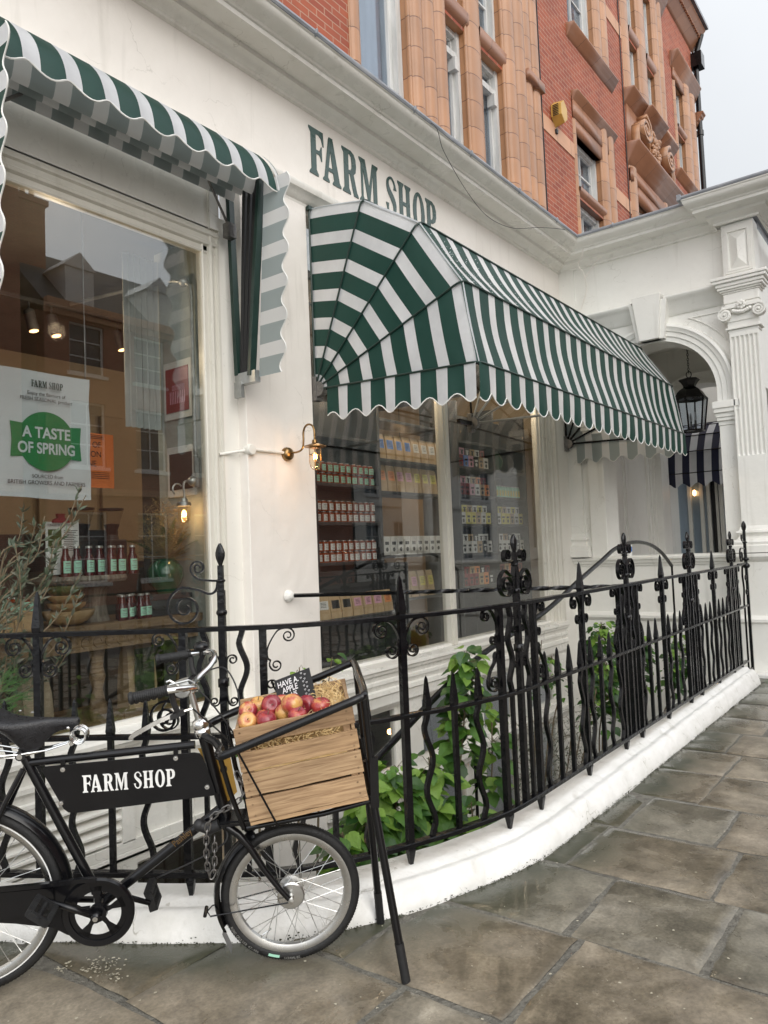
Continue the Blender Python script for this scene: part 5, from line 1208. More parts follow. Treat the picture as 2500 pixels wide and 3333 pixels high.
# ================================================================ buildings across the street (seen in the glass)
def facade(name,label,x0,x1,y,h,mt,rows,step,roof,seed,white_g=False):
    b=thing(name,label,'building',((x0+x1)/2,y,0)); rs=random.Random(seed)
    ops=[]; n=int((x1-x0-.6)/step)
    for r,(z0,z1) in enumerate(rows):
        for k in range(n):
            xa=x0+.6+step*k+.3; ops.append((xa,xa+step*.52,z0,z1))
    mb=MB(); holes(mb,x0,x1,-.1,h,ops,y,0,-.2); mb.box(x0,x1,y-6,y-.5,-.1,h-.3); mb.build('wall',[mt],b)
    mb=MB(); 
    for o in ops: panes(mb,o[0],o[1],o[2],o[3],y-.15,.07,.05,2,3 if o[3]-o[2]>1.2 else 2,.04)
    for o in ops: mb.box(o[0]-.1,o[1]+.1,y,y+.08,o[2]-.12,o[2])
    mb.build('window','white_paint',b)
    mb=MB()
    for o in ops: mb.box(o[0],o[1],y-.19,y-.18,o[2],o[3])
    mb.build('pane','upper_glass',b)
    mb=MB(); mb.box(x0,x1,y-.02,y+.12,h-.5,h-.3); mb.box(x0,x1,y,y+.25,h-.3,h); mb.box(x0,x1,y,y+.1,3.9,4.15); mb.build('cornice','stone_band' if mt!='porch_paint' else 'porch_paint',b)
    mb=MB(); mb.prism([(y-.1,h),(y-.1-3.2,h+roof),(y-6,h+roof),(y-6,h)],lambda a,c,w:(w,a,c),x0,x1); mb.build('roof','slate',b)
    if roof>1:
        for k in range(int((x1-x0)/3.4)):
            xa=x0+1.0+3.4*k; mb=MB(); mb.box(xa,xa+1.1,y-2.4,y-.35,h,h+1.5); mb.prism([(xa-.1,h+1.5),(xa+.55,h+2.1),(xa+1.2,h+1.5)],lambda a,c,w:(a,w,c),y-2.4,y-.3); mb.build('dormer','white_paint',b)
    for xc in (x0+.8,):
        mb=MB(); mb.box(xc-.6,xc+.5,y-3.4,y-2.2,h,h+roof+1.6); mb.box(xc-.7,xc+.6,y-3.5,y-2.1,h+roof+1.4,h+roof+1.6)
        for k in range(3): mb.lathe([(.12,0),(.10,.5)],8,(xc-.4+.35*k,y-2.8,h+roof+1.6))
        mb.build('chimney','far_brick',b)
facade('brick_house','tall red brick house across the street reflected in the left window',0.5,12.2,-16.0,16.5,'far_brick',[(.9,3.4),(5.0,7.4),(8.8,11.2),(12.6,14.6)],2.6,1.0,1)
facade('slate_roofed_house','lower brick house with slate roof and dormers across the street',13.0,29,-16.0,10.6,'far_brick',[(.8,3.3),(4.9,7.2),(8.2,10.0)],2.6,2.9,2)
facade('white_house','white painted house with sash windows across the street reflected in the right window',29.2,46,-16.0,9.5,'porch_paint',[(.8,3.1),(4.5,6.4),(7.0,8.6)],2.4,.8,3)
facade('corner_house','long brick house at the far end of the street opposite',46.2,80,-16.0,11,'far_brick',[(.8,3.1),(4.5,6.4),(7.2,9.2)],2.4,1.2,4)
# ================================================================ DELIVERY BICYCLE
BLOC=(2.29,1.78,0.0); BROT=(radians(6),0,math.atan2(-.714,.70))
bike=thing('delivery_bicycle','black delivery bicycle with a farm shop frame plate and front rack parked on its stand','bicycle',BLOC,BROT)
BM=PM[bike.name]
def bb(mb,name,mats,par=bike,**k):   # bike parts are modelled in the bike's own frame: x forward, y to the left, z up
    mb.v=[tuple(BM @ Vector(p)) for p in mb.v]; return mb.build(name,mats,par,**k)
def sub(mb,name,mats,par,**k):
    o=bb(mb,name,mats,bike,**k); o.parent=par; return o
FH=(-.376,.0,.262); RH=(-1.505,0,.342); BBK=(-1.045,0,.288)
def wheel(c,R,rt,nsp,name,hubr,seed):
    mb=MB(); n=72
    prof=[(rt*cos(a),rt*sin(a)) for a in [2*pi*k/14 for k in range(14)]]
    rows=[]
    for k in range(n):
        q=2*pi*k/n; e=Vector((cos(q),0,sin(q))); rows.append([Vector(c)+e*(R-rt+a*(1 if a<0 else 1.0))+Vector((0,b*.98,0)) for a,b in prof])
    rows.append(rows[0]); mb.grid(rows,closed=True)
    for k in range(n*2):    # tread blocks
        q=2*pi*k/(n*2); e=Vector((cos(q),0,sin(q))); t=Vector((-sin(q),0,cos(q)))
        for sy in (-.6,.6):
            p=Vector(c)+e*(R-.0015)+Vector((0,rt*sy*.6,0)); a=t*(R*pi/(n*2)*.7)+Vector((0,sy*.004,0)); b=Vector((0,rt*.22,0))
            mb.face([p-a-b,p+a-b,p+a+b+e*0,p-a+b])
    wh=bb(mb,name,'rubber',smooth=50)
    mb=MB(); Rr=R-2*rt; pr=[(Rr+.006,-.014),(Rr+.006,.014),(Rr-.006,.015),(Rr-.020,.009),(Rr-.024,0),(Rr-.020,-.009),(Rr-.006,-.015)]
    rows=[[Vector(c)+Vector((cos(q)*a,b,sin(q)*a)) for a,b in pr] for q in [2*pi*k/n for k in range(n+1)]]; mb.grid(rows,closed=True); sub(mb,'rim','alloy',wh,smooth=40)
    mb=MB()
    for k in range(nsp):
        q=2*pi*k/nsp; sd=.028 if k%2 else -.028; off=radians(62)*(1 if (k//2)%2 else -1)
        a=Vector(c)+Vector((cos(q+off)*hubr,sd,sin(q+off)*hubr)); b=Vector(c)+Vector((cos(q)*(Rr-.02),sd*.15,sin(q)*(Rr-.02)))
        mb.tube([a,b],.0012,5); mb.tube([b.lerp(a,.07),b],.0022,5)
    sub(mb,'spokes','alloy',wh)
    mb=MB(); prof=[(.001,-.048),(.010,-.048),(.012,-.036),(.045,-.034),(.050,-.030),(hubr+.004,-.030),(hubr+.004,-.026),(.034,-.022),(.034,.022),(hubr+.004,.026),(hubr+.004,.030),(.035,.034),(.012,.036),(.010,.048),(.001,.048)]
    mb.lathe(prof,28,c,(0,1,0)); mb.tube([(c[0],-.066,c[2]),(c[0],.066,c[2])],.006,8); mb.lathe([(.001,-.072),(.011,-.070),(.011,-.058),(.001,-.058)],6,c,(0,1,0)); sub(mb,'hub','alloy',wh,smooth=30)
    return wh
fw=wheel(FH,.255,.0190,36,'front_wheel',.042,1); rw=wheel(RH,.336,.0205,36,'rear_wheel',.036,2)
mb=MB(); q=radians(235); Rr=.255-.047; mb.tube([(FH[0]+cos(q)*(Rr-.02),.0,FH[2]+sin(q)*(Rr-.02)),(FH[0]+cos(q+.08)*(Rr-.055),-.004,FH[2]+sin(q+.08)*(Rr-.055))],.003,6); sub(mb,'valve','chrome',fw)
# white reflective line on the rear tyre and lettering ring on the front tyre
mb=MB()
for r_,th in ((.300,.0022),):
    rows=[[Vector(RH)+Vector((cos(q)*(r_+d),-.0195,sin(q)*(r_+d))) for d in (-th,th)] for q in [2*pi*k/90 for k in range(91)]]; mb.grid(rows)
sub(mb,'reflective_band','white_paint',rw)
def onarc(c,R,q0,txt,size,parent,m,flip=1):
    mb=MB(); wid=size*.62
    for i,ch in enumerate(txt):
        q=q0+i*wid/R; e=Vector((cos(q),0,sin(q))); t=Vector((-sin(q),0,cos(q)))
        if ch==' ': continue
        o=Vector(c)+e*R+Vector((0,-.0180,0)); add_text(mb,ch,lambda x,y,z:o+t*x+e*(-y)+Vector((0,-z,0)),size,ext=.0003)
    sub(mb,'tyre_lettering',m,parent)
onarc(FH,.246,radians(205),'ROAD CRUISER 47-406',.0125,fw,'lid'); onarc(FH,.246,radians(262),'SCHWALBE',.0125,fw,'lid')
mb=MB(); rows=[[Vector(FH)+Vector((cos(q)*(.238+d),-.0195,sin(q)*(.236+d))) for d in (-.005,.005)] for q in [radians(248+10*k/8) for k in range(9)]]; mb.grid(rows); sub(mb,'green_tyre_mark','label_mint',fw)
# frame
def T(mb,pts,r,n=12): mb.tube(pts,r,n)
mb=MB()
T(mb,[(-1.275,0,.815),(-.70,0,.838)],.0145); T(mb,[BBK,(-1.283,0,.835)],.0165); T(mb,[(-.618,0,.595),(-1.03,0,.300)],.0185)
T(mb,[(-.672,0,.890),(-.595,0,.535)],.021)
for s_ in (-1,1):
    T(mb,[(-1.08,.030*s_,.285),(-1.2,.045*s_,.290),(RH[0],.062*s_,RH[2])],.0115,8); T(mb,[(-1.285,.018*s_,.800),(-1.34,.045*s_,.695),(RH[0],.062*s_,RH[2])],.0095,8)
mb.tube([(BBK[0],-.04,BBK[2]),(BBK[0],.04,BBK[2])],.024,12)
bb(mb,'frame','black_enamel',smooth=40)
mb=MB(); 
for z,x in ((.885,-.6705),(.545,-.597)): mb.lathe([(.001,-.016),(.026,-.015),(.028,0),(.026,.012),(.001,.014)],16,(x,0,z),(-.212,0,.977))
mb.lathe([(.001,.0),(.024,.0),(.030,.010),(.026,.030),(.018,.036),(.001,.038)],18,(-.674,0,.896),(-.212,0,.977)); bb(mb,'headset','chrome',smooth=40)
mb=MB()
for s_ in (-1,1): T(mb,[(-.594,.040*s_,.545),(-.555,.052*s_,.520),(-.52,.052*s_,.475),(-.47,.052*s_,.385),(-.415,.054*s_,.305),(FH[0]-.004,.056*s_,FH[2])],lambda a:.0155-.006*a,10)
mb.tube([(-.594,-.045,.546),(-.594,.045,.546)],.018,10); mb.box(-.66,-.46,-.045,.045,.552,.566); bb(mb,'fork','black_enamel',smooth=40)
mb=MB()
def arcfender(mb,c,R,a0,a1,w):
    rows=[]
    for k in range(33):
        q=radians(a0+(a1-a0)*k/32); e=Vector((cos(q),0,sin(q))); rows.append([Vector(c)+e*(R-.020*(abs(y)**2.2))+Vector((0,y*w/2,0)) for y in (-1,-.8,-.5,0,.5,.8,1)])
    mb.grid(rows)
arcfender(mb,FH,.280,118,206,.058); 
e=Vector((cos(radians(206)),0,sin(radians(206)))); p=Vector(FH)+e*.28; mb.face([p+Vector((0,-.025,0)),p+Vector((0,.025,0)),p+Vector((.030,.027,-.075)),p+Vector((.030,-.027,-.075))])
bb(mb,'front_mudguard','black_enamel',smooth=50)
mb=MB()
for s_ in (-1,1): mb.tube([(FH[0],.058*s_,FH[2]-.008),(FH[0]-.29,.034*s_,FH[2]-.045),(FH[0]-.305,.0,FH[2]-.045)],.0028,6)
mb.tube([(FH[0]-.31,-.028,FH[2]-.045),(FH[0]-.31,.028,FH[2]-.045)],.007,8); bb(mb,'mudguard_stay','black_enamel')
mb=MB(); arcfender(mb,RH,.366,-8,188,.066); bb(mb,'rear_mudguard','black_enamel',smooth=50)
# chaincase, chainwheel, cranks, pedals
mb=MB(); cy=-.062
out=[(BBK[0]+.122*cos(a),BBK[2]+.122*sin(a)) for a in [radians(100-210*k/26) for k in range(27)]]
larc=[(BBK[0]+.110*cos(a),BBK[2]+.110*sin(a)) for a in [radians(100+135*k/12) for k in range(13)]]
case=[(RH[0],RH[2]+.060)]+[(-1.20,.405),(-1.10,.409)]+larc+[(-1.155,.215),(-1.20,.245),(-1.32,.272),(RH[0],RH[2]-.040)]
mb.prism([(a,c) for a,c in case],lambda a,c,w:(a,w,c),cy+.006,cy+.010)
ro=[(BBK[0]+.122*cos(a),BBK[2]+.122*sin(a)) for a in [2*pi*k/48 for k in range(48)]]
rows=[]
for k in range(49):
    q=2*pi*k/48; e=(cos(q),sin(q)); rows.append([(BBK[0]+e[0]*r,cy+y,BBK[2]+e[1]*r) for r,y in ((.122,.012),(.124,.0),(.118,-.008),(.098,-.006),(.096,.004),(.118,.006))])
mb.grid(rows,closed=True)
mb.sweep([(RH[0],cy-.004,RH[2]+.062),(-1.20,cy-.004,.407),(-1.10,cy-.004,.412),(BBK[0],cy-.004,BBK[2]+.122)],[(-.008,-.008),(.008,-.008),(.008,.006),(-.008,.006)],(0,0,1)); mb.box(-1.52,-1.19,cy-.004,cy+.006,.300,.392)
bb(mb,'chaincase','black_enamel',smooth=35)
mb=MB()
for k in range(5):
    q=radians(20+72*k); 
    mb.face([(BBK[0]+r*cos(q+d),cy-.001,BBK[2]+r*sin(q+d)) for r,d in ((.022,-.5),(.050,-.16),(.096,-.22),(.096,.22),(.050,.16),(.022,.5))])
rows=[[(BBK[0]+r*cos(2*pi*k/48),cy-.001,BBK[2]+r*sin(2*pi*k/48)) for r in (.078,.097)] for k in range(49)]; mb.grid(rows); mb.lathe([(.001,-.012),(.030,-.010),(.032,.006),(.001,.006)],20,(BBK[0],cy,BBK[2]),(0,1,0)); bb(mb,'chainwheel','black_enamel')
mb=MB()
for pts,sy in (([(BBK[0],-.085,BBK[2]),(-1.20,-.098,.365)],1),([(BBK[0],.070,BBK[2]),(-.90,.095,.215)],-1)):
    mb.tube(pts,lambda a:.0125-.003*a,8)
mb.lathe([(.001,-.014),(.017,-.013),(.017,.008),(.001,.008)],14,(BBK[0],-.088,BBK[2]),(0,1,0)); bb(mb,'cranks','black_enamel',smooth=40)
mb=MB(); mb.lathe([(.001,-.002),(.009,-.002),(.009,.002),(.001,.002)],12,(BBK[0],-.104,BBK[2]),(0,1,0)); bb(mb,'crank_bolt','chrome')
for (px,pz,y0,ang) in ((-1.20,.365,-.105,radians(-38)),(-.90,.215,.10,radians(-75))):
    mb=MB(); sg=-1 if y0<0 else 1; u=Vector((cos(ang),0,sin(ang))); v=Vector((-sin(ang),0,cos(ang))); c=Vector((px,y0+sg*.05,pz))
    for k in (-1,1):
        mb.beam(c+u*.032*k-Vector((0,.045,0)),c+u*.032*k+Vector((0,.045,0)),.016,.030,v); 
        mb.beam(c-u*.032+Vector((0,.045*k,0)),c+u*.032+Vector((0,.045*k,0)),.012,.024,v)
        for j in range(9): mb.beam(c+u*.041*k+Vector((0,-.04+.01*j,0)),c+u*.0415*k+Vector((0,-.036+.01*j,0)),.003,.026,v)
    mb.tube([c-Vector((0,.055,0)),c+Vector((0,.055,0))],.010,8); bb(mb,'pedal','rubber')
# saddle
mb=MB(); rows=[]
for k in range(15):
    a=k/14; x=-1.435+.345*a; wd=.085*(1-a)**.9*(1 if a<.25 else 1)+.017; wd=.100 if a<.1 else (.105-.088*min(1,(a-.1)/.62)**.8); wd=max(wd,.017); wd*= (1 if a<.96 else .7)
    zt=.985+.020*math.exp(-((a-.14)/.14)**2)-.032*a+.012*a*a; skirt=.038+.085*math.exp(-((a-.52)/.17)**2)-(.02 if a>.93 else 0)
    rows.append([(x,wd*s_*k2,zt-dz) for s_,k2,dz in ((-1,.55,skirt),(-1,.88,skirt*.55),(-1,1.0,.022),(-1,.9,.006),(-1,.6,0),(-1,.3,-.002),(1,0,-.0005),(1,.3,-.002),(1,.6,0),(1,.9,.006),(1,1.0,.022),(1,.88,skirt*.55),(1,.55,skirt))])
mb.grid(rows); mb.face(rows[-1]); 
sad=bb(mb,'saddle','leather',smooth=60); md=sad.modifiers.new('s','SOLIDIFY'); md.thickness=.005; md2=sad.modifiers.new('ss','SUBSURF'); md2.levels=1; md2.render_levels=2
mb=MB(); 
for x,y,z in ((-1.128,-.019,.935),(-1.110,-.0,.962),(-1.30,.03,.993),(-1.26,.03,.985),(-1.365,-.098,.955)): mb.sphere((x,y,z),.006,10,sc=(1,.6,1) if y<-.01 else (1,1,.5))
sub(mb,'rivets','chrome',sad)
mb=MB()
for oy in (-.020,-.008,.008,.020):
    pts=[(-1.098+.026*cos(a)+.004*k/20, oy+ .006*(a/6.28), .905+.026*sin(a)) for k,a in enumerate([pi*.55-2*pi*1.6*k/28 for k in range(29)])]
    mb.tube(pts,.0030,6)
for y0,y1,z0 in ((-.02,-.03,.862),(.02,.03,.862),(-.012,-.022,.850),(.012,.022,.850)):
    mb.tube([(-1.135,y0*.6,.878),(-1.20,y0,.862),(-1.30,y1,z0-.006),(-1.44,y1*2.4,z0+.01)],.0030,6)
mb.tube([(-1.12,-.022,.878),(-1.12,.022,.878)],.007,8); bb(mb,'saddle_springs','chrome',smooth=True)
mb=MB(); mb.tube([(-1.289,-.030,.850),(-1.289,.030,.850)],.017,14); mb.tube([(-1.283,0,.83),(-1.291,0,.87)],.013,10); bb(mb,'saddle_clamp','matt_black')
mb=MB(); mb.lathe([(.001,-.004),(.010,-.004),(.011,0),(.001,.001)],12,(-1.289,-.032,.850),(0,1,0)); bb(mb,'clamp_bolt','chrome')
mb=MB(); rows=[]
rg=[(-1.285+.036*cos(2*pi*k/28)*1.3,-.0985+.0,.905+.015*sin(2*pi*k/28)) for k in range(28)]
# frame plate with lettering
mb=MB(); pl_=[(-1.221,.790),(-1.210,.806),(-.700,.818),(-.682,.814),(-.672,.800),(-.640,.700),(-.630,.660),(-.640,.655),(-1.115,.632),(-1.140,.636),(-1.155,.650)]
mb.prism(pl_,lambda a,c,w:(a,w,c),-.024,-.021); plate=bb(mb,'frame_plate','black_enamel',bevel=.001)
mb=MB(); bx=Vector((1.0,0,.004)); letters(mb,lambda x,y,z:Vector((-1.087,-.0255-z,.703))+Vector((x,0,0))*1.075+Vector((0,0,y)),.062,ext=.0004); sub(mb,'plate_lettering','white_paint',plate)
mb=MB()
for x,z in ((-1.150,.792),(-.765,.803),(-1.162,.672),(-.66,.69)): mb.lathe([(.001,-.004),(.0085,-.004),(.0090,0),(.001,.001)],10,(x,-.025,z),(0,1,0)); mb.lathe([(.001,-.0055),(.004,-.0055),(.004,-.004),(.001,-.004)],6,(x,-.025,z),(0,1,0))
sub(mb,'plate_screws','chrome',plate)
mb=MB()
for x,z,z2 in ((-1.150,.792,.822),(-.765,.803,.836),(-1.162,.672,.660)): mb.box(x-.008,x+.008,-.024,-.010,z-.006,z2)
bb(mb,'plate_brackets','black_enamel')
mb=MB(); mb.prism([(-.695,.812),(-.655,.812),(-.640,.770),(-.580,.770),(-.570,.700),(-.560,.640),(-.60,.60),(-.62,.60),(-.635,.66),(-.655,.72)],lambda a,c,w:(a,w,c),.030,.033); yp=bb(mb,'yellow_plate','yellow_plastic')
mb=MB(); rows=[[(-.605+r*cos(2*pi*k/20),.0285,.728+r*1.2*sin(2*pi*k/20)) for r in (.007,.013)] for k in range(21)]; mb.grid(rows); sub(mb,'plate_mark','matt_black',yp)
mb=MB(); add_text(mb,'Pashley',lambda x,y,z:Vector((-.782,-.0195-z,.476))+Vector((.80,0,.60))*x+Vector((-.60,0,.80))*y,.034,ext=.0002,wide=.8); bb(mb,'tube_lettering','brass')
# stem, handlebar, grips, levers, bell
mb=MB(); mb.tube([(-.678,0,.90),(-.707,0,1.035)],.0115,12); bb(mb,'stem','alloy',smooth=40)
mb=MB(); mb.tube([(-.705,-.022,1.050),(-.705,.022,1.050)],.019,14); mb.tube([(-.707,0,1.03),(-.700,0,1.056)],.015,10); bb(mb,'bar_clamp','chrome',smooth=40)
mb=MB(); near=cr([(-.704,0,1.055),(-.690,-.06,1.060),(-.672,-.12,1.075),(-.672,-.185,1.098),(-.705,-.235,1.108),(-.76,-.258,1.110),(-.85,-.27,1.100)],6); far=cr([(-.704,0,1.055),(-.690,.06,1.062),(-.655,.12,1.085),(-.638,.175,1.110),(-.655,.225,1.120),(-.715,.255,1.112),(-.85,.27,1.095)],6)
mb.tube(near[::-1]+far[1:],.0112,12); bb(mb,'handlebar','chrome',smooth=50)
for sg,pts in ((-1,[(-.745,-.254,1.112),(-.862,-.272,1.098)]),(1,[(-.735,.258,1.108),(-.868,.272,1.092)])):
    mb=MB(); a,b=Vector(pts[0]),Vector(pts[1]); d=(b-a).normalized(); L=(b-a).length; prof=[(.001,0),(.018,0),(.019,.004)]+[(.0165+.0012*(k%2),.008+k*(L-.022)/30) for k in range(31)]+[(.0205,L-.010),(.0205,L-.002),(.014,L+.003),(.001,L+.003)]
    mb.lathe(prof,18,a,d)
    for k in range(5): mb.sphere(tuple(a+d*(.025+.018*k)+Vector((.0,0,-.013))),.0095,8)
    bb(mb,'grip','rubber',smooth=40)
    y=-.24 if sg<0 else .24
    mb=MB(); mb.tube([(-.735,y,1.10),(-.730,y*.97,1.06),(-.722,y*.95,1.035)],.010,8); mb.sweep([(-.722,y*.95,1.03),(-.745,y*.96,1.015),(-.70,y*.93,1.030)],[(-.01,-.008),(.01,-.008),(.01,.008),(-.01,.008)],(0,0,1)); bb(mb,'lever_body','matt_black')
    mb=MB(); mb.sweep(cr([(-.735,y*.96,1.022),(-.775,y,1.010),(-.815,y*1.02,.992),(-.862,y*1.03,.968),(-.868,y*1.03,.955)],5),[(-.007,-.003),(.007,-.003),(.007,.003),(-.007,.003)],(0,1,0)); mb.tube([(-.70,y*.93,1.031),(-.674,y*.9,1.036)],.005,8); bb(mb,'brake_lever','chrome',smooth=40)
mb=MB(); mb.sphere((-.690,.205,1.148),.030,18,sc=(1,1,.68)); mb.tube([(-.690,.205,1.11),(-.690,.205,1.14)],.008,8); mb.box(-.735,-.70,.20,.21,1.128,1.136); mb.sphere((-.738,.205,1.134),.006,8); bb(mb,'bell','black_enamel',smooth=True)
mb=MB(); mb.lathe([(.001,0),(.030,0),(.031,.004),(.028,.009),(.001,.012)],20,(-.725,-.07,1.062),(0,-1,.15)); mb.tube([(-.735,-.085,1.078),(-.765,-.09,1.10),(-.775,-.09,1.095)],.005,6); mb.tube([(-.765,-.09,1.085),(-.70,-.09,1.098),(-.685,-.08,1.085)],.004,6); bb(mb,'gear_shifter','alloy',smooth=40)
mb=MB()
for P_ in ([(-.674,-.215,1.036),(-.64,-.19,.99),(-.60,-.12,.92),(-.565,-.09,.86),(-.54,-.06,.80)],[(-.70,-.09,1.09),(-.64,-.09,1.03),(-.575,-.08,.93),(-.545,-.05,.86),(-.50,-.03,.75)],[(-.674,.215,1.05),(-.60,.19,1.06),(-.55,.14,.97),(-.55,.06,.86),(-.57,.03,.76)],[(-.60,-.03,.55),(-.60,-.06,.50),(-.70,-.05,.44),(-.85,-.02,.37)]):
    mb.tube(cr(P_,6),.0030,6)
bb(mb,'control_cables','matt_black',smooth=True)
# front rack
mb=MB(); W=.225
loop=cr([(-.60,-.10,.850),(-.600,-W+.06,.858),(-.590,-W+.015,.866),(-.560,-W,.880),(-.40,-W,.937),(-.20,-W,1.008),(-.125,-W+.005,1.034),(-.102,-W+.03,1.043),(-.100,0,1.048),(-.102,W-.03,1.048),(-.125,W-.005,1.040),(-.20,W,1.010),(-.40,W,.937),(-.58,W,.876),(-.66,W-.03,.850),(-.70,.12,.843),(-.69,.03,.862)],5)
mb.tube(loop,.0145,10); mb.tube([(-.60,-.10,.850),(-.62,-.06,.862),(-.665,-.02,.875)],.0145,10); bb(mb,'rack_hoop','black_enamel',smooth=50)
mb=MB()
for s_ in (-1,1):
    mb.tube([(-.100,.15*s_,1.043),(-.080,.145*s_,.80),(-.068,.13*s_,.640)],.012,8); mb.tube([(-.068,.13*s_,.640),(-.25,.12*s_,.600),(-.52,.10*s_,.562)],.010,8)
    mb.tube([(-.60,.16*s_,.856),(-.57,.12*s_,.70),(-.53,.10*s_,.560)],.009,8)
mb.tube([(-.068,-.13,.64),(-.068,.13,.64)],.010,8); mb.tube([(-.3,-.12,.592),(-.3,.12,.592)],.008,8); mb.box(-.62,-.44,-.06,.06,.553,.562); bb(mb,'rack_frame','black_enamel',smooth=50)
mb=MB(); mb.tube([(-.530,-.21,.872),(-.408,-.19,.600)],.0038,6); bb(mb,'rack_strut','black_enamel')
for (tx,ty,fx,fy,fz) in ((-.072,-.12,.017,-.219,.004),(-.072,.12,-.023,.208,-.040)):
    mb=MB(); a=Vector((tx-.02,ty,.78)); b=Vector((tx,ty*1.1,.62)); f_=Vector((fx,fy,fz)); mb.tube([a,b,f_],.0150,10); 
    st_=bb(mb,'stand_leg','black_enamel',smooth=50); mb=MB(); mb.tube([f_,f_.lerp(b,.24)],.0168,10); sub(mb,'foot_sleeve','rubber',st_,smooth=50)
mb=MB(); mb.tube([(-.072,-.12,.70),(-.072,.12,.70)],.010,8); mb.box(-.085,-.055,-.155,-.135,.62,.80); bb(mb,'stand_bridge','black_enamel')
# u-lock body and hanging chain
mb=MB(); mb.tube([(-.685,-.045,.560),(-.655,-.05,.545),(-.62,-.05,.56)],.020,12); mb.sphere((-.690,-.045,.562),.022,12); bb(mb,'frame_lock','matt_black',smooth=60)
ch=thing('lock_chain','grey steel security chain looped round the bicycle head tube and hanging down','chain',tuple(BM@Vector((-.62,-.08,.62))))
P_=cr([(-.545,-.085,.745),(-.525,-.10,.70),(-.545,-.105,.665),(-.585,-.10,.640),(-.63,-.095,.615),(-.655,-.09,.575),(-.664,-.085,.50),(-.662,-.08,.42),(-.652,-.078,.388),(-.640,-.076,.42),(-.636,-.075,.50),(-.632,-.07,.56)],30)
L=[0]
for a,b in zip(P_,P_[1:]): L.append(L[-1]+(b-a).length)
s_=0;k=0
while s_<L[-1]-.02:
    i=max(j for j in range(len(L)) if L[j]<=s_); i2=min(len(P_)-1,i+6); c=P_[i]; t=(P_[i2]-P_[max(0,i-6)]).normalized(); u=t.cross(Vector((0,1,0))).normalized(); v=t.cross(u)
    if k%2: u,v=v,u
    mb=MB(); pts=[BM@(c+t*(.0115*cos(q)+(.006 if cos(q)>0 else -.006))+u*.0085*sin(q)) for q in [2*pi*j/14 for j in range(14)]]; mb.tube(pts,.0028,6,closed=True); mb.build('link','dark_steel',ch,smooth=True)
    s_+=.0245;k+=1

# ================================================================ APPLE CRATE on the rack
CA=radians(8); CM=BM @ Matrix.Translation((-.503,-.17,.612)) @ Matrix.Rotation(-CA,4,'Y')
CL,CWd,CH=.412,.335,.332
crate=thing('apple_crate','weathered wooden slatted crate riding on the bicycle front rack','crate',tuple(CM.translation))
crate.rotation_euler=CM.to_euler(); PM[crate.name]=CM.copy()
def cb_(mb,name,m,par=crate,**k):
    mb.v=[tuple(CM @ Vector(p)) for p in mb.v]; return mb.build(name,m,par,**k)
rs=random.Random(21)
def board(x0,x1,y0,y1,z0,z1,ax,wm,name='board'):
    mb=MB(); n=14; rows=[]
    for k in range(n+1):
        a=k/n; j=lambda s:.0022*noise.noise((a*5,s,z0*50+y0*30+x0*9))
        if ax=='x': rows.append([(x0+(x1-x0)*a,y,z+j(s)*1.3) for y,z,s in ((y0,z0,1),(y1,z0,1),(y1,z1,7),(y0,z1,7))])
        elif ax=='y': rows.append([(x,y0+(y1-y0)*a,z+j(s)*1.3) for x,z,s in ((x0,z0,1),(x1,z0,1),(x1,z1,7),(x0,z1,7))])
    mb.grid(rows,closed=True); mb.face(rows[0]); mb.face(rows[-1]); return cb_(mb,name,'crate_wood_%d'%wm,bevel=.0012)
T_=.010
for y0,zs in ((0,((.002,.082),(.090,.170),(.178,.244),(.268,.330))),(CWd-T_,((.0,.08),(.09,.17),(.18,.25),(.262,.334)))):
    for i,(z0,z1) in enumerate(zs):
        dx=rs.uniform(-.003,.003); board(0+dx,CL+dx,y0,y0+T_,z0,z1,'x',(i*3+int(y0*20))%4)
for x0 in (.004,CL-.016):
    for i,(z0,z1) in enumerate(((0,.10),(.105,.20),(.205,.325))): board(x0,x0+.012,T_,CWd-T_,z0,z1,'y',(i+1)%4)
board(0,CL,.0,CWd,-.012,0.0,'x',2,'base')
for x in (.020,CL-.044):
    for y in (T_,CWd-T_-.024):
        mb=MB(); mb.box(x,x+.024,y,y+.024,0,.318); cb_(mb,'corner_post','crate_wood_1',bevel=.001)
mb=MB()
for x in (.022,CL-.022):
    for z in (.02,.06,.11,.15,.19,.23,.285,.315):
        mb.lathe([(.0008,-.0012),(.0038,-.0010),(.0042,0.001)],8,(x+rs.uniform(-.006,.006),0,z),(0,1,0))
cb_(mb,'nails','rough_wood')
# straw
mb=MB(); rs=random.Random(9)
for k in range(1300):
    x=rs.uniform(.03,CL-.03); y=rs.uniform(.03,CWd-.03); h=.235+.060*max(0,(x-.18)/.2)+.03*(y/CWd)+rs.uniform(-.03,.045)
    if x<.2 and rs.random()<.35: h+=.02
    a=rs.uniform(0,6.28); l=rs.uniform(.03,.07); cv=rs.uniform(-1.5,1.5); pts=[]
    for j in range(6):
        t=j/5-.5; q=a+cv*t*2; pts.append((min(CL-.018,max(.018,x+l*t*cos(q))),min(CWd-.015,max(.015,y+l*t*sin(q))),h+.02*sin(3*t+k)))
    mb.sweep(pts,[(-.0009,-.0005),(.0009,-.0005),(0,.0008)],None,0,False)
for k in range(30):
    x=rs.uniform(.06,CL-.05); mb.tube([(x+.012*cos(q),-.002+rs.uniform(-.003,.006),.256+.010*sin(q)) for q in [rs.uniform(0,2)+.9*j for j in range(5)]],.0008,4)
mb.v=[tuple(CM @ Vector(p)) for p in mb.v]
so_=mb.build('straw','straw'); tag(so_,'pale wood wool straw bedding inside the apple crate','straw',kind='stuff')
mb=MB(); mb.box(.02,CL-.02,.012,CWd-.012,.12,.225); cb_(mb,'packing','straw')
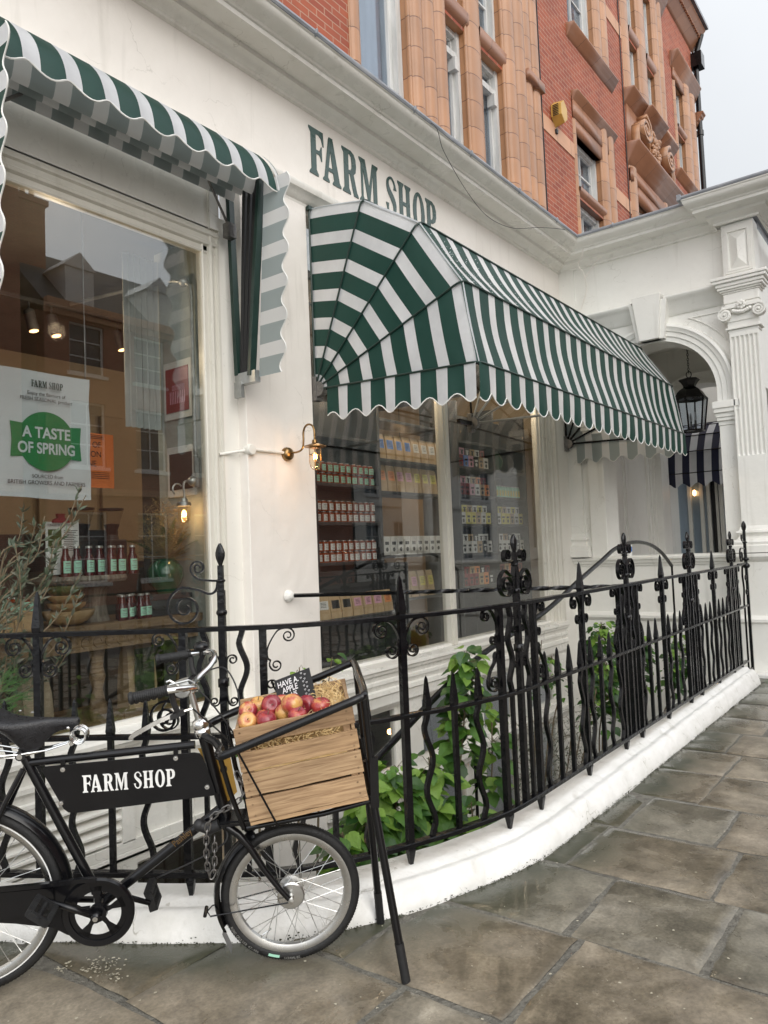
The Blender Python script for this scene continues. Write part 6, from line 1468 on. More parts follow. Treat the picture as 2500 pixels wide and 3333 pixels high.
# apples
mb=MB(); rows=[]; n=22
for i in range(17):
    th=pi*i/16; r=.036*(sin(th)**.92)*(1+.05*cos(th)); z=.0335*cos(th)-(.010*math.exp(-(th/.34)**2))+(.006*math.exp(-((pi-th)/.3)**2))
    rows.append([(r*cos(2*pi*k/n)*(1+.02*cos(5*2*pi*k/n)*(th/pi)),r*sin(2*pi*k/n)*(1+.02*cos(5*2*pi*k/n)*(th/pi)),z) for k in range(n)])
mb.grid(rows,closed=True)
APPL=[(-.505,.035,.960,'yellow and red apple at the left corner of the crate, the uppermost there','x'),(-.503,.108,.944,'orange red apple at the near left corner of the crate with its dimple showing','x'),(-.470,-.02,.958,'dull speckled apple half hidden behind the yellow one','x'),(-.421,.035,.975,'dark red apple lying in front of the left edge of the chalkboard','x'),(-.444,.075,.940,'pale streaked apple wedged behind the front rim apples of the crate','x'),(-.437,.120,.948,'deep red apple second from the left along the front rim of the crate','x'),(-.377,.075,.956,'crimson apple tucked under the topmost apple','x'),(-.349,.095,.994,'topmost apple of the heap, resting before the chalkboard writing','x'),(-.296,.035,.966,'red apple right of the topmost one, showing its yellow hollow','x'),(-.331,.128,.960,'orange apple low at the front rim under the topmost one','x'),(-.246,.085,.972,'rightmost apple of the heap beside the straw','x'),(-.385,.01,.962,'small yellowish apple peeping between the dark red and the topmost ones','x')]
rs=random.Random(4); ap0=None
tilts=[(70,20),(62,0),(20,60),(75,-10),(10,30),(15,80),(100,120),(160,30),(85,-60),(30,10),(10,45),(40,0)]
for i,(x,o,z,lb,_) in enumerate(APPL):
    p=BM@Vector((x,-o,z)); rt=(radians(tilts[i][0]),radians(rs.uniform(-15,15)),radians(-45+tilts[i][1]*.4))
    if ap0 is None:
        ap0=thing('apple',lb,'apple',p,rt,'apples heaped in the crate'); b_=mb.build('skin','apple_skin',ap0,smooth=True,world=False)
        ms=MB(); ms.tube([(0,0,.020),(.002,0,.030),(.006,.001,.040)],.0014,6); ms.build('stalk','stem',ap0,world=False)
        cur=ap0
    else: cur=dup(ap0,p,rt,lb)
    f=1.0+rs.uniform(-.08,.08)*(1 if i!=11 else 2); cur.scale=(f,f,f)
mb=MB(); 
# chalkboard sign
tl,tr,br_,bl=[BM@Vector(p) for p in ((-.411,.04,1.040),(-.281,.04,1.083),(-.257,.03,.965),(-.395,.03,.930))]
sg_=thing('chalkboard_sign','small black chalkboard lettered HAVE A APPLE with chalk hearts standing in the crate','sign',tuple((bl+br_)/2))
ux=(tr-tl).normalized(); uz=((tl-bl)+(tr-br_)).normalized(); nn=ux.cross(uz).normalized()   # towards viewer?
if nn.dot(Vector((0,0,1.5))-tl)<0: nn=-nn
mb=MB(); mb.face([tl,tr,br_,bl]); mb.face([p-nn*.004 for p in (tl,bl,br_,tr)]); 
for a,b in ((tl,tr),(tr,br_),(br_,bl),(bl,tl)): mb.face([a,b,b-nn*.004,a-nn*.004])
brd=mb.build('board','chalkboard',sg_)
Hh=(tl-bl).length
def chf(x0,y0):
    o=tl+ux*x0-uz*y0+nn*.0008; return lambda x,y,z:o+ux*x+uz*y+nn*z
mb=MB(); add_text(mb,'HAVE A.',chf(.008,.031),.030,ext=.0003,wide=.74,bold=.0004); add_text(mb,'APPLE',chf(.022,.056),.030,ext=.0003,wide=.74,bold=.0004); add_text(mb,'on US',chf(.026,.079),.026,ext=.0003,wide=.74,bold=.0004)
mb.build('chalk_lettering','chalk',brd); bpy.data.objects[-1] if 0 else None
rs=random.Random(2)
mb=MB()
for k in range(13):
    cx=.100+.012*(k%2)+rs.uniform(-.003,.003)+.0006*k; cy=-(.008+.0078*k); s_=.0040
    pts=[]
    for j in range(16):
        t=2*pi*j/16; hx=.8*sin(t)**3; hy=.65*cos(t)-.25*cos(2*t)-.1*cos(3*t); pts.append(tl+ux*(cx+hx*s_)+uz*(cy+hy*s_)+nn*.0010)
    mb.tube(pts,.0006,4,closed=True)
mb.build('chalk_hearts','chalk',brd)
for c_ in list(sg_.children):
    pass
# ================================================================ LAMPS
def lamp(loc,col,w,r,name='lamp_light',parent=None):
    l=bpy.data.lights.new(name,'POINT'); l.energy=w; l.color=col; l.shadow_soft_size=r; o=bpy.data.objects.new(name,l); COL.objects.link(o); o.location=loc
    if parent: o.parent=parent; o.matrix_parent_inverse=PM[parent.name].inverted()
    return o
WARM=(1,.60,.28)
wl=thing('wall_lantern','lit brass swan neck lantern in a wire cage on the white pillar','wall lamp',(3.96,3.9,2.25))
mb=MB(); mb.lathe([(.001,0),(.052,0),(.052,-.012),(.045,-.035),(.022,-.048),(.001,-.05)],22,(3.96,3.9,2.25),(0,1,0)); mb.build('wall_plate','brass',wl,smooth=50)
mb=MB(); mb.tube(cr([(3.96,3.86,2.255),(3.96,3.78,2.255),(3.96,3.735,2.275),(3.96,3.722,2.33),(3.96,3.720,2.39),(3.96,3.700,2.430),(3.96,3.665,2.442),(3.96,3.628,2.425),(3.96,3.612,2.38),(3.96,3.612,2.31)],6),.0075,10); mb.build('swan_neck','brass',wl,smooth=True)
LX,LY=3.96,3.612
mb=MB(); mb.lathe([(.001,2.325),(.018,2.322),(.022,2.30),(.030,2.295),(.080,2.278),(.082,2.272),(.040,2.276),(.038,2.262),(.001,2.262)],22,(LX,LY,0)); mb.build('cap','brass',wl,smooth=30)
mb=MB(); mb.lathe([(.036,2.265),(.036,2.165),(.030,2.135),(.018,2.118),(.001,2.112)],20,(LX,LY,0)); mb.build('glass','lamp_glass',wl,smooth=True)
mb=MB()
for k in range(4):
    a=pi/4+pi*k/2; c,s_=cos(a),sin(a); mb.tube([(LX+c*r,LY+s_*r,z) for r,z in ((.041,2.268),(.041,2.16),(.034,2.128),(.020,2.110),(.0,2.104))],.0028,6)
for z,r in ((2.215,.041),(2.265,.041)): mb.tube([(LX+r*cos(2*pi*k/20),LY+r*sin(2*pi*k/20),z) for k in range(20)],.0028,6,closed=True)
mb.build('cage','brass',wl,smooth=True)
mb=MB(); mb.sphere((LX,LY,2.205),.014,10,sc=(1,1,1.7)); mb.build('glowing_bulb','bulb',wl,smooth=True)
lamp((LX,LY,2.205),WARM,3.2,.02,parent=wl)
cn=thing('wall_conduit','white painted conduit pipe with a round junction box feeding the brass lantern','conduit',(3.6,3.89,2.25))
mb=MB(); mb.tube([(3.40,3.99,2.215),(3.50,3.955,2.235),(3.59,3.885,2.252)],.0105,8); mb.tube([(3.59,3.885,2.255),(3.92,3.885,2.256)],.0105,8); mb.build('pipe','stucco_smooth',cn,smooth=True)
mb=MB(); mb.lathe([(.001,-.045),(.034,-.043),(.038,-.036),(.038,-.015),(.034,0),(.034,.02)],22,(3.59,3.905,2.252),(0,1,0)); mb.build('junction_box','stucco_smooth',cn,smooth=35)
# inside lantern on the reveal
il=thing('galvanised_lantern','lit galvanised lantern hanging inside the left window over the dried plants','wall lamp',(3.36,4.2,2.04))
mb=MB(); mb.lathe([(.001,.0),(.040,-.002),(.036,-.04),(.018,-.065),(.001,-.07)],16,(3.36,4.2,2.045),(1,0,0)); mb.tube(cr([(3.30,4.2,2.045),(3.26,4.2,2.035),(3.25,4.2,2.0),(3.255,4.2,1.95),(3.25,4.2,1.90)],5),.008,8); mb.tube([(3.20+.04*cos(a),4.2,1.98+.04*sin(a)) for a in [pi*.2+pi*1.1*k/12 for k in range(13)]],.006,6); mb.build('bracket','galv',il,smooth=True)
mb=MB(); mb.lathe([(.001,1.925),(.022,1.92),(.028,1.90),(.048,1.893),(.050,1.868),(.001,1.868)],18,(3.25,4.2,0)); mb.build('cap','galv',il,smooth=30)
mb=MB(); mb.lathe([(.043,1.87),(.043,1.79),(.036,1.765),(.020,1.752),(.001,1.75)],18,(3.25,4.2,0)); mb.build('glass','lamp_glass',il,smooth=True)
mb=MB(); mb.sphere((3.25,4.2,1.815),.016,10,sc=(1,1,1.7)); mb.build('glowing_bulb','bulb',il,smooth=True); lamp((3.25,4.2,1.815),WARM,5,.02,parent=il)
# hanging lantern in the porch
pl2=thing('porch_lantern','large black glazed lantern hanging on a chain inside the porch arch','lantern',(10.7,2.76,3.7))
mb=MB()
for k in range(22):
    z=4.52-.034*k; q=k%2; mb.tube([(10.7+(.011*cos(a) if q else 0),2.76+(0 if q else .011*cos(a)),z+.022*sin(a)) for a in [2*pi*j/10 for j in range(10)]],.004,5,closed=True)
mb.tube([(10.7,2.76+.034*cos(a),3.765+.042*sin(a)) for a in [2*pi*j/14 for j in range(14)]],.007,6,closed=True); mb.build('chain','matt_black',pl2)
mb=MB(); mb.lathe([(.001,3.73),(.02,3.725),(.13,3.70),(.145,3.685),(.115,3.655),(.085,3.61),(.085,3.585),(.13,3.56),(.17,3.52),(.20,3.47),(.235,3.43),(.001,3.42)],6,(10.7,2.76,0)); mb.build('canopy','black_enamel',pl2,smooth=25)
mb=MB(); Ht=[Vector((10.7+.225*cos(pi/3*k),2.76+.225*sin(pi/3*k),3.42)) for k in range(6)]; Hb=[Vector((10.7+.165*cos(pi/3*k),2.76+.165*sin(pi/3*k),2.98)) for k in range(6)]
for k in range(6):
    j=(k+1)%6; mb.tube([Ht[k],Hb[k]],.011,6); mb.tube([Ht[k],Ht[j]],.012,6); mb.tube([Hb[k],Hb[j]],.012,6)
mb.face(Hb); mb.build('frame','black_enamel',pl2)
mb=MB(); 
for k in range(6): j=(k+1)%6; mb.face([Ht[k],Ht[j],Hb[j],Hb[k]])
mb.build('glazing','upper_glass',pl2)
for k in range(3):
    a=2*pi*k/3+.4; mb=MB(); c=(10.7+.055*cos(a),2.76+.055*sin(a)); mb.tube([(c[0],c[1],3.0),(c[0],c[1],3.12)],.012,8); cd_=mb.build('candle_tube','matt_black',pl2); mb=MB(); mb.lathe([(.001,3.12),(.014,3.125),(.017,3.16),(.010,3.21),(.002,3.24)],8,(c[0],c[1],0)); o=mb.build('candle_bulb','label_white',cd_)

# ================================================================ THINGS IN THE LEFT WINDOW
ORD=['first','second','third','fourth','fifth','sixth','seventh','eighth','ninth','tenth','eleventh','twelfth']
sh=thing('display_table','old timber display table with a carved apron behind the left window','table',(2.6,4.45,.3))
mb=MB(); rows=[]
for k in range(21):
    x=1.2+2.16*k/20; w_=.012*noise.noise((x*3,1,1)); rows.append([(x,4.17+w_*1.5,1.075+w_),(x,4.165+w_,1.128+w_*.5),(x,4.80,1.13),(x,4.80,1.075)])
mb.grid(rows,closed=True); mb.build('table_top','rough_wood',sh)
mb=MB(); mb.box(1.2,3.34,4.20,4.24,.97,1.075)
for k in range(26):
    x=1.3+.08*k; mb.tube([(x+.028*cos(a),4.198,1.02+.030*sin(a)) for a in [2*pi*j/12 for j in range(10)]],.006,5)
mb.build('carved_apron','rough_wood',sh)
for x in (1.9,2.62,3.25):
    mb=MB(); mb.lathe([(.045,.3),(.05,.4),(.035,.45),(.055,.6),(.03,.72),(.05,.8),(.035,.86),(.05,.97)],12,(x,4.28,0)); mb.build('leg','rough_wood',sh,smooth=50)
mb=MB(); mb.box(1.2,3.3,4.22,4.78,.50,.53); mb.build('lower_board','rough_wood',sh)
sill=thing('timber_sill','weathered timber beam lying along the bottom of the left window','sill',(2.4,4.08,.5))
mb=MB(); mb.box(1.0,3.30,4.03,4.10,.42,.57); mb.box(1.0,3.35,4.10,4.22,.40,.50); mb.build('beam','rough_wood',sill,bevel=.006)
for i,(x,w_,h,m,lb) in enumerate(((1.95,.20,.34,'kraft','brown paper sack under the display table by the left edge'),(2.30,.18,.30,'interior_cream','pale folded sack in the middle under the display table'),(3.02,.22,.42,'kraft','tall brown sack with a green printed label under the display table'))):
    s_=thing('paper_sack',lb,'sack',(x,4.45,.53),(0,0,0),'sacks under the display table')
    mb=MB(); rows=[]
    for k in range(7):
        a=k/6; rows.append([(x+(w_/2)*cs*(1-.1*a*a)+.01*noise.noise((x,a*3,q)),4.45+.07*sn*(1-.75*a**3),.53+h*a) for q,(cs,sn) in enumerate(((-1,-1),(-.3,-1.1),(.3,-1.1),(1,-1),(1,1),(0,1.1),(-1,1)))])
    mb.grid(rows,closed=True); mb.face(rows[-1]); mb.build('bag',m,s_,smooth=40)
    if i==2:
        mb=MB(); mb.box(x-.075,x+.075,4.362,4.366,.60,.92); lb_=mb.build('label','leaf_olive',s_); mb=MB(); add_text(mb,'DRY GIN',lambda a,c,z:(x-.065+a,4.360-z,.86+c),.045,ext=.0003,bold=.0006,wide=.75); add_text(mb,'FARM SHOP',lambda a,c,z:(x-.045+a,4.360-z,.825+c),.018,ext=.0003,wide=.9); mb.build('print','ink',lb_)
# tree stump stand and its bottles
stp=thing('stump_stand','bark covered tree stump stand with a round log slice on top','stand',(2.65,4.42,1.13))
mb=MB(); mb.lathe([(.11,1.13),(.095,1.18),(.085,1.25),(.095,1.33),(.13,1.385)],26,(2.68,4.42,0)); 
mb.v=[(x+.010*noise.noise((math.atan2(y-4.42,x-2.68)*4,z*3,1)),y+.010*noise.noise((math.atan2(y-4.42,x-2.68)*4,z*3,5)),z) for x,y,z in mb.v]; mb.build('stump','bark',stp,smooth=60)
mb=MB(); mb.lathe([(.001,1.383),(.275,1.383),(.285,1.40),(.278,1.424),(.001,1.424)],40,(2.60,4.42,0)); mb.build('log_slice','bark',stp,smooth=30)
def bottle(name,label,cat,loc,r,h,neck,m,lab,grp,lidm='jar_glass',txt=True):
    o=thing(name,label,cat,loc,(0,0,0),grp)
    mb=MB(); mb.lathe([(.001,0),(r,0),(r,h*neck),(r*.62,h*(neck+.14)),(r*.60,h*.94),(.001,h*.94)],16,(0,0,0)); mb.build('jar',m,o,smooth=40,world=False)
    mb=MB(); mb.lathe([(.001,h),(r*.66,h),(r*.68,h*.93),(r*.6,h*.92)],16,(0,0,0)); mb.build('cap','lid',o,smooth=30,world=False)
    mb=MB(); rr=r+.0008; z0,z1=h*.12,h*neck*.86; mb.grid([[(rr*sin(a),-rr*cos(a),z) for a in [radians(-52+104*k/8) for k in range(9)]] for z in (z0,z1)])
    l_=mb.build('label',lab,o,world=False)
    mb=MB()
    for z,wd,t in ((z1-(z1-z0)*.2,.55,.0028),(z1-(z1-z0)*.36,.4,.0012),(z1-(z1-z0)*.6,.7,.002),(z1-(z1-z0)*.78,.5,.0015)):
        mb.grid([[((rr+.0004)*sin(a),-(rr+.0004)*cos(a),zz) for a in [radians((-50+100*k/6)*wd) for k in range(7)]] for zz in (z-t,z+t)])
    mb.build('label_print','ink_grey',o,world=False); return o
b0=None
for row,(yy,xs,z,lbl) in enumerate(((4.27,[2.42+.077*k for k in range(7)],1.424,'front'),(4.38,[2.47+.085*k for k in range(5)],1.424,'rear'))):
    for k,x in enumerate(xs):
        t_='dark red sauce bottle, %s from the left in the %s row on the log slice'%(ORD[k],lbl)
        if b0 is None: b0=bottle('sauce_bottle',t_,'bottle',(x,yy,z),.030,.185,.60,'jar_red','label_mint','sauce bottles on the log slice')
        else: dup(b0,(x,yy+.01*(k%2),z),(0,0,radians((k*37)%30-15)),t_)
b1=None
for k,(x,y,z) in enumerate(((2.78,4.24,1.13),(2.845,4.26,1.13),(2.91,4.23,1.13),(2.97,4.25,1.13),(2.83,4.34,1.13),(2.92,4.34,1.13))):
    t_='squat dark bottle, %s from the left between stump and metal chest'%ORD[k] if k<4 else 'squat dark bottle in the rear pair between stump and chest, %s one'%('left' if k==4 else 'right')
    if b1 is None: b1=bottle('chutney_bottle',t_,'bottle',(x,y,z),.030,.16,.55,'jar_red','label_mint','chutney bottles beside the chest')
    else: dup(b1,(x,y,z),(0,0,radians(((k*53)%60)-30)),t_)
lg=thing('log_crate','small round crate of split timber under the green labelled jars','crate',(2.12,4.36,1.13))
mb=MB()
for k in range(26):
    a=2*pi*k/26; mb.box(2.12+.155*cos(a)-.017,2.12+.155*cos(a)+.017,4.36+.13*sin(a)-.012,4.36+.13*sin(a)+.012,1.13,1.235+.006*(k%3))
mb.lathe([(.001,1.225),(.15,1.225)],20,(2.12,4.36,0)); mb.build('staves','pale_wood',lg)
j0=None
for k,(x,y,z) in enumerate(((2.02,4.25,1.228),(2.105,4.25,1.228),(2.185,4.27,1.228),(2.235,4.33,1.228),(2.04,4.38,1.228),(2.13,4.38,1.228))):
    t_='green labelled pickle jar, %s from the left at the front of the split timber crate'%ORD[k] if k<4 else 'green labelled pickle jar at the back of the split timber crate, %s one'%('left' if k==4 else 'right')
    if j0 is None: j0=bottle('pickle_jar',t_,'jar',(x,y,z),.036,.095,.80,'jar_amber','label_mint','pickle jars on the timber crate')
    else: dup(j0,(x,y,z),(0,0,radians(((k*41)%40)-20)),t_)
for k,(r,z,h,m,lb,dx) in enumerate(((.152,1.135,.085,'pale_wood','wide wooden bowl at the bottom of the stack',0),(.112,1.212,.055,'pale_wood','wooden bowl second from the bottom of the stack',-.01),(.108,1.262,.052,'pale_wood','wooden bowl below the green one in the stack',-.015),(.116,1.308,.062,'green_bowl','green painted wooden bowl on top of the stack',-.022))):
    if m=='green_bowl' and m not in MATS: mat('green_bowl',(.10,.13,.04),(.16,.17,.07),6,.3)
    bo=thing('wooden_bowl',lb,'bowl',(2.45+dx,4.30,z),(0,0,0),'stacked bowls')
    mb=MB(); mb.lathe([(.001,0),(r*.45,0),(r*.72,h*.25),(r*.93,h*.62),(r,h),(r*.965,h),(r*.88,h*.6),(r*.6,h*.25),(.001,h*.15)],32,(0,0,0)); mb.build('bowl_body',m,bo,smooth=50,world=False)
chs=thing('metal_chest','dark metal trunk with a small handle on the display table','chest',(3.16,4.42,1.13))
mb=MB(); mb.box(2.99,3.335,4.25,4.55,1.13,1.262); mb.build('body','shelf_dark',chs,bevel=.006)
mb=MB(); mb.box(2.985,3.34,4.245,4.555,1.235,1.272); mb.build('lid','shelf_dark',chs,bevel=.006)
mb=MB(); mb.tube(cr([(3.02,4.247,1.19),(3.02,4.23,1.175),(3.06,4.23,1.170),(3.10,4.23,1.175),(3.10,4.247,1.19)],4),.005,6); mb.build('handle','matt_black',chs)
va=thing('green_jug','round green glazed pottery jug filled with dried plants on the metal trunk','jug',(3.20,4.36,1.272))
mb=MB(); mb.lathe([(.001,1.272),(.062,1.272),(.068,1.285),(.105,1.33),(.128,1.39),(.122,1.44),(.095,1.48),(.078,1.495),(.085,1.51),(.078,1.512),(.068,1.49),(.001,1.47)],36,(3.20,4.36,0)); 
for z in (1.37,1.405): mb.tube([(3.20+.1275*cos(a),4.36+.1275*sin(a),z) for a in [2*pi*k/30 for k in range(30)]],.0015,4,closed=True)
mb.build('body','green_glaze',va,smooth=50)
mb=MB(); mb.tube(cr([(3.115,4.30,1.495),(3.075,4.28,1.485),(3.065,4.27,1.44),(3.085,4.28,1.40),(3.11,4.285,1.375)],5),.011,8); mb.build('handle','green_glaze',va,smooth=True)
def frond(mb,p,d,L,w,n=14,droop=.25,m=0,th=.0012):
    p=Vector(p); d=Vector(d).normalized(); sd=d.cross(Vector((0,0,1))); sd=(sd if sd.length>.1 else Vector((1,0,0))).normalized(); pts=[p]
    for k in range(1,9): a=k/8; pts.append(p+d*L*a+Vector((0,0,-droop*L*a*a)))
    mb.tube(pts,th,3,m,caps=False)
    for k in range(1,n):
        a=k/n; i=min(7,int(a*8)); q=pts[i].lerp(pts[i+1],a*8-i); l=w*sin(pi*a**.7)
        for s_ in (-1,1):
            e=q+sd*s_*l+d*l*.5+Vector((0,0,-.15*l)); t=(e-q)*.22; u=d*(L/n*.35); mb.face([q,q+t-u*.4,e,q+t*1.5+u],m)
dp=thing('dried_arrangement','wild spray of dried fern and feathery grasses standing in the green jug','dried plants',(3.20,4.36,1.5))
mb=MB(); rs=random.Random(31)
for k in range(120):
    a=rs.uniform(0,6.28); el=rs.uniform(-.15,1.4); r=rs.uniform(.16,.36)*(.75+.35*sin(el)); d=Vector((cos(a)*cos(el),sin(a)*cos(el)*.6,sin(el)+.25)); d.x*=.85
    if d.x>.4: d.x=.4
    frond(mb,(3.20+rs.uniform(-.03,.03),4.36+rs.uniform(-.03,.03),1.49),d,r,rs.uniform(.02,.04),14,.25)
mb.build('fern_fronds','dry_plant',dp)
mb=MB()
for k in range(700):
    a=rs.uniform(0,6.28); el=rs.uniform(.0,1.5); d=Vector((cos(a)*cos(el)*.9,sin(a)*cos(el)*.6,sin(el))); p=Vector((3.18,4.34,1.56))+Vector((d.x*.20,d.y*.2,d.z*.30))*rs.uniform(.5,1.2)
    if p.x>3.34: p.x=3.34-rs.uniform(0,.05)
    q=p+Vector((rs.uniform(-1,1),rs.uniform(-1,1),rs.uniform(-.6,1)))*.035; q2=q+Vector((rs.uniform(-1,1),rs.uniform(-1,1),rs.uniform(-.6,1)))*.03; mb.tube([p,q,q2],.0011,3,caps=False)
mb.build('grass_sprays','dry_plant',dp)
mb=MB(); 
for k in range(16):
    a=rs.uniform(0,6.28); el=rs.uniform(.2,1.3); frond(mb,(3.20,4.36,1.49),(cos(a)*cos(el),sin(a)*cos(el)*.6,sin(el)+.2),rs.uniform(.3,.48),.045,16,.3)
mb.build('dark_fronds','leaf_deep',dp)
mb=MB(); frond(mb,(3.20,4.228,1.45),(-.02,-.05,-1),.14,.035,12,.0); mb.build('hanging_fern','leaf_grey',dp)
# posters, card, pictures, curtain
p1=thing('spring_poster','large white poster with green roundel reading A TASTE OF SPRING in the left window','poster',(2.2,4.15,2.25))
mb=MB(); rows=[]
for k in range(15):
    rows.append([(1.80+.72*j/12+.003*sin(k),4.15+.008*noise.noise((j*.5,k*.4,0))+.006*sin(j*.9),1.885+.735*k/14+.006*sin(j*.5)*(k<2)) for j in range(13)])
mb.grid(rows); pp=mb.build('paper','poster_white',p1,smooth=True)
mb=MB(); cx,cz=2.245,2.215; yy=4.138
mb.prism([(cx+.172*cos(2*pi*k/48),cz+.172*sin(2*pi*k/48)) for k in range(48)],lambda a,c,w:(a,w,c),yy,yy+.001); mb.prism([(cx-.213,cz-.10),(cx,cz-.085),(cx+.213,cz-.10),(cx+.205,cz),(cx+.213,cz+.10),(cx,cz+.085),(cx-.213,cz+.10),(cx-.205,cz)],lambda a,c,w:(a,w,c),yy-.0005,yy+.0012); mb.build('green_roundel','poster_green',pp)
mb=MB()
add_text(mb,'A TASTE',lambda a,c,z:(cx+a,yy-.002-z,cz+.018+c),.088,'CENTER',ext=.0003,bold=.0022,wide=.86); add_text(mb,'OF SPRING',lambda a,c,z:(cx+a,yy-.002-z,cz-.072+c),.088,'CENTER',ext=.0003,bold=.0022,wide=.80); mb.build('white_lettering','poster_white',pp)
mb=MB(); letters(mb,lambda a,c,z:(2.155+a,yy-.004-z,2.525+c),.040,ext=.0003); mb.build('green_lettering','sign_green',pp)
mb=MB()
for txt,z,sz in (('Enjoy the flavours of',2.478,.030),('FRESH SEASONAL product',2.445,.030),('SOURCED from',2.000,.030),('BRITISH GROWERS AND FARMERS',1.962,.033)):
    add_text(mb,txt,lambda a,c,w,z=z:(2.245+a,yy-.004-w,z+c),sz,'CENTER',ext=.0003,wide=.92)
mb.build('small_lettering','ink',pp)
mb=MB(); 
for x in (1.82,2.50): mb.tube([(x,4.15,2.62),(x,4.15,3.75)],.003,5)
mb.build('hanging_chains','galv',p1)
p2=thing('wine_poster','orange poster reading MAID OF BRUTON WINE half hidden behind the spring poster','poster',(3.0,4.95,2.25))
mb=MB(); mb.box(2.76,3.20,4.95,4.953,2.05,2.45); pp=mb.build('paper','poster_orange',p2)
mb=MB()
for txt,z,sz in (('MAID OF',2.345,.062),('BRUTON',2.275,.062),('WINE',2.205,.062)): add_text(mb,txt,lambda a,c,w,z=z:(2.985+a,4.947-w,z+c),sz,'CENTER',ext=.0003,wide=.9)
for k in range(4): mb.box(2.80,3.16,4.9465,4.948,2.16-.014*k,2.164-.014*k)
for k in range(3): mb.box(2.84,3.12,4.9465,4.948,2.41+.012*k,2.414+.012*k)
mb.build('lettering','ink',pp)
cbd=thing('clipboard_card','printed white card clipped with a big red bulldog clip beside the bottles','card',(2.42,4.33,1.6))
mb=MB(); mb.box(2.33,2.545,4.33,4.333,1.44,1.76); cdn=mb.build('card','label_white',cbd)
mb=MB(); mb.box(2.345,2.43,4.328,4.3305,1.60,1.715); mb.build('card_photo','leaf_deep',cdn)
mb=MB(); add_text(mb,'FORAGED FROM OUR FIELDS',lambda a,c,w:(2.342+a,4.327-w,1.733+c),.021,ext=.0003,wide=.62)
for k in range(12): mb.box(2.445,2.535-.012*(k%3),4.3275,4.329,1.705-.011*k,1.709-.011*k)
mb.build('card_print','ink',cdn)
mb=MB(); mb.prism([(2.37,1.755),(2.48,1.755),(2.47,1.775),(2.445,1.785),(2.45,1.81),(2.40,1.81),(2.405,1.785),(2.38,1.775)],lambda a,c,w:(a,w,c),4.315,4.34); mb.build('bulldog_clip','card_red',cbd)
for nm,lb,ya,yb,za,zb,m in (('framed_print','white framed print with a dark red picture on the window reveal',4.235,4.49,2.56,2.88,'card_red'),('framed_print','white framed dark picture low on the window reveal behind the lantern',4.22,4.47,2.0,2.26,'card_dark')):
    f_=thing(nm,lb,'picture',(3.355,4.36,(za+zb)/2),(0,0,0),'pictures on the reveal')
    mb=MB(); mb.box(3.345,3.36,ya-.03,yb+.03,za-.05,zb+.05); mb.build('frame','label_white',f_,bevel=.002)
    mb=MB(); mb.box(3.340,3.346,ya,yb,za,zb); o=mb.build('picture',m,f_)
    if m=='card_red':
        mb=MB()
        for k in range(9): mb.box(3.3385,3.340,ya+.04+.020*k,ya+.046+.020*k,za+.06,za+.15)
        for k in range(14): mb.tube([(3.339,ya+.05+.02*(k%7)+.009*cos(a),za+.165+.02*(k//7)+.008*sin(a)) for a in [2*pi*j/8 for j in range(8)]],.0014,4,closed=True)
        mb.build('drawing','card_pink',o)
cu=thing('side_curtain','pale grey curtain hanging at the right side of the left window','curtain',(3.3,4.55,2.6))
mb=MB(); mb.grid([[(3.05+.30*k/30,4.56+.020*sin(k*1.3),z) for k in range(31)] for z in (2.45,3.0,3.7)]); mb.build('cloth','net_curtain_pale' if 'net_curtain_pale' in MATS else 'plaster_grey',cu,smooth=True)
pipe=thing('window_pipe','grey painted pipe running up and over inside the left window','pipe',(3.3,4.15,2.5))
mb=MB(); mb.tube(cr([(3.335,4.17,2.1),(3.335,4.17,3.1),(3.335,4.17,3.38),(3.33,4.22,3.46),(3.30,4.5,3.52),(3.2,5.5,3.58)],6),.014,8); mb.sphere((3.325,4.24,3.47),.035,10); mb.tube([(3.35,4.17,2.2),(3.35,4.17,2.0)],.02,8); mb.build('tube','galv',pipe,smooth=True)
tr=thing('lighting_track','ceiling lighting track with black cylinder spotlights seen through the left window','track light',(3.1,5.2,3.4))
mb=MB(); mb.beam((2.2,5.2,3.42),(4.6,5.2,3.42),.03,.03); mb.build('track','matt_black',tr)
for x in (2.70,2.87,3.42,3.9,4.3):
    mb=MB(); mb.tube([(x,5.2,3.42),(x,5.2,3.34)],.008,6); mb.tube([(x,5.2,3.34),(x+.02,5.17,3.19)],.038,12); sp_=mb.build('spotlight','matt_black',tr,smooth=40)
    mb=MB(); mb.lathe([(.001,0),(.032,0)],12,(x+.021,5.169,3.187),(.13,-.2,-.97)); mb.build('lit_lens','bulb_soft',sp_)
lamp((2.72,4.85,3.12),(1,.74,.48),13,.06,parent=tr); lamp((4.3,5.4,3.05),WARM,10,.06,parent=tr)
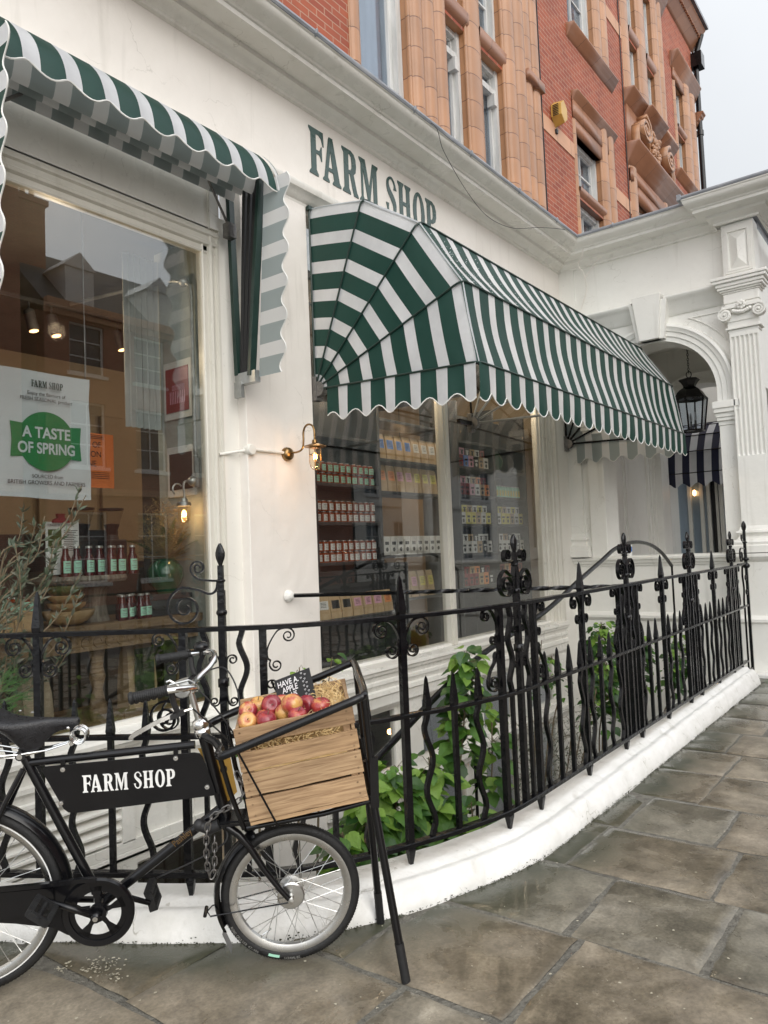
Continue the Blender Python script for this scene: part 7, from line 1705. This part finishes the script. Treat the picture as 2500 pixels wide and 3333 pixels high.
# coffee grinders on the counter deeper inside
ct=thing('shop_counter','dark counter with machines in the shop behind the window display','counter',(3.6,5.9,.3))
mb=MB(); mb.box(2.4,5.4,5.6,6.3,.3,1.45); mb.build('counter','interior_dark',ct)
mb=MB(); mb.box(3.35,3.75,5.75,6.2,1.45,1.78); mb.box(2.75,3.2,5.8,6.2,1.45,1.75); mb.build('machine','shelf_dark',ct,bevel=.01)
for x in (3.35,3.62):
    g=thing('coffee_grinder','coffee grinder with a clear conical hopper on the dark counter, %s one'%('left' if x<3.5 else 'right'),'coffee grinder',(x,5.65,1.45),(0,0,0),'coffee grinders')
    mb=MB(); mb.box(-.08,.08,-.1,.1,0,.24); mb.lathe([(.06,.24),(.05,.28)],16,(0,0,0)); mb.build('body','shelf_dark',g,bevel=.01,world=False)
    mb=MB(); mb.lathe([(.035,.28),(.095,.48),(.097,.50)],18,(0,0,0)); mb.build('hopper','jar_glass',g,world=False)
    mb=MB(); mb.lathe([(.001,.505),(.10,.505),(.10,.49)],18,(0,0,0)); mb.lathe([(.034,.285),(.066,.37),(.001,.38)],14,(0,0,0)); mb.build('hopper_lid','matt_black',g,world=False)
cp=thing('wall_panelling','warm cream panelled wall with cupboards at the back of the shop','panelling',(4.5,7.75,1.8))
mb=MB(); 
for k in range(9): x=2.6+.75*k; mb.box(x,x+.68,7.74,7.79,1.75,3.2)
mb.box(2.4,9.2,7.6,7.8,1.5,1.6); mb.build('panels','interior_cream',cp,bevel=.01)

# ================================================================ SHELVES IN THE RIGHT WINDOW
def shelf_unit(name,label,x0,x1,y0,y1,zs,posts,back=True):
    o=thing(name,label,'shelves',((x0+x1)/2,(y0+y1)/2,.5))
    for z in zs: mb=MB(); mb.box(x0,x1,y0,y1,z-.03,z); mb.build('shelf','shelf_dark',o,bevel=.002)
    if back: mb=MB(); mb.box(x0,x1,y1-.005,y1+.01,.3,zs[-1]+.4); mb.build('back_panel','shelf_dark',o)
    for x in posts: mb=MB(); mb.box(x-.02,x+.02,y0,y1,.3,zs[-1]+.45); mb.build('upright','shelf_dark',o)
    return o
shelf_unit('jar_shelves','dark shelving stacked with jars behind the right window',4.95,5.90,4.52,4.85,(1.05,1.42,1.79,2.15,2.6),(4.95,5.90))
shelf_unit('bag_shelves','dark shelving with coffee bags and boxes in the middle of the right window',5.90,7.15,4.52,4.85,(1.01,1.46,2.11,2.44,2.85),(7.15,),False)
shelf_unit('gift_shelves','dark shelving of boxes and crockery at the right of the window',7.3,8.98,4.45,4.8,(1.06,1.44,1.78,2.12,2.45,2.75),(7.3,8.15,8.98))
jp=None; rs=random.Random(12)
rowname={1.05:'lowest',1.42:'second',1.79:'third',2.15:'top'}
for z in (1.05,1.42,1.79,2.15):
    for st in range(2):
        for k in range(10):
            x=5.01+.089*k; zz=z+st*.102
            t_='amber honey jar, %s from left, %s layer, %s jar shelf'%(ORD[k],('lower','upper')[st],rowname[z])
            if z==2.15: t_=t_.replace('amber honey','green labelled honey')
            if jp is None: jp=bottle('honey_jar',t_,'jar',(x,4.575,zz),.037,.098,.82,'jar_amber','label_white','honey jars on the jar shelves')
            elif z==2.15 and st==0 and k==0: jg=bottle('honey_jar',t_,'jar',(x,4.575,zz),.037,.098,.82,'jar_amber','label_mint','honey jars on the jar shelves')
            else: dup(jg if z==2.15 else jp,(x+rs.uniform(-.004,.004),4.575,zz),(0,0,rs.uniform(-.25,.25)),t_)
def bagp(lb,m,loc,w,h,grp,name='coffee_bag'):
    o=thing(name,lb,'paper bag',loc,(0,0,0),grp); mb=MB(); rows=[]
    for k in range(6):
        a=k/5; d=.035*(1-a**2)+.003; rows.append([(sx*w/2*(1-.04*a),sy*d+.0,h*a) for sx,sy in ((-1,-1),(1,-1),(1,1),(-1,1))])
    mb.grid(rows,closed=True); mb.face(rows[-1]); mb.build('bag','kraft',o,world=False)
    mb=MB(); mb.face([(-w*.36,-.033,h*.42),(w*.36,-.033,h*.42),(w*.36,-.022,h*.78),(-w*.36,-.022,h*.78)]); c_=mb.build('label',m,o,world=False)
    mb=MB(); 
    for q in range(4): z=h*(.70-.06*q); y=-.034+.011*((z/h)-.42)/.36; mb.face([(-w*.22,y-.0006,z),(w*.22,y-.0006,z),(w*.22,y-.0004,z+.004),(-w*.22,y-.0004,z+.004)])
    mb.face([(-w*.15,-.0352,h*.12),(w*.15,-.0352,h*.12),(w*.15,-.034,h*.32),(-w*.15,-.034,h*.32)]); mb.build('print','ink',o,world=False); return o
cols=['card_blue','card_orange','card_pink','card_yellow','label_white','card_dark']
cn_={'card_blue':'blue','card_orange':'orange','card_pink':'pink','card_yellow':'yellow','label_white':'white','card_dark':'black'}
protos={}
def putbag(c,x,y,z,h,txt,rz=0):
    key=(c,h)
    if key not in protos: protos[key]=bagp(txt,c,(x,y,z),.135,h,'coffee bags in the right window'); return protos[key]
    return dup(protos[key],(x,y,z),(0,0,rz),txt)
for ri,(z,h,cs,nm,xs,yy) in enumerate(((2.44,.26,['card_blue']*4+['label_white']*4,'upper bag shelf',5.98,4.58),(2.11,.27,['card_orange','card_orange','card_pink','card_pink','card_yellow','card_yellow','card_yellow'],'second bag shelf',5.98,4.58),(1.01,.27,['card_orange','card_pink','card_pink','card_pink','card_yellow','card_yellow'],'lowest bag shelf',6.0,4.58))):
    for k,c in enumerate(cs): putbag(c,xs+.155*k,yy,z,h,'paper coffee bag with %s label, %s from the left on the %s'%(cn_[c],ORD[k],nm),rs.uniform(-.1,.1))
wsf=shelf_unit('low_window_shelf','low dark shelf of coffee bags close to the glass of the right window',4.40,5.85,4.20,4.48,(.94,),(4.40,5.85))
for k,c in enumerate(['label_white','label_white','card_dark','card_dark','card_pink','card_pink','card_pink','card_orange']): putbag(c,4.60+.15*k,4.32,.94,.20,'short coffee bag with %s label, %s from the left on the low window shelf'%(cn_[c],ORD[k]),rs.uniform(-.25,.25))
bx0={}
def gbox(m,x,y,z,w,h,txt,name='gift_box'):
    key=(m,w,h)
    if key not in bx0:
        o=thing(name,txt,'box',(x,y,z),(0,0,0),'boxes in the right window'); mb=MB(); mb.box(-w/2,w/2,-.04,.04,0,h); mb.build('carton',m,o,bevel=.002,world=False)
        mb=MB(); mb.box(-w*.3,w*.3,-.0415,-.040,h*.55,h*.72); mb.lathe([(.001,0),(w*.22,0)],12,(0,-.0412,h*.3),(0,1,0)); mb.build('print','ink' if m!='card_dark' else 'label_white',o,world=False); bx0[key]=o
    else: dup(bx0[key],(x,y,z),(0,0,rs.uniform(-.05,.05)),txt)
for k in range(9): gbox('label_white',6.0+.118*k,4.58,1.46,.10,.19,'tall white carton, %s from the left on the middle shelf'%ORD[k])
for zi,(z,lst) in enumerate(((1.06,['card_red','card_red','card_red','kraft','card_orange','card_dark']),(1.44,['label_white','label_white','label_white','kraft','card_dark','label_white']),(1.78,['label_white','card_yellow','card_yellow','kraft','label_white','card_yellow']),(2.12,['card_red','card_red','card_pink','label_white','kraft','card_orange']),(2.45,['card_red','card_blue','card_pink','card_dark','kraft','label_white']))):
    for b_,x0 in (('left',7.42),('right',8.27)):
        for k,c in enumerate(lst):
            if b_=='right' and z==2.45: continue
            if b_=='right' and z==2.12: continue
            if k<5: gbox(lst[(k+2)%len(lst)],x0+.03+.118*k,4.53,z+.142,.105,.08,'%s carton lying on the %s pair of boxes, %s gift shelf, %s bay'%({'card_red':'red','card_blue':'blue','card_pink':'pink','card_yellow':'yellow','label_white':'white','kraft':'brown','card_dark':'black','card_orange':'orange'}[lst[(k+2)%len(lst)]],ORD[k],ORD[zi],b_))
            gbox(c,x0+.118*k,4.53,z,.105,.14,'%s small box, %s from the left on the %s gift shelf, %s bay'%({'card_red':'red','card_blue':'blue','card_pink':'pink','card_yellow':'yellow','label_white':'white','kraft':'brown','card_dark':'black','card_orange':'orange'}[c],ORD[k],ORD[zi],b_))
tb=None
for k in range(9):
    t_='small pale green drinks bottle, %s from the left on the right hand gift shelf'%ORD[k]
    if tb is None: tb=bottle('drinks_bottle',t_,'bottle',(8.25+.072*k,4.50,2.12),.026,.15,.7,'label_mint','card_yellow','green drinks bottles')
    else: dup(tb,(8.25+.072*k,4.50,2.12),(0,0,0),t_)
for k,(x,m,r) in enumerate(((8.42,'green_glaze',.12),(8.72,'shelf_dark',.11))):
    v_=thing('pottery_jug','%s round jug on the upper gift shelf'%('green glazed' if k==0 else 'dark brown'),'jug',(x,4.6,2.45),(0,0,0),'jugs on the gift shelves')
    mb=MB(); mb.lathe([(.001,0),(r*.5,0),(r*.9,r*.7),(r,r*1.2),(r*.7,r*1.9),(r*.6,r*2.1),(r*.66,r*2.2)],22,(0,0,0)); mb.tube(cr([(-r*.6,0,r*2.0),(-r*1.1,0,r*1.9),(-r*1.15,0,r*1.3),(-r*.9,0,r*.9)],4),.01,6); mb.build('body',m,v_,smooth=50,world=False)
pnd=thing('pendant_lamp','small lit pendant bulb glowing inside behind the right window','pendant lamp',(6.2,5.6,2.6))
mb=MB(); mb.tube([(6.2,5.6,3.78),(6.2,5.6,2.66)],.004,5); mb.build('flex','matt_black',pnd); mb=MB(); mb.sphere((6.2,5.6,2.62),.03,10,sc=(1,1,1.2)); mb.build('glowing_bulb','bulb',pnd); lamp((6.2,5.6,2.60),WARM,13,.04,parent=pnd)
pn2=thing('rear_pendant_lamp','lit pendant bulb at the back of the shop behind the gift shelves','pendant lamp',(8.6,6.2,2.6))
mb=MB(); mb.tube([(8.6,6.2,3.78),(8.6,6.2,2.66)],.004,5); mb.build('flex','matt_black',pn2); mb=MB(); mb.sphere((8.6,6.2,2.62),.03,10,sc=(1,1,1.2)); mb.build('glowing_bulb','bulb',pn2); lamp((8.6,6.2,2.60),WARM,13,.04,parent=pn2)
tk=thing('added_lighting_track','added black spotlight track, unseen behind the striped awning, lighting the shelves','track light',(6.6,4.32,3.6))  # spotlights added out of sight behind the awning to brighten the shelves
mb=MB(); mb.beam((4.6,4.30,3.66),(8.8,4.30,3.66),.03,.03); mb.build('track','matt_black',tk)
for x in (5.1,6.0,7.0,8.2):
    mb=MB(); mb.tube([(x,4.30,3.66),(x,4.30,3.58)],.008,6); mb.tube([(x,4.30,3.58),(x+.01,4.32,3.44)],.038,12); sp_=mb.build('spotlight','matt_black',tk,smooth=40)
    mb=MB(); mb.lathe([(.001,0),(.032,0)],12,(x+.011,4.32,3.437),(.1,.2,-.97)); mb.build('lit_lens','bulb_soft',sp_); lamp((x+.01,4.325,3.40),(1,.80,.58),15,.04,parent=tk)
bl=thing('basement_lamp','lit bulb glowing behind the basement window under the shop','pendant lamp',(6.9,5.0,-.5))
mb=MB(); mb.tube([(6.0,4.6,.15),(6.0,4.6,-.27)],.004,5); mb.tube([(2.9,4.6,.15),(2.9,4.6,-.75)],.004,5); mb.build('flex','matt_black',bl)
for x,z in ((6.0,-.30),(2.9,-.78)): mb=MB(); mb.sphere((x,4.6,z),.028,10); mb.build('glowing_bulb','bulb',bl); lamp((x,4.6,z),WARM,9,.03,parent=bl)

# ================================================================ PLANTS
HL=[(0,0),(.22,.02),(.44,.20),(.50,.40),(.56,.46),(.46,.58),(.42,.72),(.30,.80),(.24,.92),(0,1.12)]
def leafm(mb,p,d,up,L,m=0,fold=.22,shape=HL):
    d=d.normalized(); sd=d.cross(up); sd=sd.normalized() if sd.length>.05 else Vector((1,0,0)); n=sd.cross(d)
    W_=L*.92
    def P(x,y,s_): return p+d*(y*L)+sd*(s_*x*W_)+n*(x*fold*L-.22*L*y*y)
    mid=[P(0,t,1) for t in (0,.3,.6,1.12)]
    for s_ in (1,-1):
        S1=[P(x,y,s_) for x,y in shape]
        mb.face([mid[0],S1[1],S1[2],S1[3],mid[1]],m); mb.face([mid[1],S1[3],S1[4],S1[5],mid[2]],m); mb.face([mid[2],S1[5],S1[6],S1[7],S1[8],mid[3]],m)
def shrub(name,label,stems,nleaf,ls,seed,mats=('leaf_hazel','leaf_young','leaf_deep'),spread=.16,base=(0,0,0),shape=HL,pw=(.62,.2,.18)):
    rs=random.Random(seed); o=thing(name,label,'shrub',base); tb_=MB(); lm=MB()
    for st_,wt in stems:
        P_=cr(st_,6); tb_.tube(P_,lambda a:.009*(1-.75*a)+.0015,6)
        for k in range(int(nleaf*wt)):
            a=rs.uniform(.64,1); i=min(len(P_)-2,int(a*(len(P_)-1))); q=P_[i].lerp(P_[i+1],rs.random()); ang=rs.uniform(0,6.28); r=spread*rs.uniform(.25,1)*(1.15-.65*a)
            e=q+Vector((cos(ang)*r,sin(ang)*r,rs.uniform(-.06,.06)))
            if k%3==0: tb_.tube([q,q.lerp(e,.6)+Vector((0,0,.02)),e],.0016,4,caps=False)
            d=Vector((cos(ang),sin(ang),rs.uniform(-1.0,.15))); L=ls*rs.uniform(.55,1.15)*(1.0-.25*(a>.9))
            m=0 if (x:=rs.random())<pw[0] else (1 if x<pw[0]+pw[1] else 2)
            if a>.9 and rs.random()<.5: m=1
            leafm(lm,e,d,Vector((rs.uniform(-.5,.3),rs.uniform(-.7,.2),1)),L,m,rs.uniform(.05,.3),shape)
    tb_.build('stems','stem',o,smooth=True); lm.build('leaves',list(mats),o); return o
b=-2.4
shrub('hazel_shrub','tall leafy hazel shrub with bright green serrated leaves behind the middle of the railing',
 [([(3.6,2.7,b),(3.75,2.6,-.8),(3.95,2.55,-.1),(4.02,2.5,.4),(4.10,2.5,.86)],.20),([(3.4,2.7,b),(3.35,2.55,-.7),(3.28,2.5,-.1),(3.27,2.48,.34)],.17),([(3.3,2.7,b),(3.2,2.55,-.7),(3.08,2.5,-.2),(3.02,2.5,.28)],.16),([(3.2,2.7,b),(3.05,2.5,-.9),(2.88,2.45,-.3),(2.84,2.5,.12)],.15),([(3.4,2.7,b),(3.5,2.5,-.8),(3.55,2.45,-.4),(3.58,2.5,.10)],.12),([(3.8,2.8,b),(4.1,2.6,-.6),(4.3,2.5,-.1),(4.38,2.5,.45)],.08),([(3.2,2.6,b),(3.0,2.4,-1.0),(2.92,2.3,-.6),(3.0,2.25,-.15)],.12),([(3.5,2.7,b),(3.6,2.5,-.8),(3.66,2.5,-.2),(3.62,2.5,.30)],.12),([(3.6,2.7,b),(3.8,2.4,-.9),(3.85,2.35,-.4),(3.82,2.35,.02)],.12)],820,.115,41,base=(3.6,2.7,b),spread=.17,pw=(.55,.15,.30))
shrub('hazel_sprig','single leafy hazel shoot rising above the apple crate',[([(3.45,3.3,b),(3.35,3.3,-.5),(3.32,3.25,.4),(3.30,3.2,.82)],.5),([(3.45,3.3,b),(3.5,3.3,-.5),(3.55,3.25,.4),(3.60,3.2,.84)],.5)],44,.085,42,base=(3.45,3.3,b),spread=.10)
shrub('young_hazel','small leafy shoot beside the pillar at the left of the crate',[([(2.95,3.3,b),(2.92,3.2,-.5),(2.90,3.15,.3),(2.86,3.1,.72)],1)],20,.085,43,base=(2.95,3.3,b),spread=.11)
shrub('corner_shrub','bushy dark green shrub in the far corner of the basement area',
 [([(7.2,2.9,b),(7.2,2.9,-.8),(7.1,2.8,.1),(7.0,2.75,.72)],.3),([(7.2,2.9,b),(7.5,2.8,-.6),(7.6,2.7,.1),(7.55,2.6,.50)],.3),([(7.2,2.9,b),(6.9,2.8,-.6),(6.75,2.7,-.1),(6.7,2.6,.40)],.25),([(7.7,2.9,b),(7.9,2.6,-.6),(8.1,2.4,.0),(8.15,2.35,.45)],.15)],1000,.085,44,base=(7.2,2.9,b),spread=.26,pw=(.35,.08,.57))
shrub('thin_shrub','spindly shrub with small round leaves against the corner of the shop window',[([(6.6,3.2,b),(6.5,3.2,-.6),(6.35,3.15,.1),(6.42,3.1,.62)],.5),([(6.6,3.2,b),(6.7,3.2,-.5),(6.75,3.1,.1),(6.6,3.1,.45)],.5)],70,.055,45,base=(6.6,3.2,b),spread=.13,pw=(.4,.1,.5))
TW=[(0,0),(.10,.1),(.13,.3),(.14,.5),(.13,.6),(.11,.7),(.09,.8),(.06,.9),(.03,.97),(0,1.05)]
rs=random.Random(8)
shrub('dry_bush','fine twiggy grey bush behind the railing near the second scroll group',[([(5.2+.1*k,2.75,b),(5.15+.12*k,2.7,-.9),(5.0+.18*k+rs.uniform(-.05,.05),2.6,-.3),(4.85+.24*k,2.55,.12+.12*rs.random())],.14) for k in range(7)],900,.035,46,('leaf_grey','leaf_olive','leaf_grey'),.16,(5.4,2.7,b),TW)
# olive tree at the left edge
ol=thing('olive_tree','thin grey green olive tree in front of the left window at the photo edge','tree',(1.72,3.62,-2.4))
tb_=MB(); lm=MB(); rs=random.Random(77)
main=[[(1.70,3.65,b),(1.68,3.6,0),(1.66,3.58,.7),(1.64,3.55,1.1)]]
br_=[]
for k in range(24):
    z0=.80+rs.uniform(0,.75); a=rs.uniform(-.5,.9); L=rs.uniform(.25,.55); x0=1.60+.06*rs.random()
    br_.append([(1.64,3.56,min(z0,1.05)),(x0+.03,3.5,z0+.06),(x0+.12+L*.35*a,3.46-.05*rs.random(),z0+L*.5),(x0+.14+L*.55*a,3.42-.06*rs.random(),z0+L*.95)])
for P0 in main+br_:
    P_=cr(P0,6); tb_.tube(P_,(lambda a:.016-.006*a) if P0 is main[0] else (lambda a:.0045*(1-.7*a)+.0008),6)
    if P0 is main[0]: continue
    for k in range(46):
        a=rs.uniform(.15,1); i=min(len(P_)-2,int(a*(len(P_)-1))); q=P_[i]; d=(P_[i+1]-P_[i]).normalized()+Vector((rs.uniform(-1,1),rs.uniform(-1,1),rs.uniform(-.7,.9)))*.9
        leafm(lm,q,d,Vector((rs.uniform(-1,1),-.6,rs.uniform(0,1))),rs.uniform(.028,.052),rs.choice((0,0,1)),.1,TW)
tb_.build('trunk','stem',ol,smooth=True); lm.build('crown',['leaf_olive','leaf_grey'],ol)
fe=thing('fennel_plant','feathery green fennel fronds beside the bicycle saddle','plant',(1.65,3.45,-.1))
mb=MB(); rs=random.Random(6)
for k in range(34):
    a=rs.uniform(-.6,.6); d=Vector((.6+rs.uniform(-.3,.3),-.2+rs.uniform(-.3,.2),rs.uniform(.0,.6))); p=Vector((1.60+rs.uniform(0,.06),3.40,.78+rs.uniform(-.05,.22))); pts=[p,p+d*.06,p+d*.12+Vector((0,0,-.008))]; mb.tube(pts,.0013,4)
    for j in range(22): q=pts[0].lerp(pts[2],rs.uniform(.2,1)); e=q+Vector((rs.uniform(-1,1),rs.uniform(-1,1),rs.uniform(-.6,1)))*.030; mb.tube([q,e],.0006,3,caps=False)
mb.tube([(1.60,3.45,-.5),(1.60,3.42,.9)],.004,5); mb.build('fronds','fennel',fe)
gr=MB(); rs=random.Random(15)
for k in range(60):
    x,y=rs.gauss(8.52,.06),1.60+rs.uniform(-.04,.03); h=rs.uniform(.02,.06); a=rs.uniform(0,6.28); gr.face([(x,y,.0),(x+.004,y,0),(x+.03*cos(a),y+.03*sin(a),h)])
o=gr.build('grass','fennel'); tag(o,'tuft of grass at the end of the plinth','grass',kind='stuff')
# small bottle standing on the porch ledge
bo=thing('water_bottle','small plastic water bottle with a blue label left on the porch ledge','bottle',(9.2,3.2,1.325))
mb=MB(); mb.lathe([(.001,0),(.032,0),(.032,.13),(.014,.17),(.014,.19),(.001,.19)],14,(0,0,0)); mb.build('bottle','label_white',bo,world=False,smooth=30)
mb=MB(); mb.lathe([(.0325,.05),(.0325,.11)],14,(0,0,0)); mb.build('label','card_blue',bo,world=False)
# ================================================================ give every separate piece an object of its own
def split_pieces(o, gap=.02):
    me=o.data; n=len(me.vertices); par=list(range(n))
    def fd(a):
        while par[a]!=a: par[a]=par[par[a]]; a=par[a]
        return a
    for e in me.edges:
        a,b=fd(e.vertices[0]),fd(e.vertices[1])
        if a!=b: par[a]=b
    isl={}
    for v in me.vertices: isl.setdefault(fd(v.index),[]).append(v.index)
    K=list(isl.values()); B=[]
    for vs in K:
        c=[me.vertices[i].co for i in vs]; B.append([min(p[k] for p in c) for k in range(3)]+[max(p[k] for p in c) for k in range(3)])
    g=list(range(len(K)))
    def fg(a):
        while g[a]!=a: a=g[a]
        return a
    for i in range(len(K)):
        for j in range(i):
            if all(B[i][k]-gap<=B[j][k+3] and B[j][k]-gap<=B[i][k+3] for k in range(3)):
                a,b=fg(i),fg(j)
                if a!=b: g[a]=b
    grp={}
    for i in range(len(K)): grp.setdefault(fg(i),[]).extend(K[i])
    if len(grp)<2: return
    base=o.name.split('.')[0]
    for k,vs in enumerate(list(grp.values())):
        S_=set(vs); mp={}; V=[]; F=[]; M=[]; SM=[]
        for i in vs: mp[i]=len(V); V.append(me.vertices[i].co.copy())
        for p in me.polygons:
            if p.vertices[0] in S_: F.append([mp[q] for q in p.vertices]); M.append(p.material_index); SM.append(p.use_smooth)
        m2=bpy.data.meshes.new(base); m2.from_pydata(V,[],F)
        for mt in me.materials: m2.materials.append(mt)
        m2.polygons.foreach_set('material_index',M); m2.polygons.foreach_set('use_smooth',SM)
        q=bpy.data.objects.new(base,m2); COL.objects.link(q); q.parent=o.parent
        for md in o.modifiers:
            if md.type=='BEVEL': w2=q.modifiers.new('bevel','BEVEL'); w2.width=md.width; w2.segments=md.segments; w2.limit_method='ANGLE'; w2.angle_limit=md.angle_limit
    bpy.data.objects.remove(o)
for nm in ('terracotta_mouldings','terracotta_jambs','impost','pilaster_pedestal','string_course','foot_spike','rail_upright','spandrel_bead','side_wall','lintel_panel','scroll_ornament','door_frame','saddle_springs','plate_screws','plate_brackets','rivets','hanging_chains','hood_moulding','facade_cable','headset','corner_flap','basement_room','glowing_bulb','cranks','sill','folded_arm','wall_brackets','control_cables','collar','small_scroll','bracket','straight_bar'):
    for o in [x for x in bpy.data.objects if x.type=='MESH' and x.name.split('.')[0]==nm and not x.children]: split_pieces(o)
for o in [x for x in bpy.data.objects if x.type=='MESH' and x.parent and x.parent.name.split('.')[0] in ('brick_house','slate_roofed_house','white_house','corner_house') and x.name.split('.')[0] in ('window','pane')]: split_pieces(o,.12)
